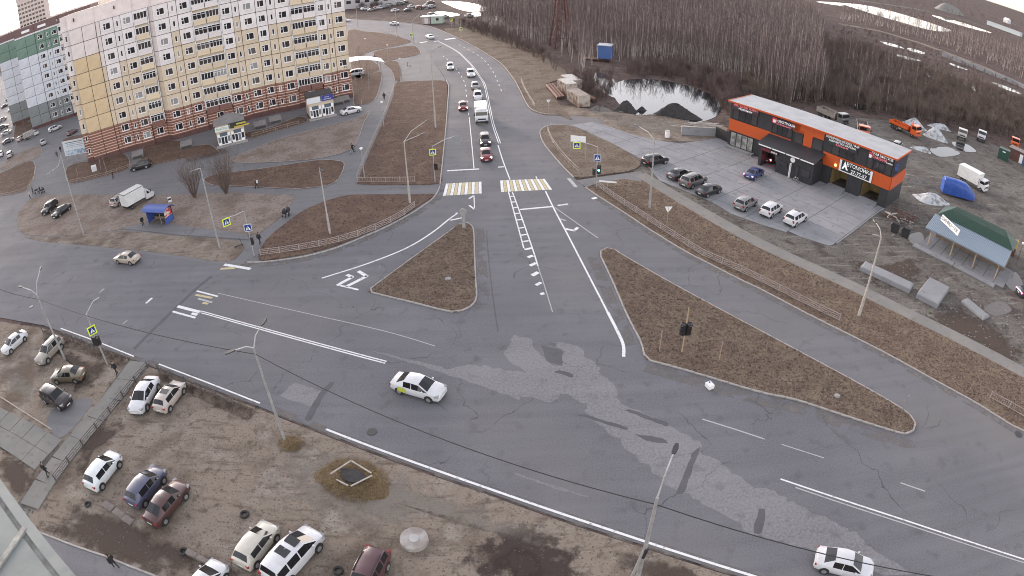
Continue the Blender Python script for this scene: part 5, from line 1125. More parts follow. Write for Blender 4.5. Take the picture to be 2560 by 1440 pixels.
# white box truck and blue tarpaulin-covered van
t = truck_root('box_truck', 'white box truck with green-tinted glass parked beside the blue tarpaulin', (2396, 446), (2462, 482))
cab(t, 3.3, 2.1, 1.75, 1.5, WHT, .55, .22, frame_col=WHT); chassis(t, -3.3, 2.6, .7)
MB().box((-0.75, 0, 1.98), (5.0, 2.3, 2.2)).build('cargo_box', 'car_paint', t, color=(.60, .62, .61))
for x in (-2.1, 2.5):
    for y in (.95, -.95): wheel(t, x, y, .42, .26)
mat('tarp_blue', (.025, .085, .36), .42, col2=(.018, .06, .27), scale=1.4, bump=.06, bscale=2.2)
a, b = P(2350, 478), P(2434, 502); c = (a+b)/2
t = thing('covered_van', 'vehicle wrapped in a crumpled bright blue tarpaulin beside the white box truck', 'covered van', (c.x, c.y, 0), math.atan2(b.y-a.y, b.x-a.x))
prof = [(-3.3, 2.6, 1.0), (-3.1, 2.85, 1.06), (-1.5, 2.9, 1.08), (0, 2.85, 1.08), (1.2, 2.7, 1.06), (2.1, 2.2, 1.02), (2.8, 1.55, .98), (3.3, 1.15, .88)]
rg = random.Random(4); rings = []
for x, h, w in prof:
    ring = []
    for k in range(15):
        u = k/14; ang = math.pi*u; y = math.cos(ang); z = math.sin(ang)
        yy = w*1.12*(abs(y)**.45)*(1 if y > 0 else -1); zz_ = .28+(h-.28)*(z**.42)
        ring.append((x+rg.uniform(-.08, .08), yy+rg.uniform(-.06, .06), zz_+rg.uniform(-.05, .05)))
    rings.append(ring)
tb = MB(); tb.loft(rings, closed=False, caps=False); k0 = len(tb.v)
for r_ in (rings[0], rings[-1]):
    k = len(tb.v); tb.v += [tuple(p) for p in r_]; tb.f.append(tuple(range(k, k+15)))
tb.build('tarpaulin', 'tarp_blue', t, smooth=True); chassis(t, -3.0, 2.8, .42)
for x in (-2.0, 2.0):
    for y in (.85, -.85): wheel(t, x, y, .36, .24)
# ------------------------------------------------------------------ street furniture
def hgt(base, tp):
    g = P(*base); d = px_dir(*tp); k = (g.x*d.x+g.y*d.y)/(d.x*d.x+d.y*d.y); return CAM_H+d.z*k
def at_z(px, z): return P(px[0], px[1], z)
mat('pole_conc', (.40, .37, .34), .8, col2=(.32, .29, .26), scale=2.0)
mat('lamp_head', (.03, .03, .032), .5)
def lamp(label, base, tp, heads, r=0.11, mt='metal_galv', group='street lamps', headcol='lamp_head', collar=None, h=None, lean=None):
    g = P(*base); h = h or hgt(base, tp)
    t = thing('street_lamp', label, 'street lamp', (g.x, g.y, 0.0), 0, group)
    if collar:
        MB().cyl((0, 0, 0), (0, 0, collar), r*1.5, r*1.4, 10).build('pole_base', mt, t); MB().cyl((0, 0, collar), (0, 0, h), r, r*.6, 8).build('pole', mt, t)
    else: MB().cyl((0, 0, -.1), (0, 0, h), r*1.25, r*.7, 10).build('pole', mt, t)
    for px, dz in heads:
        e = at_z(px, h+dz)-g; e.z = h+dz
        m = Vector((e.x*.35, e.y*.35, h+dz*.75)); d = (e-m).normalized(); d.z *= .3; d.normalize()
        MB().tube([(0, 0, h-.05), m, e], [.055, .05, .04]).build('arm', mt, t)
        hd = MB(); u = Vector((-d.y, d.x, 0)).normalized(); rings = []
        for s, wd in ((-.1, .07), (.05, .14), (.45, .17), (.72, .10)):
            c = e+d*s; rings.append([c+u*wd+Vector((0, 0, -.03)), c+u*wd*.8+Vector((0, 0, .06)), c-u*wd*.8+Vector((0, 0, .06)), c-u*wd+Vector((0, 0, -.03))])
        hd.loft(rings).build('lamp_head', headcol, t)
    return t
l1 = lamp('leaning grey twin-arm lamp post beside the silver-beige SUV', (163, 899), (92.7, 735), [((100, 674), .9), ((55, 718), .5)])
l2 = lamp('grey twin-arm lamp post rising from a straw mound by the road edge', (713, 1102), (624, 872), [((654, 812), .8), ((585, 876), .4)])
l3 = lamp('braced lamp post with one black lamp head beside the main road edge line', (1592, 1452), (1639, 1243), [((1684, 1132), .9)], r=.13)
g = P(1592, 1452); b_ = P(1566, 1470)-g
MB().tube([(b_.x, b_.y, 0), (0.05, 0.05, 4.2)], .10).build('brace', 'metal_galv', l3)
MB().cyl((-.05, -.12, 3.0), (.1, -.12, 3.9), .12, n=8).build('junction_box', 'black_plastic', l3)
lamp('slim lamp post with short arm in front of the bus stop', (549.5, 620.4), (501.6, 421), [((484, 427), .15)], r=.10)
lamp('lamp post on the sandy ground near the two black parked cars', (209.3, 585.3), (152, 388), [((128, 430), -1.9)], r=.10)
lamp('pale lamp post with thick foot on the curved verge', (825.5, 585), (796.7, 420), [((801, 424), -.2)], r=.10, collar=2.8, mt='pole_conc')
lamp('tall curved twin-arm lamp post beside the zebra crossing railing', (1025.2, 508.6), (1011.7, 353), [((1062, 304), 1.1), ((1052, 336), .0)], r=.11, mt='pole_conc', collar=2.6)
lamp('tall pale lamp post at the corner of the scooter bay', (1089, 320), (1072, 128), [((1096, 118), .3)], r=.11, mt='pole_conc', collar=4.0)
lamp('lamp post at the head of the car wash forecourt', (1623.5, 521), (1634, 350), [((1596, 315), .8)], r=.11, mt='metal_galv', collar=2.4)
lamp('pale lamp post between the long verge fence and the concrete slabs', (2146.7, 790), (2201, 592), [((2190, 556), .7), ((2178, 586), .2)], r=.12, mt='pole_conc', collar=2.3)
lamp('far lamp post by the road past the cream block', (894, 66), (889, 22), [((893, 20), .3)], r=.1, mt='pole_conc')
lamp('far lamp post opposite the kiosk at the bend', (993, 92), (990, 27), [((980, 24), .3)], r=.1, mt='pole_conc')
lamp('far lamp post beside the bend crossing', (1034, 108), (1031, 52), [((1047, 38), .5)], r=.1, mt='pole_conc')
for lb, b, tp in (('low path lamp with white head beside the verge railing corner', (911.7, 445), (901.7, 374)), ('low path lamp with white head by the walking person in black', (960, 318), (952, 258)), ('low path lamp with white head on the small lawn by the bay', (971, 153), (968.5, 114)), ('low path lamp with white head on the lawn behind the cream block', (915, 124), (913, 98)), ('low path lamp with white head at the corner of the scooter bay', (1003, 197), (1000, 148))):
    g = P(*b); h = hgt(b, tp); t = thing('path_lamp', lb, 'path lamp', (g.x, g.y, 0), 0, 'low lamps along the footpath')
    MB().cyl((0, 0, 0), (0, 0, h), .07, .05, 8).build('pole', 'metal_galv', t); MB().cyl((0, 0, h), (0, 0, h+.22), .16, .22, 10).cyl((0, 0, h+.22), (0, 0, h+.34), .30, .08, 10).build('lamp_head', 'frame_white', t)
# cables between the lamps along the road
mat('cable', (.012, .012, .012), .6)
def cable(label, a, b, sag, r=.035, n=14, name='cable'):
    pts = [a.lerp(b, k/n)-Vector((0, 0, sag*4*(k/n)*(1-k/n))) for k in range(n+1)]
    tag(MB().tube(pts, r, 5).build(name, 'cable', smooth=True), label, 'cable', 'overhead cables along the road')
def tip(lo, dz=-.6): return Vector((lo.location.x, lo.location.y, [c for c in lo.children if c.name.startswith('pole')][0].bound_box[6][2]+dz))
c1, c2, c3 = tip(l1), tip(l2), tip(l3)
cable('black overhead cable from the leaning lamp post to the straw mound lamp post', c1, c2, .5)
cable('black overhead cable from the straw mound lamp post to the braced lamp post', c2, c3, .7)
c4 = c3+(c3-c2)*1.0; c4.z = c3.z
cable('black overhead cable from the braced lamp post over the white sedan', c3, c4, .6)
c0 = c1+(c1-c2)*.7; c0.z = c1.z
cable('black overhead cable running on past the leaning lamp post', c1, c0, .6)

mat('sign_blue', (.012, .035, .19), .4); mat('sign_lime', (.62, .74, .03), .4, emit=(.7, .85, .05), es=.02)  # lime plate is no lamp; a faint glow is added to its colour
_sq = lambda s, y, d=.02: MB().box((0, y, 0), (s, d, s))
def ped_sign(parent, loc, rz, s=.9, lime=True):
    p = obj('sign_plate', _sq(s*1.25 if lime else s*1.05, 0).mesh('sign_plate', MATS['sign_lime' if lime else 'frame_white']), parent, None, loc, rz)
    _sq(s*.92, -.016).build('sign_face', 'sign_blue', p)
    MB().prism([(-s*.36, -s*.3), (s*.36, -s*.3), (0, s*.36)], .028, .036, Matrix(((1, 0, 0, 0), (0, 0, -1, 0), (0, 1, 0, 0), (0, 0, 0, 1)))).build('sign_triangle', 'ink_white', p)
    MB().box((0, -.042, .03), (.10*s, .01, .22*s)).box((-.06*s, -.042, -.17*s), (.07*s, .01, .2*s)).box((.07*s, -.042, -.17*s), (.07*s, .01, .2*s)).cyl((0, -.047, .19*s), (0, -.037, .19*s), .055*s, n=8).build('sign_figure', 'ink_dark', p)
    MB().box((0, .02, 0), (s*1.15, .02, s*1.15)).build('sign_back', 'metal_grey', p)
    return p
mat('tl_green', (.02, .5, .3), .3, emit=(.1, 1.0, .55), es=6); mat('tl_off', (.03, .012, .01), .3)
def traffic_light(parent, loc, rz, on=None, s=1.0):
    h = obj('signal_head', MB().box((0, 0, 0), (.36*s, .26*s, 1.0*s)).box((0, .15*s, 0), (.5*s, .03*s, 1.1*s)).mesh('signal_head', MATS['black_plastic']), parent, None, loc, rz)
    for k, z in enumerate((.32, 0, -.32)):
        MB().cyl((0, -.14*s, z*s), (0, -.12*s, z*s), .12*s, n=12).build('lens', 'tl_green' if on == k else 'tl_off', h)
        MB().box((0, -.22*s, z*s+.13*s), (.26*s, .2*s, .02*s)).build('visor', 'black_plastic', h)
    return h
def face_cam(p): return math.atan2(-p.x, p.y)      # rz so that local -Y looks at the camera (plan)
def pole_thing(name, label, cat, base, tp=None, h=None, r=.08, mt='metal_galv', group=None):
    g = P(*base); h = h or hgt(base, tp); t = thing(name, label, cat, (g.x, g.y, 0), 0, group)
    MB().cyl((0, 0, -.05), (0, 0, h), r, r*.85, 8).build('pole', mt, t); return t, g, h
def arm_to(t, g, h, px, dz=0.0, r=.05, mt='metal_galv'):
    e = at_z(px, h+dz)-g; e.z = h+dz; MB().tube([(0, 0, h), (e.x*.5, e.y*.5, h+dz), e], r).build('arm', mt, t); return e
SG = 'signal posts at the crossings'
t, g, h = pole_thing('signal_post', 'signal post with mast arm and blue crossing sign left of the queue', 'signal post', (1088, 457), (1075, 366), group=SG)
e = arm_to(t, g, h, (1138, 340), .3); f = face_cam(g); ped_sign(t, (.0, -.14, hgt((1088, 457), (1077, 380))), f, .75)
traffic_light(t, (.35, -.1, hgt((1088, 457), (1085, 416))), f+.9); MB().box((e.x, e.y, e.z-.5), (1.0, .06, 1.0)).build('mesh_screen', 'metal_grey', t)
t, g, h = pole_thing('signal_post', 'signal post showing a green light beside the driveway island', 'signal post', (1490.6, 470), (1492, 367), group=SG)
f = face_cam(g); e = arm_to(t, g, h, (1442, 352), .1); ped_sign(t, (e.x, e.y-.1, e.z-.65), f, .8); ped_sign(t, (0, -.14, hgt((1490.6, 470), (1494, 394))), f, lime=False)
traffic_light(t, (.24, -.12, hgt((1490.6, 470), (1496, 424))), f, 1, 1.15); traffic_light(t, (-.35, .1, hgt((1490.6, 470), (1484, 430))), f+2.2, None, .9)
t, g, h = pole_thing('signal_post', 'signal post with yellow-framed crossing sign on its arm beside the bus stop platform', 'signal post', (635.8, 639), (608.6, 528), group=SG)
f = face_cam(g); e = arm_to(t, g, h, (562, 546), -.2); ped_sign(t, (e.x+.15, e.y-.1, e.z-.45), f+.3, .8); ped_sign(t, (.1, -.16, hgt((635.8, 639), (620, 568))), f-.2, lime=False)
traffic_light(t, (.25, -.1, hgt((635.8, 639), (630, 601))), f+1.2, None, .9)
t, g, h = pole_thing('signal_post', 'near signal post with yellow-framed crossing sign and cluster of black signal heads', 'signal post', (269, 912), (215, 787), r=.10, group=SG)
f = face_cam(g); e = arm_to(t, g, h, (258, 738), .9); MB().box((e.x, e.y, e.z), (.9, .05, 1.0), f+.6).build('sign_back', 'metal_grey', t)
ped_sign(t, (.1, -.2, hgt((269, 912), (231, 823))), f+.1, .78)
for dx, dr in ((-.3, 1.2), (.28, -.2), (.05, 2.2)): traffic_light(t, (dx, -.12, hgt((269, 912), (243, 850))), f+dr, None, .95)
t, g, h = pole_thing('signal_post', 'signal post with paired dark signal heads on the long traffic island', 'signal post', (1704, 882), (1712, 768), r=.07, mt='post_tan', group=SG)
f = face_cam(g)
for dx in (-.27, .27): traffic_light(t, (dx, -.1, hgt((1704, 882), (1708, 821))), f+dx*2, None, 1.15)
# small signs and posts
t, g, h = pole_thing('give_way_sign', 'white triangular give-way sign on the long verge', 'road sign', (1667, 562), (1671, 518), r=.04, mt='post_tan')
MB().prism([(-.5, .42), (.5, .42), (0, -.42)], -.02, .02, Matrix(((1, 0, 0, 0), (0, 0, -1, 0), (0, 1, 0, h-.35), (0, 0, 0, 1)))).build('sign_plate', 'frame_white', t)
t, g, h = pole_thing('give_way_sign', 'small triangular sign beside the far railing end', 'road sign', (1371, 274), (1370, 250), r=.04)
MB().prism([(-.4, .35), (.4, .35), (0, -.35)], -.02, .02, Matrix(((1, 0, 0, 0), (0, 0, -1, 0), (0, 1, 0, h-.3), (0, 0, 0, 1)))).build('sign_plate', 'frame_white', t)
t, g, h = pole_thing('billboard_sign', 'wide white sign board on two posts behind the driveway signal post', 'road sign', (1425, 392), (1424, 358), h=2.6, r=.05); o2 = P(1464, 396)-g
MB().cyl((o2.x, o2.y, 0), (o2.x, o2.y, 2.6), .05, n=6).build('pole', 'metal_galv', t); MB().box((o2.x/2, o2.y/2-.06, 3.1), (o2.length*.95, .06, 1.0), math.atan2(o2.y, o2.x)).build('sign_plate', 'frame_white', t)
t, g, h = pole_thing('name_plate', 'low white lettered name plate beside the verge fence corner', 'sign', (1519, 471), (1518, 453), h=.9, r=.03)
MB().box((0, 0, 1.0), (2.4, .05, .22), -.25).build('plate', 'frame_white', t)
for i, (lb, b, tp) in enumerate((('bare tilted post at the right tip of the long traffic island', (2253, 1033), (2268, 988)), ('thin pale stake left of the island signal post', (1648, 880), (1655, 830)), ('thin pale stake right of the island signal post', (1797, 902), (1807, 856)), ('thin dark post on the left corner of the triangular island', (957, 716), (947, 668)))):
    t, g, h = pole_thing('post', lb, 'post', b, tp, r=.04, mt='post_tan' if i in (1, 2) else 'metal_grey', group='posts on the traffic islands')
    MB().cyl((0, 0, h), (0, 0, h+.05), .06, n=8).build('cap', 'metal_grey', t)
t, g, h = pole_thing('reflector_column', 'thick grey striped column with round sign at the tip of the triangular island', 'traffic column', (1160, 571), (1158, 536), r=.22)
MB().cyl((0, -.05, h+.35), (0, .03, h+.35), .42, n=16).build('round_sign', 'metal_galv', t); MB().cyl((0, 0, h*.45), (0, 0, h*.55), .225, n=10).build('stripe', 'metal_grey', t)
for lb, b, tp, sp in (('far yellow crossing sign on a post at the bend lawn', (1030, 112), (1026, 84), (1026, 87)), ('far yellow crossing sign on a post by the roadside field', (1153, 96), (1152, 50), (1153, 72)), ('far yellow crossing sign behind the kiosk', (1129, 68), (1128, 49), (1128, 50))):
    t, g, h = pole_thing('crossing_sign', lb, 'road sign', b, tp, r=.06, group='far crossing signs'); ped_sign(t, (0, -.1, hgt(b, sp)), face_cam(g), .8)

# fences: posts and lattice panels as parts
mat('fence_metal', (.36, .31, .29), .7, col2=(.25, .21, .195), scale=3.0)
mat('fence_dark', (.12, .105, .10), .75, col2=(.08, .07, .066), scale=3.0)
mat('rail_metal', (.34, .29, .25), .6, col2=(.24, .19, .16), scale=2.0)
def panel_lattice(L, h=.78, mt='fence_metal'):
    key = ('lat', round(L, 1), h, mt)
    if key in _cache: return _cache[key]
    m = MB(); t = .05
    for z in (h, .12): m.box((L/2, 0, z), (L, t, t))
    for k in range(2):
        x0, x1 = L*(.04+.5*k), L*(.46+.5*k)
        for z in (h*.72, h*.40): m.box(((x0+x1)/2, 0, z), ((x1-x0)*.72, t*.9, t))
        for x in (x0+(x1-x0)*.14, x1-(x1-x0)*.14): m.box((x, 0, h*.56), (t, t*.8, h*.36))
        for x in (x0, x1): m.box((x, 0, h*.56), (t*.7, t*.7, h*.85))
    me = m.mesh('lattice_panel', MATS[mt]); _cache[key] = me; return me
def fence(label, px, spacing, kind='lattice', h=.8, name='lattice_fence', cat='fence', mt='fence_metal', sm=True, z0=.08):
    ws = PL(px); ws = smooth(ws, 8) if sm and len(ws) > 2 else ws; pts = resample(ws, spacing)
    c = pts[0]; t = thing(name, label, cat, (c.x, c.y, 0))
    pm = MB().box((0, 0, h/2+.03), (.09, .09, h+.1)).mesh('post', MATS[mt]) if kind != 'rail' else MB().cyl((0, 0, 0), (0, 0, h), .035, n=6).mesh('post', MATS[mt])
    for i, p in enumerate(pts):
        q = p-c; n_ = pts[min(i+1, len(pts)-1)]-pts[i-1 if i == len(pts)-1 else i]; rz = math.atan2(n_.y, n_.x)
        obj('post', pm, t, None, (q.x, q.y, z0), rz)
        if i < len(pts)-1:
            d = pts[i+1]-p; L = d.length
            if kind == 'lattice': obj('lattice_panel', panel_lattice(L, h, mt), t, None, (q.x, q.y, z0), rz)
            elif kind == 'rail':
                key = ('rail', round(L, 2), h, mt)
                if key not in _cache: _cache[key] = MB().cyl((0, 0, h), (L, 0, h), .03, n=6).mesh('rail', MATS[mt]), MB().cyl((0, 0, h*.5), (L, 0, h*.5), .022, n=6).mesh('rail', MATS[mt])
                for me in _cache[key]: obj('rail', me, t, None, (q.x, q.y, z0), rz)
            elif kind == 'bars':
                key = ('bars', round(L, 2), h)
                if key not in _cache:
                    m = MB(); m.box((L/2, 0, h), (L, .05, .05)); m.box((L/2, 0, .15), (L, .05, .05))
                    for k in range(int(L/.25)): m.box((.12+k*.25, 0, h/2+.08), (.025, .025, h-.2))
                    _cache[key] = m.mesh('bar_panel', MATS[mt])
                obj('bar_panel', _cache[key], t, None, (q.x, q.y, z0), rz)
            elif kind == 'wire':
                key = ('wire', round(L, 2), mt)
                if key not in _cache:
                    m = MB(); r2 = random.Random(3)
                    for z in (.25, .5, .75): m.cyl((0, 0, z+r2.uniform(-.1, .1)), (L, 0, z+r2.uniform(-.1, .1)), .018, n=4)
                    for k in range(int(L/.3)): m.cyl((k*.3, 0, .1), (k*.3+r2.uniform(-.3, .3), r2.uniform(-.1, .1), .8), .012, n=3)
                    _cache[key] = m.mesh('mesh_panel', MATS[mt])
                obj('mesh_panel', _cache[key], t, None, (q.x, q.y, z0), rz)
    return t
fence('long lattice fence along the slip road verge beside the car wash', [(1487, 462), (1524, 490), (1580, 527), (1648, 572), (1720, 618), (1770, 648), (1820, 668), (1900, 706), (1972, 742), (2028, 770), (2085, 798), (2143, 823)], 2.55)
fence('short bar fence at the right end of the long verge', [(2473, 997), (2520, 1022), (2600, 1070)], 2.4, 'bars')
fence('curved lattice fence following the kerb of the rounded verge', [(652, 640), (700, 634), (760, 625), (817.5, 614), (868.6, 601), (920, 584), (964.5, 564.5), (1003, 544), (1031.6, 524.6), (1055, 501)], 2.5)
fence('low pale bar railing across the foot of the tall verge', [(894, 457), (980, 457), (1068, 456)], 2.2, 'bars', mt='rail_metal', sm=False)
fence('pale two-bar railing climbing along the footpath beside the tall verge', [(893, 452), (905, 420), (932, 357), (959, 297), (981, 238), (987, 215)], 2.4, 'rail', .85, 'path_railing', 'railing', 'rail_metal')
fence('lattice fence along the slab footpath on the dirt lot', [(372, 922), (330, 972), (285, 1027), (237, 1085), (190, 1142), (150, 1195), (122, 1232)], 2.3, mt='fence_dark')
fence('broken wire fence with dry weeds beside the leaning lamp post', [(110, 836), (150, 846), (200, 862), (248, 882), (285, 902)], 2.2, 'wire', .9, 'wire_fence', mt='fence_dark')
fence('broken wire fence with dry weeds beside the parked white sedan', [(398, 930), (450, 955), (510, 982), (570, 1008), (622, 1034)], 2.2, 'wire', .9, 'wire_fence', mt='fence_dark')
fence('two-bar railing on the driveway island', [(1369, 330), (1377, 352), (1397, 383), (1422, 412), (1448, 437)], 2.0, 'rail', .9, 'path_railing', 'railing', 'rail_metal')
fence('two-bar railing on the roadside field before the driveway', [(1303, 206), (1312, 228), (1325, 252), (1337, 272)], 2.0, 'rail', .9, 'path_railing', 'railing', 'rail_metal')
q7 = lambda *p: zz(480, 200, 6.545, *p)
fence('low pale railing of the flower bed between the two shop entrances', q7((990, 950), (1400, 830), (1880, 705)), 2.5, 'rail', .8, 'bed_railing', 'railing', 'rail_metal', sm=False)
qf = lambda *p: zz(0, 260, 5.5375, *p)
fence('low pale railing in front of the brown lawn before the cream block', qf((945, 1110), (1200, 1060), (1520, 985), (1790, 885), (2100, 850)), 2.5, 'rail', .7, 'bed_railing', 'railing', 'rail_metal', sm=False)
fence('pale double railing round the left lawn corner', qf((0, 1290), (330, 1225), (430, 1120), (490, 1010), (500, 860)), 2.5, 'rail', .7, 'bed_railing', 'railing', 'rail_metal')

# bus stop shelter
mat('stop_blue', (.05, .09, .30), .4); mat('stop_dark', (.035, .03, .03), .8)
a, b = P(260+1000/9, 440+1090/9), P(260+1395/9, 440+1115/9); d = b-a
bs = thing('bus_shelter', 'blue bus shelter with rounded roof and red poster beside the road', 'bus shelter', (a.x, a.y, .1), math.atan2(d.y, d.x))
W_, D_ = d.length, 1.9; prof = []
for k in range(9):
    u = k/8; ang = math.pi*.98*u; prof.append((D_*.5-D_*.62*math.cos(ang)-.1, 2.15+.55*math.sin(ang)))
m = MB(); m.loft([[(x, y, z) for y, z in prof]+[(x, y, z-.05) for y, z in prof[::-1]] for x in (-.35, W_+.75)]); m.build('roof', 'stop_blue', bs, smooth=True)
MB().box((W_/2, D_, 1.1), (W_+.3, .06, 2.1)).build('back_wall', 'stop_dark', bs)
MB().box((.02, D_*.5, 1.1), (.07, D_*.9, 2.1)).build('side_panel', 'stop_blue', bs)
MB().box((W_+.1, D_*.5, .48), (.06, D_*.95, .95)).build('side_panel', 'stop_blue', bs)
MB().box((W_+.1, D_*.62, 1.62), (.08, D_*.7, 1.2)).build('poster', 'poster_red', bs) if 'poster_red' in MATS else None
mat('poster_red', (.42, .05, .05), .5, col2=(.60, .50, .46), scale=1.7, lo=.5, hi=.53)
MB().box((W_+.1, D_*.5, 1.62), (.08, D_*.8, 1.2)).build('poster', 'poster_red', bs)
for x in (.05, W_*.78): MB().cyl((x, .05, 0), (x, .05, 2.2), .05, n=8).build('post', 'metal_grey', bs)
MB().box((W_*.42, D_-.4, .48), (W_*.75, .36, .06)).box((W_*.15, D_-.4, .23), (.06, .3, .44)).box((W_*.7, D_-.4, .23), (.06, .3, .44)).build('bench', 'post_tan', bs)
t, g, h = pole_thing('stop_sign', 'white bus stop flag sign behind the blue shelter', 'road sign', (430, 520), (425, 495), r=.04); MB().box((0, -.05, h-.2), (.6, .05, .85), face_cam(g)).build('sign_plate', 'frame_white', t); MB().box((0, -.09, h-.15), (.5, .03, .3), face_cam(g)).build('sign_face', 'ink_dark', t)

# billboard beside the cream block
a, b = P(0+930/5.5375, 260+800/5.5375), P(0+1240/5.5375, 260+745/5.5375); d = b-a
bb = thing('billboard', 'large pale billboard with small print beside the end of the cream block', 'billboard', (a.x, a.y, 0), math.atan2(d.y, d.x))
MB().box((d.length/2, 0, 3.2), (d.length, .15, 3.6)).build('board', 'plain', bb, color=(.50, .52, .53)); mat('print_blue', (.16, .25, .34), .6, col2=(.40, .45, .50), scale=1.2, lo=.45, hi=.55)
MB().box((d.length/2, -.09, 2.1), (d.length*.9, .04, 1.1)).build('print_band', 'print_blue', bb)
for k, z in enumerate((4.5, 4.1, 3.7, 3.3)): MB().box((d.length*.5, -.09, z), (d.length*(.75-.08*(k % 2)), .03, .14)).build('print_line', 'ink_dark' if k == 0 else 'print_blue', bb)
for x in (.4, d.length/2, d.length-.4): MB().cyl((x, .12, 0), (x, .12, 3.2), .1, n=6).build('post', 'metal_grey', bb)
t = thing('utility_box', 'small white utility cabinet on the lawn corner by the cream block', 'utility box', P(237, 428), R(25)); MB().box((0, 0, .65), (1.1, .6, 1.3)).build('cabinet', 'frame_white', t); MB().box((0, -.31, .65), (.9, .03, 1.1)).build('door', 'plain', t, color=(.5, .5, .5))
# pale awning
g = P(893, 183); t = thing('awning', 'pale curved awning roof beside the corner of the cream block', 'awning', (g.x, g.y, 0), R(20))
rr = MB(); rr.loft([[(x, y, 2.6+1.5*math.sin(math.pi*(x+7)/14)*(1) ) for y in (-3, 3)]+[(x, y, 2.5+1.5*math.sin(math.pi*(x+7)/14)) for y in (3, -3)] for x in (-7, -5, -3, -1, 1, 3, 5, 7)]); rr.build('canopy', 'frame_white', t)
for x in (-6, 0, 6):
    for y in (-2.6, 2.6): MB().cyl((x, y, 0), (x, y, 2.7), .06, n=6).build('post', 'metal_grey', t)
# far kiosk
g = P(1078, 58); t = thing('kiosk', 'small white and green kiosk at the far bus stop', 'kiosk', (g.x, g.y, 0), R(-8))
MB().box((-1.5, 0, 1.4), (3.0, 3.2, 2.8)).build('wall', 'plain', t, color=(.40, .30, .29)); MB().box((2.6, 0, 1.4), (4.6, 3.2, 2.8)).build('wall', 'plain', t, color=(.42, .50, .42)); MB().box((.8, 0, 2.95), (9.0, 4.0, .3)).build('roof', 'frame_white', t)
MB().box((2.9, -1.62, 1.7), (1.0, .05, 1.0)).build('window', 'window_glass', t, color=(.04, .04, .04)); MB().box((-1.5, -1.62, 1.2), (1.4, .05, 2.2)).build('door', 'plain', t, color=(.6, .6, .58))

# parapet of the camera's own building in the near corner
mat('flashing', (.185, .205, .195), .6, col2=(.155, .17, .163), scale=3.0, bump=.004, bscale=8); mat('caulk', (.16, .155, .14), .9, col2=(.30, .30, .28), scale=14, bump=.01, bscale=30)
zl = 33.6
par = thing('parapet_ledge', 'pale grey-green flashed parapet ledge of the building the camera hangs on', 'parapet', P(0, 1330, zl))
lo = par.location
e0, e1 = P(0, 1196, zl), P(190, 1440, zl); ed = (e1-e0).normalized(); en = Vector((-ed.y, ed.x, 0)); 
if en.dot(P(0, 1440, zl)-e0) < 0: en = -en
A_, B_ = e0-ed*1.6, e1+ed*1.2
def lp(v, s, n): return v+en*n
w1 = abs((P(0, 1262, zl)-e0).dot(en)); w0 = abs((P(0, 1240, zl)-e0).dot(en))
def strip_box(n0, n1, z0, z1, name, m, a=A_, b=B_):
    q = [a+en*n0, b+en*n0, b+en*n1, a+en*n1]; MB().prism([(v.x-lo.x, v.y-lo.y) for v in q], z0-zl, z1-zl).build(name, m, par)
strip_box(0, w0, zl-.35, zl, 'edge_flashing', 'flashing'); strip_box(w0, w1, zl-.3, zl-.012, 'caulk_joint', 'caulk'); strip_box(w1, 3.5, zl-.35, zl-.006, 'top_flashing', 'flashing')
j0, j1 = P(62, 1318, zl), P(-15, 1430, zl); jd = (j1-j0).normalized(); jn = Vector((-jd.y, jd.x, 0))*.012
q = [j0+jn, j0-jn, j1+jd*.5-jn, j1+jd*.5+jn]; MB().prism([(v.x-lo.x, v.y-lo.y) for v in q], -.02, .002).build('caulk_joint', 'caulk', par)

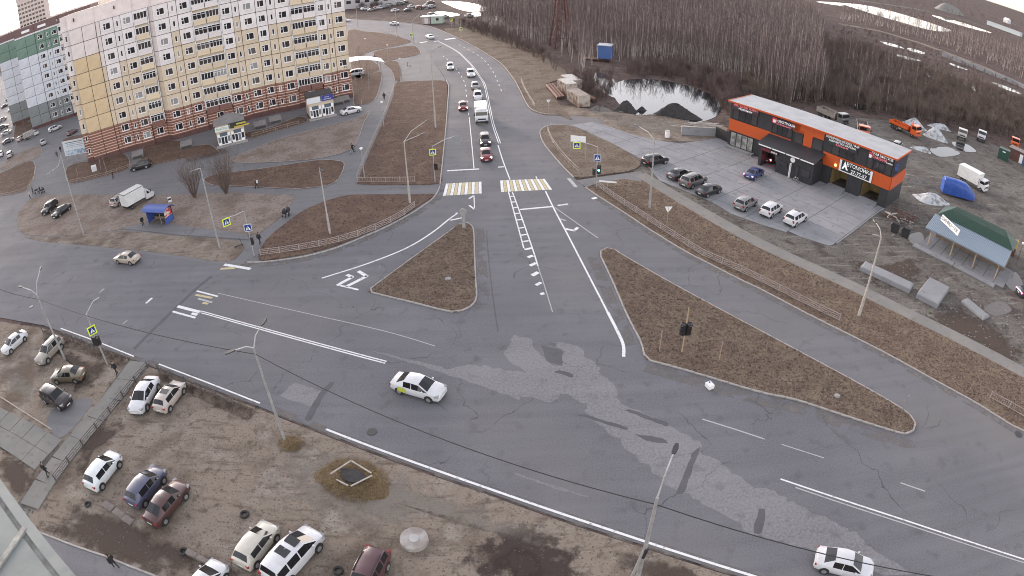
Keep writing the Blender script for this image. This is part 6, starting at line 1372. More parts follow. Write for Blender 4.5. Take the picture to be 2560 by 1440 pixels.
# ------------------------------------------------------------------ people
mat('skin', (.36, .22, .17), .6); mat('cloth', (.03, .03, .03), .85, objcol=True); mat('hair', (.02, .014, .010), .8); mat('shoe', (.015, .014, .014), .7)
def person_mesh(pose):
    key = ('man', pose)
    if key in _cache: return _cache[key]
    st = {'stand': (.03, -.03, .02), 'walk': (.20, -.20, .14), 'ride': (.25, .35, .45)}[pose]
    fl, fr, arm = st
    V = []; E = []; RD = []
    def v(x, y, z, r, par=None, rx=None):
        V.append((x, y, z)); RD.append((r, rx or r)); i = len(V)-1
        if par is not None: E.append((par, i))
        return i
    pel = v(0, 0, .93, .15, None, .12); ab = v(0, 0, 1.10, .14, pel, .11); ch = v(.02, 0, 1.32, .17, ab, .12); nk = v(.03, 0, 1.47, .065, ch)
    hd = v(.05, 0, 1.57, .09, nk, .10); cr = v(.05, 0, 1.68, .10, hd, .105); tp = v(.04, 0, 1.75, .06, cr)
    no = v(.16, 0, 1.60, .02, hd)
    for s, f in ((1, fl), (-1, fr)):
        hp = v(0, s*.10, .88, .10, pel); kn = v(f*.55+.03, s*.10, .49, .068, hp); an = v(f*1.0-(.05 if f < 0 else 0), s*.10, .09, .05, kn); to = v(f*1.0+.17, s*.11, .045, .04, an)
        sh = v(.02, s*.20, 1.38, .075, ch); el = v(-.04-s*arm*.3 if pose != 'ride' else .25, s*.26, 1.11, .052, sh); wr_ = v(.05-s*arm*.7 if pose != 'ride' else .45, s*.25, .88 if pose != 'ride' else 1.02, .038, el); pm = v(.07-s*arm*.75 if pose != 'ride' else .52, s*.245, .80 if pose != 'ride' else 1.0, .036, wr_)
        for k, (dy, ln) in enumerate(((-.03, .075), (-.01, .09), (.01, .085), (.03, .065))):
            a_ = v(V[pm][0]+.015, V[pm][1]+dy, V[pm][2]-ln*.55, .010, pm); v(V[a_][0]+.012, V[a_][1], V[a_][2]-ln*.4, .009, a_)
        th = v(V[pm][0]+.05, V[pm][1]-s*.01, V[pm][2]+.01, .011, pm); v(V[th][0]+.02, V[th][1], V[th][2]-.035, .010, th)
    me = bpy.data.meshes.new('body'); me.from_pydata(V, E, []); o = bpy.data.objects.new('body', me); COL.objects.link(o)
    o.modifiers.new('skin', 'SKIN'); sd = o.modifiers.new('sub', 'SUBSURF'); sd.levels = 1
    for i, r in enumerate(RD): me.skin_vertices[0].data[i].radius = r
    me.skin_vertices[0].data[0].use_root = True
    dg = bpy.context.evaluated_depsgraph_get(); dg.update(); out = bpy.data.meshes.new_from_object(o.evaluated_get(dg)); bpy.data.objects.remove(o)
    out.materials.clear()
    for m_ in ('cloth', 'skin', 'hair', 'shoe'): out.materials.append(MATS[m_])
    for p in out.polygons:
        c = p.center; p.use_smooth = True
        p.material_index = 2 if (c.z > 1.66 or (c.z > 1.52 and c.x < .0)) else (1 if c.z > 1.44 or (abs(c.y) > .19 and c.z < (.84 if pose != 'ride' else 0)) else (3 if c.z < .10 else 0))
    out.name = 'body'
    coat = MB(); rings = []     # jacket / coat shell
    for z, a_, b_, x in ((.80, .185, .165, 0), (.95, .19, .165, 0), (1.10, .175, .145, .0), (1.30, .225, .155, .015), (1.42, .20, .12, .02), (1.475, .09, .08, .03)):
        rings.append([(x+b_*math.cos(t), a_*math.sin(t), z) for t in [2*math.pi*k/12 for k in range(12)]])
    coat.loft(rings)
    for s in (1, -1):
        coat.tube([(.02, s*.19, 1.40), (-.04-s*arm*.3 if pose != 'ride' else .25, s*.265, 1.11), (.05-s*arm*.7 if pose != 'ride' else .44, s*.255, .89 if pose != 'ride' else 1.02)], [.085, .07, .055], 8)
    r = (out, coat.mesh('jacket', MATS['cloth'], True)); _cache[key] = r; return r
def person(label, px, toward, pose='walk', body=(.02, .02, .022), coat=(.015, .015, .017), s=1.0, z=.02, group=None, bag=None):
    g, q = P(*px), P(*toward); t = thing('person', label, 'person', (g.x, g.y, z), math.atan2(q.y-g.y, q.x-g.x), group)
    t.scale = (s, s, s); b_, c_ = person_mesh(pose); obj('body', b_, t, body); obj('jacket', c_, t, coat)
    if bag: MB().box((-.20, 0, 1.18), (.16, .32, .42)).build('backpack', 'plain', t, color=bag)
    return t
person('person in black clothes walking at the top of the slab footpath', (294, 937), (240, 1010))
person('person in black clothes walking down the slab footpath', (122, 1190), (160, 1140))
person('person in a black jacket walking on the asphalt path by the parapet', (293, 1420), (240, 1380))
person('person in dark jacket walking beside the crossing signal post', (651, 611), (690, 580))
person('person in black standing at the end of the bus shelter', (359, 566), (420, 590), 'stand', (.03, .028, .03))
person('person with a white backpack walking on the lawn path', (643, 472), (560, 476), bag=(.6, .6, .6))
person('person in dark clothes pushing a pram on the diagonal path', (724, 541), (690, 560), coat=(.05, .045, .05))
person('person in black walking on the footpath beside the low path lamp', (961, 250), (985, 180))
person('person in dark coat on the far footpath, first of two', (943, 156), (930, 130)); person('person in dark coat on the far footpath, close behind the first', (937, 152), (925, 128), coat=(.03, .02, .02))
person('person in dark red-brown coat walking in front of the cream block', (284, 447), (260, 455), coat=(.05, .025, .025))
person('person in dark jacket walking past the billboard', (153, 381), (150, 350)); person('person in grey coat near the billboard passage', (144, 393), (146, 360), coat=(.10, .09, .10))
person('person with a pale top walking by the left lawn', (76, 496), (60, 510), coat=(.35, .32, .31)); person('person in dark clothes pushing a pram by the left lawn', (84, 486), (100, 478), coat=(.09, .06, .06)); person('person in dark jacket with a pram at the yard entrance', (102, 484), (120, 480), coat=(.04, .04, .045))
def pram(label, px, toward):
    g, q = P(*px), P(*toward); t = thing('pram', label, 'pram', (g.x, g.y, .02), math.atan2(q.y-g.y, q.x-g.x))
    MB().loft([[(-.35, -.2, .55), (-.35, .2, .55), (.40, .2, .55), (.40, -.2, .55)], [(-.42, -.24, .85), (-.42, .24, .85), (.48, .24, .85), (.48, -.24, .85)]]).build('basket', 'cloth', t, color=(.02, .02, .025))
    h = MB(); h.loft([[(-.1+.45*math.cos(a), y, .83+.38*math.sin(a)) for a in [math.pi*k/6 for k in range(4)]] for y in (-.24, .24)], closed=False, caps=False); h.build('hood', 'cloth', t, color=(.025, .025, .03))
    MB().tube([(-.45, -.2, .6), (-.8, -.2, 1.0), (-.8, .2, 1.0), (-.45, .2, .6)], .015).build('handle', 'metal_grey', t)
    for x in (-.3, .35):
        for y in (-.25, .25): MB().cyl((x, y-.02, .17), (x, y+.02, .17), .16, n=12).build('wheel', 'rubber', t)
        MB().tube([(x, -.25, .17), (x*.6, 0, .55), (x, .25, .17)], .014).build('frame', 'metal_grey', t)
pram('black pram pushed by the person on the diagonal path', (715, 542), (690, 560)); pram('dark pram by the left lawn', (92, 483), (105, 477)); pram('dark pram at the yard entrance', (108, 482), (122, 478))
def bike(label, px, toward, lean=0):
    g, q = P(*px), P(*toward); t = thing('bicycle', label, 'bicycle', (g.x, g.y, .02), math.atan2(q.y-g.y, q.x-g.x))
    for x in (-.52, .52):
        w_ = MB(); w_.tube([(x+.33*math.cos(a), 0, .34+.33*math.sin(a)) for a in [2*math.pi*k/14 for k in range(15)]], .022, 4); wo_ = w_.build('wheel', 'rubber', t)
        sp = MB()
        for k in range(5): a = math.pi*k/5; sp.cyl((x-.32*math.cos(a), 0, .34-.32*math.sin(a)), (x+.32*math.cos(a), 0, .34+.32*math.sin(a)), .006, n=3)
        sp.build('spokes', 'metal_grey', wo_)
    MB().tube([(-.52, 0, .34), (-.15, 0, .8), (.38, 0, .8), (.52, 0, .34)], .022).tube([(-.52, 0, .34), (-.02, 0, .32), (-.17, 0, .85)], .02).tube([(-.02, 0, .32), (.38, 0, .76)], .02).build('frame', 'metal_grey', t)
    MB().tube([(.38, 0, .8), (.36, 0, 1.0), (.36, -.28, 1.02)], .016).tube([(.36, 0, 1.0), (.36, .28, 1.02)], .016).build('handlebar', 'black_plastic', t); MB().box((-.18, 0, .92), (.26, .14, .06)).build('saddle', 'black_plastic', t)
bike('bicycle under the cyclist on the footpath junction', (882, 383), (905, 372)); person('cyclist in black riding on the footpath junction', (882, 383), (905, 372), 'ride', z=.10)
bike('bicycle standing in front of the car wash annex door', (1989, 455), (2002, 462))
def scooter(label, px, toward):
    g, q = P(*px), P(*toward); t = thing('kick_scooter', label, 'scooter', (g.x, g.y, .03), math.atan2(q.y-g.y, q.x-g.x))
    MB().box((0, 0, .16), (.75, .16, .07)).build('deck', 'black_plastic', t); MB().tube([(.38, 0, .16), (.48, 0, .25), (.36, 0, 1.12)], .03).build('stem', 'black_plastic', t); MB().cyl((.36, -.24, 1.14), (.36, .24, 1.14), .02, n=6).build('handlebar', 'black_plastic', t)
    for x in (-.48, .5): MB().cyl((x, -.03, .11), (x, .03, .11), .11, n=12).build('wheel', 'rubber', t)
scooter('black kick scooter standing by the crossing signal post', (597, 617), (612, 612)); scooter('black kick scooter standing in the asphalt bay', (1023, 166), (1010, 166))
# ------------------------------------------------------------------ slab footpaths on the dirt lot
def slab_row(parent, line_px, width, L=3.0, z=.06, rows=1, gap=.05, m='footpath'):
    ws = resample(PL(line_px), L)
    for i in range(len(ws)-1):
        a, b = ws[i], ws[i+1]; d = (b-a).normalized(); n = Vector((-d.y, d.x, 0))
        for r in range(rows):
            o0, o1 = -width/2+width*r/rows+gap/2, -width/2+width*(r+1)/rows-gap/2
            q = [a+d*gap/2+n*o0, b-d*gap/2+n*o0, b-d*gap/2+n*o1, a+d*gap/2+n*o1]; c = (a+b)/2
            MB().prism([(v.x, v.y) for v in q], -.05, z+random.uniform(-.015, .02)).build('slab', m, parent)
base1 = sheet('footpath', PL([(318, 905), (372, 915), (300, 1005), (215, 1105), (150, 1190), (95, 1268), (60, 1300), (30, 1275), (80, 1205), (150, 1115), (215, 1050), (265, 975)]), -.024, MATS['yard_mud'])
slab_row(base1, [(348, 905), (290, 985), (222, 1065), (160, 1140), (115, 1200), (60, 1290)], 2.6, 2.9)
base2 = sheet('footpath', PL([(-80, 985), (152, 1118), (120, 1168), (-80, 1090)]), -.024, MATS['yard_mud'])
slab_row(base2, [(-60, 1034), (40, 1087), (126, 1140)], 4.3, 2.6, rows=2)
slab_poly('bottom_path', PL([(60, 1318), (100, 1331), (190, 1367), (262, 1391), (300, 1408), (400, 1445), (520, 1500), (450, 1700), (0, 1750), (-100, 1330)]), -.05, .015, MATS['paving'])
ribbon('bottom_path_kerb', PL([(95, 1329), (190, 1366), (262, 1390), (330, 1418), (420, 1452)]), .18, .06, MATS['kerb_stone'])
slab_poly('asphalt_pad', smooth(PL([(232, 1000), (200, 1050), (150, 1095), (118, 1060), (130, 1025), (180, 1000)]), 3, True), -.05, -.01, MATS['paving'])
ribbon('pipe_kerb', PL([(-60, 965), (0, 992), (70, 1037), (130, 1075)]), .12, .10, MATS['rail_metal'])
# ------------------------------------------------------------------ loose things on the dirt lot
def tyre(label, px, r=.33):
    g = P(*px); t = thing('old_tyre', label, 'tyre', (g.x, g.y, -.03), 0, 'old tyres on the dirt lot'); m = MB()
    m.loft([[(r*k*math.cos(a), r*k*math.sin(a), z) for a in [2*math.pi*q/18 for q in range(18)]] for k, z in ((.58, .04), (.85, .0), (1, .05), (1, .15), (.85, .2), (.58, .16), (.58, .04))], caps=False); m.build('carcass', 'rubber', t, smooth=True)
    MB().loft([[(r*k*math.cos(a), r*k*math.sin(a), z) for a in [2*math.pi*q/18 for q in range(18)]] for k, z in ((.60, .05), (.54, .05), (.54, .15), (.60, .15))], caps=False).build('bead', 'car_trim', t)
tyre('old tyre behind the pale three-door hatchback', (220, 1262)); tyre('lone old tyre in the open part of the dirt lot', (612, 1287), .38); tyre('old tyre at the end of the concrete blocks', (459, 1380), .38); tyre('old tyre beside the maroon SUV', (846, 1428), .38)
def block(label, px, size, rz, group, m='kerb_stone', z=-.03):
    g = P(*px); t = thing('concrete_block', label, 'concrete block', (g.x, g.y, z), rz, group)
    s = size; MB().loft([[(x*s[0]/2*k, y*s[1]/2*k, zz_) for x, y in ((-1, -1), (1, -1), (1, 1), (-1, 1))] for k, zz_ in ((1, 0), (1, s[2]*.85), (.94, s[2]))]).build('block', m, t)
    return t
GB = 'concrete blocks used as wheel stops'; mat('old_block', (.20, .172, .155), .9, col2=(.14, .12, .108), scale=2.0, bump=.01)
def rzp(a, b): d = P(*b)-P(*a); return math.atan2(d.y, d.x)
rb1, rb2 = rzp((255, 1257), (330, 1308)), rzp((470, 1380), (560, 1425))
block('concrete block nearest the old tyre behind the blue hatchback', (272, 1267), (1.35, .65, .22), rb1, GB, 'old_block'); block('middle concrete block of the row behind the blue hatchback', (298, 1284), (1.3, .65, .2), rb1, GB, 'old_block'); block('last concrete block of the row near the brown sedan', (320, 1300), (1.2, .65, .16), rb1, GB, 'old_block')
block('concrete block next to the lower old tyre', (482, 1388), (1.0, .45, .35), rb2, GB, 'old_block'); block('long concrete kerb beam behind the white car roof', (515, 1405), (2.6, .4, .3), rb2, GB, 'old_block'); block('short concrete block beside the beige hatchback', (566, 1415), (.8, .5, .3), rb2, GB, 'old_block')
g = P(1036, 1351); t = thing('manhole_ring', 'round concrete well cover standing on the dirt lot', 'well cover', (g.x, g.y, -.05)); MB().cyl((0, 0, 0), (0, 0, .32), .98, .95, 28).build('cover', 'kerb_stone', t); MB().cyl((0, 0, .32), (0, 0, .36), .36, .34, 18).build('lid', 'metal_galv', t)
for lb, px, r in (('round iron manhole cover in the main road near the edge line', (930, 1080), .36), ('round iron manhole cover in the left part of the main road', (78, 767), .36), ('round iron manhole cover at the kerb of the slip road', (2546, 1086), .4), ('small round cover sunk in the triangular island', (1120, 699), .32), ('small round cover sunk in the long island', (2092, 992), .3)):
    g = P(*px); z = .11 if 'island' in lb else .004
    t = thing('manhole_cover', lb, 'manhole cover', (g.x, g.y, z), 0, 'manhole covers'); MB().cyl((0, 0, 0), (0, 0, .012), r*1.25, n=20).build('frame', 'asphalt_dark', t); MB().cyl((0, 0, .012), (0, 0, .03), r, n=20).build('lid', 'kerb_stone' if 'island' in lb else 'lamp_head', t)
g = P(1773, 969); t = thing('plastic_canister', 'white plastic canister lying on the main road near the long island', 'canister', (g.x, g.y, .01), .4); MB().loft([[(x*.26*k, y*.34*k, z) for x, y in ((-1, -1), (1, -1), (1, 1), (-1, 1))] for k, z in ((.9, 0), (1, .06), (1, .42), (.8, .5))]).build('body', 'frame_white', t); MB().cyl((0, .1, .5), (0, .1, .58), .07, n=8).build('cap', 'stop_blue', t)
def heap(name, label, cat, px, rx, ry, h, m, rz=0.0, seed=1, rough=.09, group=None, nu=40, nv=14, z0=-.05):
    g = P(*px); rg = random.Random(seed); ph = [rg.uniform(0, 6.28) for _ in range(8)]; mb = MB(); ring0 = []
    for j in range(nv+1):
        u = j/nv; ring = []
        for i in range(nu):
            a = 2*math.pi*i/nu; wob = 1+.18*math.sin(2*a+ph[0])+.10*math.sin(3*a+ph[1])+.06*math.sin(5*a+ph[2])
            x, y = rx*u*wob*math.cos(a), ry*u*wob*math.sin(a)
            z = h*(math.cos(math.pi*min(u, 1)/2)**1.25)*(1+.2*math.sin(3*x/rx+ph[3])+.15*math.sin(4*y/ry+ph[4]))+rg.uniform(-rough, rough)*h*(1-u)*1.0
            if j == nv: z = -.02
            ring.append((x, y, z))
        mb.v += ring
    for j in range(nv):
        for i in range(nu): mb.f.append((j*nu+i, (j+1)*nu+i, (j+1)*nu+(i+1) % nu, j*nu+(i+1) % nu))
    t = thing(name, label, cat, (g.x, g.y, z0), rz, group); mb.build('heap', m, t, smooth=True); return t
mat('straw', (.16, .11, .055), .95, col2=(.085, .058, .032), scale=5, bump=.05, bscale=9)
mat('dirty_snow', (.46, .48, .50), .9, col2=(.20, .195, .19), scale=1.1, bump=.12, bscale=2.2, lo=.48, hi=.66)
mat('black_soil', (.030, .028, .029), .95, col2=(.050, .046, .045), scale=1.2, bump=.12, bscale=2.0)
def straw_tufts(t, n, rx, ry, L=.5, hole=0.0, seed=1, zf=None):
    rg = random.Random(seed); mb = MB()
    for _ in range(n):
        a, u = rg.uniform(0, 6.28), math.sqrt(rg.uniform(hole*hole, 1)); x, y = rx*u*math.cos(a), ry*u*math.sin(a); z = (zf(x, y) if zf else .05)
        b = rg.uniform(0, 6.28); l = L*rg.uniform(.5, 1); e = Vector((x+l*math.cos(b)*.8, y+l*math.sin(b)*.8, z+l*rg.uniform(.1, .6))); w = Vector((-math.sin(b), math.cos(b), 0))*.02
        mb.add([Vector((x, y, z))-w, Vector((x, y, z))+w, e], [(0, 1, 2)])
    o = mb.build('straw', 'straw_blade', t); o['kind'] = 'stuff'
mat('straw_blade', (.24, .175, .09), .95, col2=(.15, .10, .055), scale=2)
t = heap('grass_mound', 'straw-covered round mound with a muddy hollow and broken planks', 'mound', (884, 1200), 2.7, 1.9, .45, 'straw', R(-20), 3)
straw_tufts(t, 2600, 2.8, 2.0, .5, .35, 2, lambda x, y: .40*max(0, 1-(x/2.9)**2-(y/2.1)**2))
MB().prism([(1.0*math.cos(a)*(1+.2*math.sin(3*a)), .62*math.sin(a)) for a in [2*math.pi*k/18 for k in range(18)]], .42, .60).build('mud_hollow', 'black_soil', t)
for k, (x, y, L, rz) in enumerate(((-1.15, .35, 2.0, 1.15), (.25, .95, 2.1, -.25), (.95, -.25, 1.8, 1.0), (-.3, -.95, 1.1, -.15))):
    MB().box((x, y, .66), (L, .10, .07), rz).build('plank', 'pole_conc', t)
t = heap('grass_mound', 'small straw mound around the foot of the twin-arm lamp post', 'mound', (727, 1110), .95, .7, .35, 'straw', 0, 5); straw_tufts(t, 700, 1.1, .85, .4, 0, 4, lambda x, y: .3*max(0, 1-(x/1.1)**2-(y/.85)**2))
blot('mud_patch', [(1225, 1410), (1250, 1380), (1300, 1360), (1350, 1375), (1375, 1410), (1360, 1450), (1300, 1470), (1240, 1450)], -.018, 'mud_blot')
blot('mud_patch', [(1130, 1400), (1200, 1330), (1300, 1290), (1420, 1330), (1480, 1420), (1420, 1500), (1250, 1510)], -.02, 'mud_blot')
for k, px in enumerate(([(2460, 770), (2500, 752), (2530, 775), (2490, 790)], [(2505, 690), (2540, 680), (2560, 720), (2530, 725)], [(2270, 590), (2300, 580), (2310, 600), (2285, 612)])):
    sheet('puddle', smooth(PL(px), 4, True), -.02, MATS['mud_water'])
# broken weedy stones scattered on the lots: one uncountable spread
mat('rubble', (.20, .178, .162), .9)
rg = random.Random(21); mb = MB()
def scatter_rubble(poly_px, n, smin, smax):
    poly = PL(poly_px); xs = [p.x for p in poly]; ys = [p.y for p in poly]; k = 0
    while k < n:
        x, y = rg.uniform(min(xs), max(xs)), rg.uniform(min(ys), max(ys))
        if not inside((x, y), poly): continue
        k += 1; s = rg.uniform(smin, smax); c = Vector((x, y, -.02)); pts = [c+Vector((s*rg.uniform(.6, 1.2)*math.cos(a), s*rg.uniform(.6, 1.2)*math.sin(a), 0)) for a in (0, 1.6, 3.1, 4.7)]
        mb.add(pts+[c+Vector((0, 0, s*.8))], [(0, 1, 4), (1, 2, 4), (2, 3, 4), (3, 0, 4)])
scatter_rubble([(130, 1250), (400, 1330), (560, 1440), (330, 1440), (110, 1330)], 130, .025, .07)
scatter_rubble([(560, 1100), (1000, 1140), (1400, 1300), (1500, 1440), (900, 1440), (500, 1300)], 420, .02, .06)
scatter_rubble([(1650, 470), (2000, 640), (2560, 920), (2560, 760), (2200, 640), (2000, 600)], 420, .05, .16)
scatter_rubble([(1480, 300), (1700, 350), (1810, 340), (1700, 290), (1450, 270)], 260, .08, .25)
scatter_rubble([(2220, 540), (2300, 520), (2330, 560), (2230, 590)], 120, .08, .3)
o = mb.build('rubble', 'rubble'); struct(o, 'stuff'); o['label'] = 'loose stones scattered over the bare ground'; o['category'] = 'rubble'

# ------------------------------------------------------------------ back yard: heaps, containers, slabs, bins
heap('snow_heap', 'tall pointed dirty snow heap beside the orange crane truck', 'snow heap', (2338, 345), 2.9, 2.0, 2.3, 'dirty_snow', R(-30), 11); heap('snow_heap', 'long low snow heap behind the orange crane truck bed', 'snow heap', (2283, 316), 3.4, 1.8, 1.7, 'dirty_snow', R(-25), 12)
heap('snow_heap', 'flat snow heap against the wood edge', 'snow heap', (2350, 320), 2.8, 1.4, 1.2, 'dirty_snow', R(-20), 13); heap('snow_heap', 'small snow heap nearest the car wash back corner', 'snow heap', (2305, 376), 2.2, 1.1, .8, 'dirty_snow', R(-35), 14)
heap('snow_heap', 'wide soot-specked snow heap behind the tiled shelter', 'snow heap', (2326, 500), 3.5, 2.0, 1.0, 'dirty_snow', R(-35), 15)
heap('soil_heap', 'big black soil heap standing in the pond', 'soil heap', (1692, 289), 4.2, 2.2, 2.1, 'black_soil', R(-20), 16); heap('soil_heap', 'round black soil heap at the left pond end', 'soil heap', (1566, 276), 2.3, 1.7, 1.9, 'black_soil', 0, 17); heap('soil_heap', 'small black soil heap between the pond heaps', 'soil heap', (1604, 276), 1.0, .7, .7, 'black_soil', 0, 18)
heap('soil_heap', 'low brown soil heap in front of the rusty containers', 'soil heap', (1500, 274), 2.6, 1.2, .8, 'spoil', 0, 19); heap('soil_heap', 'grassy mound between forecourt and car wash flank', 'soil heap', (2275, 447), 3.6, 2.4, .6, 'spoil', R(-35), 20)
mat('rust_pale', (.36, .32, .28), .8, col2=(.17, .10, .07), scale=.9, lo=.45, hi=.62); mat('rust', (.15, .07, .045), .85, col2=(.09, .045, .035), scale=2)
def container(label, px, size, rz, col, m='rust_pale', roofc=(.45, .45, .43)):
    g = P(*px); t = thing('shipping_container', label, 'container', (g.x, g.y, 0), rz, 'containers by the pond'); L, W2, H = size; w = MB(); n = int(L/.4)
    w.box((0, 0, H/2), (L-.06, W2-.06, H-.05)); o = w.build('wall', m, t)
    rb = MB()
    for y in (-W2/2, W2/2):
        rb = MB(); rb.box((0, y*1.005, H-.12), (L, .05, .1))
        for k in range(n+1): rb.box((-L/2+.1+(L-.2)*k/n, y, H/2), (.12, .07, H-.2))
        rb.build('ribbed_side', m, t)
    MB().box((0, 0, H+.02), (L, W2, .06)).build('roof', 'plain_rough', t, color=roofc)
    for s in (-1, 1):
        for q in (-1, 1): MB().box((s*(L/2-.06), q*(W2/2-.04), H/2), (.16, .16, H)).build('corner_post', m, t)
    MB().box((L/2+.01, 0, H/2), (.05, W2*.9, H*.88)).build('door', m, t)
    return t
rzc = math.atan2((P(1468, 272)-P(1416, 238)).y, (P(1468, 272)-P(1416, 238)).x)
container('rusty pale container nearest the driveway', (1446, 258), (6.0, 2.4, 2.3), rzc, None, roofc=(.26, .22, .20)); container('pale container between the pipes and the rusty one', (1418, 232), (5.0, 2.4, 2.6), rzc, None); container('pale flat container at the back of the container group', (1428, 215), (6.0, 2.6, 2.0), rzc, None)
def pipe(label, a, b, r): 
    p, q = P(*a), P(*b); t = thing('steel_pipe', label, 'pipe', (p.x, p.y, r-.04), 0, 'rusty pipes by the containers'); d = q-p
    MB().cyl((0, 0, 0), (d.x, d.y, 0), r, n=12).build('pipe_wall', 'rust', t); MB().cyl(d.normalized()*(d.length), d.normalized()*(d.length+.01), r*.85, n=12).build('pipe_end', 'stop_dark', t)
for k, (a, b) in enumerate((((1368, 216), (1396, 249)), ((1375, 215), (1403, 248)), ((1382, 214), (1410, 247)))): pipe(('outer', 'middle', 'inner')[k]+' rusty pipe of the three lying beside the containers', a, b, .35)
pipe('long rusty pipe lying behind the nearest container', (1440, 228), (1488, 257), .5)
GS = 'concrete slabs dumped in the back yard'
for lb, px, size, rz in (('long concrete slab lying by the pale lamp post', (2216, 697), (7.0, 1.9, .6), None), ('wide concrete slab standing askew near the shelter', (2331, 736), (5.6, 3.0, .7), 1), ('half-buried concrete slab by the yard puddle', (2437, 775), (4.0, 1.5, .35), 2)):
    d = {None: P(2265, 712)-P(2170, 668), 1: P(2300, 765)-P(2345, 705), 2: P(2465, 800)-P(2410, 755)}[rz]
    block(lb, px, size, math.atan2(d.y, d.x), GS, 'concrete_slab')
for lb, px in (('dark rubbish bin nearer the car wash', (2236, 580)), ('dark rubbish bin nearer the shelter', (2262, 592))):
    g = P(*px); t = thing('rubbish_bin', lb, 'rubbish bin', (g.x, g.y, 0), R(-50), 'rubbish bins'); MB().loft([[(x*.62*k, y*.5*k, z) for x, y in ((-1, -1), (1, -1), (1, 1), (-1, 1))] for k, z in ((.8, .1), (1.05, 1.1), (.98, 1.1), (.8, .7))]).build('tub', 'lamp_head', t); MB().box((0, 0, .06), (1.0, .8, .1)).build('base', 'rubber', t)
# block wall and corrugated gate beside the car wash
a, b = P(1703, 337), P(1788, 341); d = b-a; t = thing('concrete_wall', 'low pale concrete wall left of the car wash', 'wall', (a.x, a.y, 0), math.atan2(d.y, d.x))
MB().box((d.length/2, .1, .75), (d.length, .3, 1.5)).build('wall', 'concrete_slab', t); MB().box((d.length/2, .1, 1.55), (d.length+.1, .4, .1)).build('coping', 'kerb_stone', t)
a, b = P(1788, 341), P(1820, 357); d = b-a; t = thing('sheet_gate', 'black corrugated metal gate against the car wash corner', 'gate', (a.x, a.y, 0), math.atan2(d.y, d.x)); n = 24; m = MB()
for k in range(n): m.box((d.length*(k+.5)/n, .04*(k % 2), .95), (d.length/n, .03, 1.9))
m.build('sheet', 'lamp_head', t); MB().box((d.length/2, .1, 1.7), (d.length, .06, .08)).build('frame', 'metal_grey', t)
g = P(1668, 343); t = thing('white_barrel', 'white barrel standing on the spoil ground', 'barrel', (g.x, g.y, 0)); MB().cyl((0, 0, 0), (0, 0, 1.15), .42, n=14).build('drum', 'frame_white', t); MB().cyl((0, 0, 1.15), (0, 0, 1.2), .44, n=14).build('rim', 'metal_grey', t)
mat('planks', (.42, .40, .37), .8)
t = thing('plank_pile', 'heap of pale planks on the bank behind the concrete wall', 'planks', P(1742, 318)); rg = random.Random(2)
for k in range(16): MB().box((rg.uniform(-4, 4), rg.uniform(-.8, .8), .1+.05*k), (rg.uniform(1.5, 4), .15, .06), rg.uniform(-.5, .5)).build('plank', 'planks', t)
t = thing('debris_pile', 'pile of timber and scrap at the corner of the car wash', 'debris', P(2248, 546)); 
for k in range(26): MB().box((rg.uniform(-2.4, 2.4), rg.uniform(-1.2, 1.2), .1+.03*k), (rg.uniform(.8, 2.4), .12, .1), rg.uniform(-1.5, 1.5)).build('plank', 'rust' if k % 3 else 'planks', t)
# small sheds on the right edge
g = P(2550, 405); t = thing('brown_shed', 'brown flat-roofed shed with white and blue door by the wood edge', 'shed', (g.x, g.y, 0), R(-58)); MB().box((0, 0, 1.3), (6.5, 3, 2.6)).build('wall', 'plinth', t); MB().box((0, 0, 2.68), (6.9, 3.4, .16)).build('roof', 'plain_rough', t, color=(.22, .19, .17)); MB().box((.3, -1.53, 1.1), (.9, .06, 2.1)).build('door', 'frame_white', t); MB().box((1.3, -1.53, 1.1), (.9, .06, 2.1)).build('door', 'stop_blue', t)
g = P(2507, 397); t = thing('green_container', 'dark green steel box container beside the brown shed', 'container', (g.x, g.y, 0), R(-50)); MB().box((0, 0, 1.2), (2.8, 2.2, 2.4)).build('wall', 'roof_green', t); MB().box((0, 0, 2.43), (2.9, 2.3, .08)).build('lid', 'roof_green', t); MB().box((0, -1.12, 1.9), (.8, .03, .25)).build('stencil', 'ink_white', t)
g = P(2523, 632); t = thing('yellow_kiosk', 'yellow awning stall beside the shelter', 'stall', (g.x, g.y, 0), R(-52)); MB().loft([[(x, -.9, 1.3), (x, .9, 1.3), (x, .7, 2.2), (x, -.3, 2.3)] for x in (-1, 1)]).build('awning', 'plain', t, color=(.40, .24, .03)); MB().box((0, 0, .6), (1.8, 1.6, 1.2)).build('cabinet', 'rust', t)
lamp('short globe lamp post beside the yellow stall', (2544, 650), (2547, 615), [], r=.05, h=2.6, mt='rust'); g = P(2544, 650)
_gl = [o for o in bpy.data.objects if o.name.startswith('street_lamp')][-1]; MB().loft([[(.22*math.sin(a)*math.cos(b), .22*math.sin(a)*math.sin(b), 2.75-.22*math.cos(a)) for b in [2*math.pi*k/10 for k in range(10)]] for a in (.3, .8, 1.4, 2.0, 2.6)]).build('globe', 'frame_white', _gl)
# blue and white hut in the marsh
g = P(1513, 152); t = thing('hut', 'blue and white transformer hut among the trees', 'hut', (g.x, g.y, 0), R(-20)); MB().box((0, 0, 2.6), (3.4, 3, 3.6)).build('wall', 'plain', t, color=(.06, .12, .30)); MB().box((-1.75, 0, 2.6), (.1, 3, 3.6)).build('wall', 'frame_white', t); MB().box((0, 0, 4.5), (3.8, 3.4, .2)).build('roof', 'plain', t, color=(.45, .47, .5)); MB().box((-2, 0, .4), (8, 2.5, .15)).build('platform', 'rust', t)
for x in (-1.5, 1.5):
    for y in (-1.3, 1.3): MB().box((x, y, .4), (.3, .3, .9)).build('leg', 'rust', t)
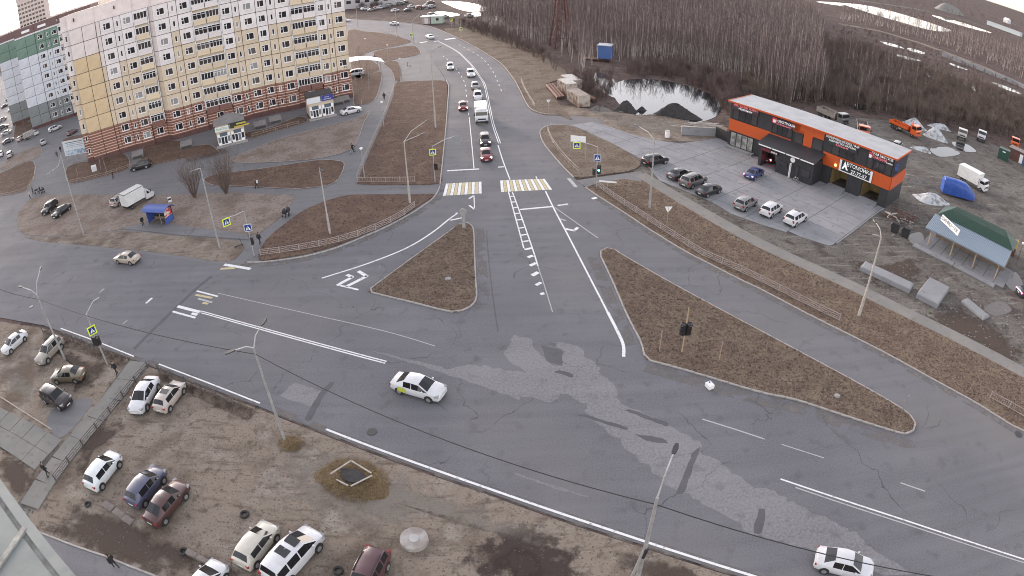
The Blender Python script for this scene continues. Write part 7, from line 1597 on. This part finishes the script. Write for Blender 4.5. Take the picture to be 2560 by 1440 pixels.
# ponds and melt water
WZ = -.012
_pz = [WZ]
def pond(px, sm=3):
    _pz[0] += .0021; return sheet('pond', smooth(PL(px), sm, True), _pz[0], MATS['pond_water'])
pond([(1545, 205), (1600, 197), (1660, 201), (1720, 214), (1770, 232), (1806, 250), (1800, 280), (1780, 296), (1740, 305), (1690, 296), (1640, 286), (1600, 288), (1575, 280), (1550, 262), (1535, 236)])
pond([(1460, 185), (1490, 180), (1530, 195), (1545, 215), (1540, 245), (1500, 225), (1470, 210)])
for px in ([(1105, 3), (1150, 4), (1200, 12), (1225, 25), (1180, 29), (1150, 24), (1120, 12)], [(1085, 31), (1110, 29), (1150, 36), (1130, 41), (1100, 41)], [(955, 2), (985, 0), (1000, 3), (975, 10), (955, 14)], [(1228, 44), (1252, 40), (1262, 50), (1245, 53)], [(1180, 32), (1205, 31), (1200, 40), (1180, 40)],
           [(2105, 8), (2180, 16), (2260, 37), (2340, 62), (2378, 77), (2330, 76), (2240, 52), (2160, 28)], [(2330, 38), (2390, 52), (2480, 82), (2440, 74), (2370, 54)], [(2040, 4), (2110, 8), (2100, 14)], [(2235, 135), (2270, 142), (2305, 153), (2265, 148)], [(2310, 178), (2330, 187), (2348, 203), (2322, 192)], [(2430, 217), (2455, 228), (2470, 240), (2440, 230)], [(2130, 262), (2160, 262), (2175, 272), (2140, 274)], [(2460, 248), (2480, 256), (2490, 262), (2465, 256)],
           [(2325, 372), (2370, 368), (2400, 385), (2350, 392)], [(2380, 355), (2420, 362), (2440, 380), (2400, 376)], [(1050, 20), (1075, 18), (1080, 22), (1060, 24)], [(2200, 103), (2240, 112), (2260, 122), (2220, 113)], [(2275, 120), (2312, 132), (2300, 134), (2270, 125)], [(2375, 158), (2410, 166), (2420, 176), (2385, 166)], [(2480, 205), (2530, 222), (2552, 236), (2500, 218)]):
    pond(px, sm=4)
# causeway, railway and block fence on the far right
ribbon('causeway', PL([(2100, 60), (2200, 78), (2300, 108), (2440, 160), (2560, 214), (2700, 290)]), 7.0, .05, MATS['lot_dirt']); ribbon('far_track', PL([(2150, 2), (2300, 24), (2450, 62), (2560, 100), (2700, 160)]), 9.0, .0, MATS['yard_mud']); ribbon('far_track', PL([(2350, 0), (2450, 28), (2560, 70), (2700, 130)]), 6.0, .0, MATS['footpath'])
t = thing('block_fence', 'line of white concrete blocks along the far causeway', 'fence', P(2355, 140)); bx = resample(PL([(2355, 140), (2440, 172), (2510, 200), (2560, 221), (2640, 262)]), 6.2); c = bx[0]
for a, b in zip(bx, bx[1:]): q = (a+b)/2-c; MB().box((q.x, q.y, .9), (5.9, 1.2, 1.9), math.atan2(b.y-a.y, b.x-a.x)).build('block', 'concrete_slab', t)
a, b = P(2470, 62), P(2552, 92); d = b-a; t = thing('long_shed', 'long pale shed far away by the horizon', 'shed', (a.x, a.y, 0), math.atan2(d.y, d.x)); MB().box((d.length/2, 0, 2.5), (d.length, 10, 5)).build('wall', 'plain', t, color=(.42, .47, .48)); MB().box((d.length/2, 0, 5.2), (d.length+1, 11, .5)).build('roof', 'plain', t, color=(.36, .41, .42))
g = P(2517, 58); t = thing('far_house', 'white gabled house beyond the long shed', 'house', (g.x, g.y, 0), .3); MB().box((0, 0, 3), (14, 10, 6)).build('wall', 'plain', t, color=(.5, .5, .52)); MB().prism([(-7.5, 6), (7.5, 6), (0, 10)], -5.5, 5.5, Matrix(((1, 0, 0, 0), (0, 0, 1, 0), (0, 1, 0, 0), (0, 0, 0, 1)))).build('roof', 'frame_white', t)
heap('sand_heap', 'large pale sand heap on the far plain', 'sand heap', (2372, 30), 28, 16, 12, 'footpath', 0, 31, .05)
# distant blocks on the left skyline
for k, (x, dist, w, h, c) in enumerate(((6, 620, 40, 14, (.30, .20, .17)), (30, 760, 60, 16, (.34, .24, .2)), (60, 900, 50, 20, (.36, .26, .22)), (110, 700, 46, 22, (.4, .3, .26)), (150, 640, 60, 18, (.38, .26, .22)), (185, 800, 70, 26, (.42, .33, .3)), (215, 700, 40, 16, (.36, .25, .21)))):
    d = px_dir(x, 60); p = Vector((d.x, d.y, 0)).normalized()*dist
    t = thing('far_block', ('low', 'long', 'reddish', 'stepped', 'wide', 'tall', 'small')[k]+' distant roof block on the left skyline', 'building', p, R(20)); MB().box((0, 0, h/2), (w, 16, h)).build('wall', 'plain', t, color=c); MB().box((0, 0, h+.4), (w+1, 17, .8)).build('roof', 'plain', t, color=tuple(q*.6 for q in c))
    for q in range(6): MB().box((-w*.4+w*.8*q/5, -8.05, h*.6), (w*.07, .1, 1.8)).build('window', 'window_glass', t, color=(.04, .03, .03))
g = P(885, 22); t = thing('low_store', 'low white store building beyond the cream block', 'building', (g.x, g.y, 0), R(-5)); MB().box((5, 6, 3), (34, 10, 6)).build('wall', 'plain', t, color=(.42, .40, .40)); MB().box((5, 6, 6.2), (35, 11, .4)).build('roof', 'frame_white', t)
for k in range(6): MB().box((-8+k*5, .95, 3.6), (2.4, .1, 1.6)).build('window', 'window_glass', t, color=(.03, .03, .03))

# ------------------------------------------------------------------ high-voltage pylon
mat('pylon_steel', (.11, .040, .034), .7, col2=(.085, .034, .03), scale=1)
pb = P(1404, 118); t = thing('power_pylon', 'dark red lattice power pylon at the edge of the wood', 'pylon', (pb.x, pb.y, 0), R(12))
hw = lambda z: 2.9-2.0*min(z/17, 1)-.35*max(0, (z-17)/18)
for sx in (-1, 1):
    for sy in (-1, 1): MB().tube([(sx*hw(z), sy*hw(z), z) for z in (0, 8.5, 17, 35)], .22, 4).build('leg', 'pylon_steel', t)
zs = [0, 3.2, 6.2, 9, 11.6, 14, 16.2, 18.2, 20.2, 22.2, 24.2, 26.2, 28.2, 30.2, 32.2, 34.2]
for a, b in zip(zs, zs[1:]):
    m = MB()
    for s in (-1, 1):
        m.cyl((-hw(a), s*hw(a), a), (hw(b), s*hw(b), b), .07, n=4); m.cyl((hw(a), s*hw(a), a), (-hw(b), s*hw(b), b), .07, n=4); m.cyl((s*hw(a), -hw(a), a), (s*hw(b), hw(b), b), .07, n=4); m.cyl((s*hw(a), hw(a), a), (s*hw(b), -hw(b), b), .07, n=4)
        m.cyl((-hw(b), s*hw(b), b), (hw(b), s*hw(b), b), .07, n=4); m.cyl((s*hw(b), -hw(b), b), (s*hw(b), hw(b), b), .07, n=4)
    m.build('bracing', 'pylon_steel', t)
for z, L in ((20.5, 5.6), (26, 4.6), (31, 3.6)):
    for s in (-1, 1): MB().tube([(0, 0, z), (s*L, 0, z+.3)], .1, 4).tube([(0, 0, z+1.6), (s*L, 0, z+.3)], .07, 4).build('cross_arm', 'pylon_steel', t); MB().cyl((s*L, 0, z-1.2), (s*L, 0, z+.2), .22, n=8).build('insulator', 'frame_white', t)
# ------------------------------------------------------------------ bare trees and shrubs
mat('bark', (.42, .37, .34), .9, col2=(.22, .19, .175), scale=1.2); mat('twigs', (.135, .102, .097), .95, col2=(.10, .074, .070), scale=.3); mat('twigs_gold', (.145, .112, .092), .95, col2=(.105, .082, .072), scale=.4); mat('twigs_red', (.15, .10, .082), .95, col2=(.11, .075, .06), scale=.5)
def tree_np(seed, H, nb, spread, stems=1, base_r=.085, twigs=4, bw=.030):
    """bare tree: returns trunk MB and twig MB"""
    rg = random.Random(seed); tr, tw = MB(), MB()
    def blade(mb, a, b, w):
        d = b-a; u = d.cross(Vector((rg.uniform(-1, 1), rg.uniform(-1, 1), .2))).normalized()*w; mb.add([a-u, a+u, b], [(0, 1, 2)])
    for s in range(stems):
        a0 = rg.uniform(0, 6.28); lean = rg.uniform(.03, .12) if stems == 1 else rg.uniform(.1, spread)
        top_ = Vector((math.cos(a0)*lean*H, math.sin(a0)*lean*H, H*rg.uniform(.82, 1))); b0 = Vector((math.cos(a0)*.15*(stems > 1), math.sin(a0)*.15*(stems > 1), 0)); mid = b0.lerp(top_, .5)+Vector((rg.uniform(-.2, .2), rg.uniform(-.2, .2), .2))
        tr.cyl(b0, mid, base_r, base_r*.6, 4, False); tr.cyl(mid, top_, base_r*.6, .012, 4, False)
        for k in range(nb):
            u = rg.uniform(.28, .97); p = (b0.lerp(mid, u*2) if u < .5 else mid.lerp(top_, u*2-1)); az = rg.uniform(0, 6.28); l = H*(.32*(1-u)+.08)*rg.uniform(.7, 1.2); e = p+Vector((math.cos(az)*l*.55, math.sin(az)*l*.55, l*rg.uniform(.7, 1.1)))
            blade(tw, p, e, bw)
            for q in range(twigs):
                v = rg.uniform(.3, .95); p2 = p.lerp(e, v); az2 = az+rg.uniform(-1.3, 1.3); l2 = l*rg.uniform(.3, .55); blade(tw, p2, p2+Vector((math.cos(az2)*l2*.5, math.sin(az2)*l2*.5, l2*.9)), bw*.7)
    return tr, tw
VAR = [tree_np(100+k, 1.0*H, 24, .1, 1, .085, 3, .026) for k, H in enumerate((9.5, 8.2, 10.5, 7.4, 9.0, 11.2))]
VME = [(a.mesh('trunk', MATS['bark']), b.mesh('crown', MATS['twigs'])) for a, b in VAR]
BUSH = [tree_np(200+k, H, 9, .38, 11, .03, 3, .026) for k, H in enumerate((3.8, 4.6, 3.2, 5.0))]
BME = [(a.mesh('stems', MATS['twigs_gold']), b.mesh('crown', MATS['twigs_gold'])) for a, b in BUSH]
FOREST = [(1180, 58), (1240, 80), (1330, 112), (1400, 150), (1450, 185), (1475, 165), (1540, 156), (1600, 152), (1680, 155), (1740, 163), (1800, 178), (1860, 205), (1910, 240), (1960, 258), (2060, 250), (2050, 190), (2050, 130), (2060, 80), (2040, 45), (1980, 20), (1900, 6), (1800, -6), (1600, -24), (1400, -32), (1270, -30), (1230, 0), (1210, 30)]
def np_inside(X, Y, poly):
    r = np.zeros(len(X), bool); n = len(poly); j = n-1
    for i in range(n):
        xi, yi, xj, yj = poly[i][0], poly[i][1], poly[j][0], poly[j][1]
        if yi != yj: r ^= ((yi > Y) != (yj > Y)) & (X < (xj-xi)*(Y-yi)/(yj-yi)+xi)
        j = i
    return r
def np_fill(poly, n, gen):
    xs = [p[0] for p in poly]; ys = [p[1] for p in poly]; ox, oy = [], []; k = 0
    while k < n:
        X = gen.uniform(min(xs), max(xs), n*2); Y = gen.uniform(min(ys), max(ys), n*2); m = np_inside(X, Y, poly); ox.append(X[m]); oy.append(Y[m]); k += int(m.sum())
    return np.concatenate(ox)[:n], np.concatenate(oy)[:n]
GEN = np.random.default_rng(5)
CLEAR = [(1366, 1448, 95, 230), (1485, 1545, 140, 240)]
def tree_sites(poly_px, n, rg, ground=0.35, keep=()):
    """sites spread partly evenly in view, partly evenly on the ground"""
    X, Y = np_fill(poly_px, int(n*(1-ground))+1, GEN); out = []
    for x, y in zip(X, Y):
        if any(a < x < b and c < y < d for a, b, c, d in CLEAR): continue
        q = P(x, y); dd = math.hypot(q.x, q.y)
        if dd < 4000: out.append((q.x, q.y, dd))
    gp = [(q.x, q.y) for q in PL(poly_px)]; far_ = max(math.hypot(*q) for q in gp)
    if far_ < 900:
        X, Y = np_fill(gp, int(n*ground), GEN)
        out += [(float(x), float(y), math.hypot(x, y)) for x, y in zip(X, Y)]
    return out
rg = random.Random(77)
sites = tree_sites(FOREST, 4200, rg); sites.sort(key=lambda q: q[2])
def join_stuff(name, sites, VARS, label, cat, mats_, smin=.8, smax=1.2, far=0.0):
    Vs, Fs, Ms = [], [], []; off = 0
    arr = []
    for a, b in VARS:
        va = np.array(a.v, dtype=np.float32); vb = np.array(b.v, dtype=np.float32)
        fa = [f for f in a.f]; ta = []
        for f in fa: ta += [(f[0], f[i], f[i+1]) for i in range(1, len(f)-1)]
        arr.append((np.vstack([va, vb]), np.array(ta+[tuple(i+len(va) for i in f) for f in b.f], dtype=np.int32), len(ta)))
    for (x, y, d) in sites:
        v, f, nt = arr[rg.randrange(len(arr))]; s = rg.uniform(smin, smax)*(1+far*max(0, d-200)/400); a = rg.uniform(0, 6.28); c, sn = math.cos(a)*s, math.sin(a)*s
        w = np.empty_like(v); wd = 1+max(0, d-180)/350*.8
        w[:, 0] = v[:, 0]*c*wd-v[:, 1]*sn*wd+x; w[:, 1] = v[:, 0]*sn*wd+v[:, 1]*c*wd+y; w[:, 2] = v[:, 2]*s-.05
        Vs.append(w); Fs.append(f+off); m = np.ones(len(f), dtype=np.int32); m[:nt] = 0; Ms.append(m); off += len(v)
    V = np.vstack(Vs); F = np.vstack(Fs); M = np.concatenate(Ms)
    me = bpy.data.meshes.new(name); me.vertices.add(len(V)); me.vertices.foreach_set('co', V.ravel()); me.loops.add(F.size); me.loops.foreach_set('vertex_index', F.ravel()); me.polygons.add(len(F)); me.polygons.foreach_set('loop_start', np.arange(0, F.size, 3, dtype=np.int32)); me.polygons.foreach_set('loop_total', np.full(len(F), 3, dtype=np.int32))
    for m in mats_: me.materials.append(MATS[m])
    me.polygons.foreach_set('material_index', M); me.update(); me.validate()
    o = obj(name, me); struct(o, 'stuff'); o['label'] = label; o['category'] = cat; return o
NI = 290; G_T = 'bare trees along the front of the wood'
for i, (x, y, d) in enumerate(sites[:NI]):
    k = rg.randrange(6); s = rg.uniform(.8, 1.15); t = thing('bare_tree', 'slim bare pale-barked tree standing in the front rows of the wood', 'tree', (x, y, -.05), rg.uniform(0, 6.28), G_T); t.scale = (s, s, s); obj('trunk', VME[k][0], t); obj('crown', VME[k][1], t)
join_stuff('woodland', sites[NI:], VAR, 'dense leafless wood beyond the pond', 'woodland', ('bark', 'twigs'))
# strip of wood beyond the causeway
st2 = ([(2080, 50), (2200, 70), (2300, 98), (2440, 148), (2560, 202), (2720, 280), (2720, 190), (2560, 128), (2420, 88), (2300, 66), (2160, 40)])
join_stuff('woodland', tree_sites(st2, 900, rg), VAR, 'leafless tree belt beyond the far causeway', 'woodland', ('bark', 'twigs'), .8, 1.1)
far3 = ([(2120, 4), (2250, 16), (2420, 48), (2560, 88), (2700, 140), (2700, 70), (2560, 42), (2500, 18), (2440, 6), (2350, -2), (2200, -8)])
join_stuff('woodland', [(x, y, d) for x, y, d in tree_sites(far3, 700, rg)], VAR, 'distant scrubby trees on the plain under the horizon', 'woodland', ('twigs', 'twigs'), .5, .9)
# golden-brown willow thicket
th = ([(1850, 250), (1960, 262), (2060, 256), (2130, 278), (2260, 298), (2400, 322), (2480, 338), (2560, 372), (2700, 440), (2700, 330), (2560, 262), (2440, 224), (2330, 190), (2230, 150), (2120, 110), (2040, 100), (2000, 130), (1950, 160), (1870, 200)])
ts = tree_sites(th, 1500, rg); ts.sort(key=lambda q: q[2]); G_B = 'willow bushes behind the car wash yard'
for i, (x, y, d) in enumerate(ts[:200]):
    k = rg.randrange(4); t = thing('willow_bush', 'bare golden-brown willow bush in the thicket behind the car wash', 'bush', (x, y, -.05), rg.uniform(0, 6.28), G_B); s = rg.uniform(.8, 1.2); t.scale = (s, s, s); obj('stems', BME[k][0], t); obj('crown', BME[k][1], t)
join_stuff('thicket', ts[200:], BUSH, 'leafless golden-brown willow thicket on the marsh', 'thicket', ('twigs_gold', 'twigs_gold'), .7, 1.25)
join_stuff('woodland', tree_sites([(2040, 250), (2060, 150), (2060, 80), (2130, 110), (2230, 150), (2330, 190), (2300, 290), (2130, 275)], 170, rg), VAR, 'scattered slim bare trees among the willow thicket', 'woodland', ('bark', 'twigs'), .5, .85)
join_stuff('brush', tree_sites([(2060, 60), (2200, 85), (2400, 150), (2560, 220), (2640, 300), (2560, 262), (2330, 190), (2120, 110)], 420, rg), BUSH, 'sparse low brush between the far melt puddles', 'brush', ('twigs_red', 'twigs'), .2, .5)
join_stuff('brush', tree_sites([(2050, 5), (2200, 22), (2400, 70), (2560, 120), (2560, 90), (2400, 45), (2200, 8)], 380, rg), BUSH, 'low reed brush around the bright far melt ponds', 'brush', ('twigs_red', 'twigs'), .2, .45)
# mid-brown thicket round the pond and the far road side
for px, n, lb in (([(1420, 195), (1450, 188), (1530, 192), (1545, 205), (1530, 245), (1490, 250), (1450, 225)], 90, 'bare brush along the left pond bank'), ([(1130, 60), (1200, 62), (1260, 85), (1330, 118), (1390, 155), (1420, 185), (1400, 190), (1330, 140), (1250, 105), (1180, 80)], 120, 'bare brush along the edge of the roadside field'), ([(1700, 200), (1800, 225), (1850, 245), (1830, 300), (1800, 270), (1770, 235)], 80, 'bare brush along the right pond bank'), ([(1560, 165), (1680, 165), (1790, 185), (1860, 220), (1840, 240), (1790, 225), (1720, 205), (1640, 192), (1570, 190)], 150, 'low dead brush on the far pond bank'), ([(870, 8), (950, 4), (960, 18), (900, 24), (872, 20)], 60, 'bare brush behind the low white store')):
    join_stuff('brush', tree_sites(px, n, rg), BUSH, lb, 'brush', ('twigs_red', 'twigs'), .5, .9)
# two big fan-shaped bushes behind the bus stop
for lb, px, H, sd in (('fan-shaped bare bush nearer the white box truck', (487, 494), 7.2, 301), ('fan-shaped bare bush nearer the lamp post by the bus stop', (566, 484), 8.0, 302)):
    a, b = tree_np(sd, H*.86, 5, .52, 52, .04, 3, .02); t = thing('fan_bush', lb, 'bush', P(*px), 0, 'fan-shaped bushes behind the bus stop'); a.build('stems', 'twigs_gold', t); b.build('crown', 'twigs_red', t)
# saplings and young birches by the cream block
GY = 'young bare trees beside the cream block'
for lb, px, s in (('young bare birch nearest the white sedan by the block', (903, 268), .75), ('tall bare birch on the lawn beside the curved footpath', (923, 229), 1.15), ('bare birch behind the pale awning', (904, 197), .95), ('bare sapling by the drive corner of the cream block', (905, 262), .5), ('thin bare sapling on the brown lawn left end', (195, 440), .45), ('thin bare sapling on the brown lawn middle', (252, 425), .5), ('twin bare sapling on the brown lawn by the fence', (268, 432), .55), ('bare sapling at the yard lawn corner', (65, 330), .6)):
    k = rg.randrange(6); t = thing('young_tree', lb, 'tree', P(*px), rg.uniform(0, 6), GY); t.scale = (s, s, s); obj('trunk', VME[k][0], t); obj('crown', VME[k][1], t)
t = thing('clipped_hedge', 'low reddish bare hedge beside the gabled shop entrance', 'hedge', P(518, 392), R(20)); hm = MB(); r2 = random.Random(8)
for _ in range(900):
    x, y = r2.uniform(-4.2, 4.2), r2.uniform(-.9, .9); a = r2.uniform(0, 6.28); p = Vector((x, y, r2.uniform(0, .5))); e = p+Vector((math.cos(a)*.3, math.sin(a)*.3, r2.uniform(.3, .8))); u = Vector((-math.sin(a), math.cos(a), 0))*.02; hm.add([p-u, p+u, e], [(0, 1, 2)])
hm.build('branches', 'twigs_red', t)
# dry grass: tufts on islands and verges, uncountable
def tufts(name, poly_px, n, L, m, label, seed, z=.10):
    poly = [(p.x, p.y) for p in PL(poly_px)]; r2 = np.random.default_rng(seed); X, Y = np_fill(poly, n, r2)
    A = r2.uniform(0, 6.28, n); Lr = L*r2.uniform(.5, 1.2, n); w = .035; zz2 = z+Lr*r2.uniform(.25, .8, n); Z = np.full(n, z); sA, cA = np.sin(A), np.cos(A)
    Vv = np.stack([np.stack([X-w*sA, Y+w*cA, Z], 1), np.stack([X+w*sA, Y-w*cA, Z], 1), np.stack([X+Lr*.8*cA, Y+Lr*.8*sA, zz2], 1)], 1).reshape(-1, 3).tolist()
    me = bpy.data.meshes.new(name); me.from_pydata(Vv, [], [(3*i, 3*i+1, 3*i+2) for i in range(n)]); me.materials.append(MATS[m]); o = obj(name, me); struct(o, 'stuff'); o['label'] = label; o['category'] = 'grass'
mat('dry_blade', (.235, .185, .145), .95, col2=(.09, .066, .052), scale=.9, lo=.4, hi=.6)
tufts('dry_grass', isl1, 7000, .22, 'dry_blade', 'dry brown grass on the triangular traffic island', 1); tufts('dry_grass', isl2, 14000, .22, 'dry_blade', 'dry brown grass on the long traffic island', 2)
tufts('dry_grass', [(1480, 466), (1505, 459), (1605, 462), (1733, 540), (1960, 652), (2253, 790), (2560, 950), (2560, 1070), (2193, 870), (1900, 720), (1662, 597), (1520, 506)], 12000, .22, 'dry_blade', 'dry brown grass on the verge beside the slip road', 3)
tufts('dry_grass', [(110, 825), (335, 900), (300, 915), (200, 880), (110, 850)], 2500, .35, 'dry_blade', 'dry weeds along the wire fence by the leaning lamp post', 4, -.03); tufts('dry_grass', [(398, 928), (640, 1026), (620, 1050), (520, 1005), (400, 945)], 3000, .4, 'dry_blade', 'dry weeds along the wire fence by the white sedan', 5, -.03)
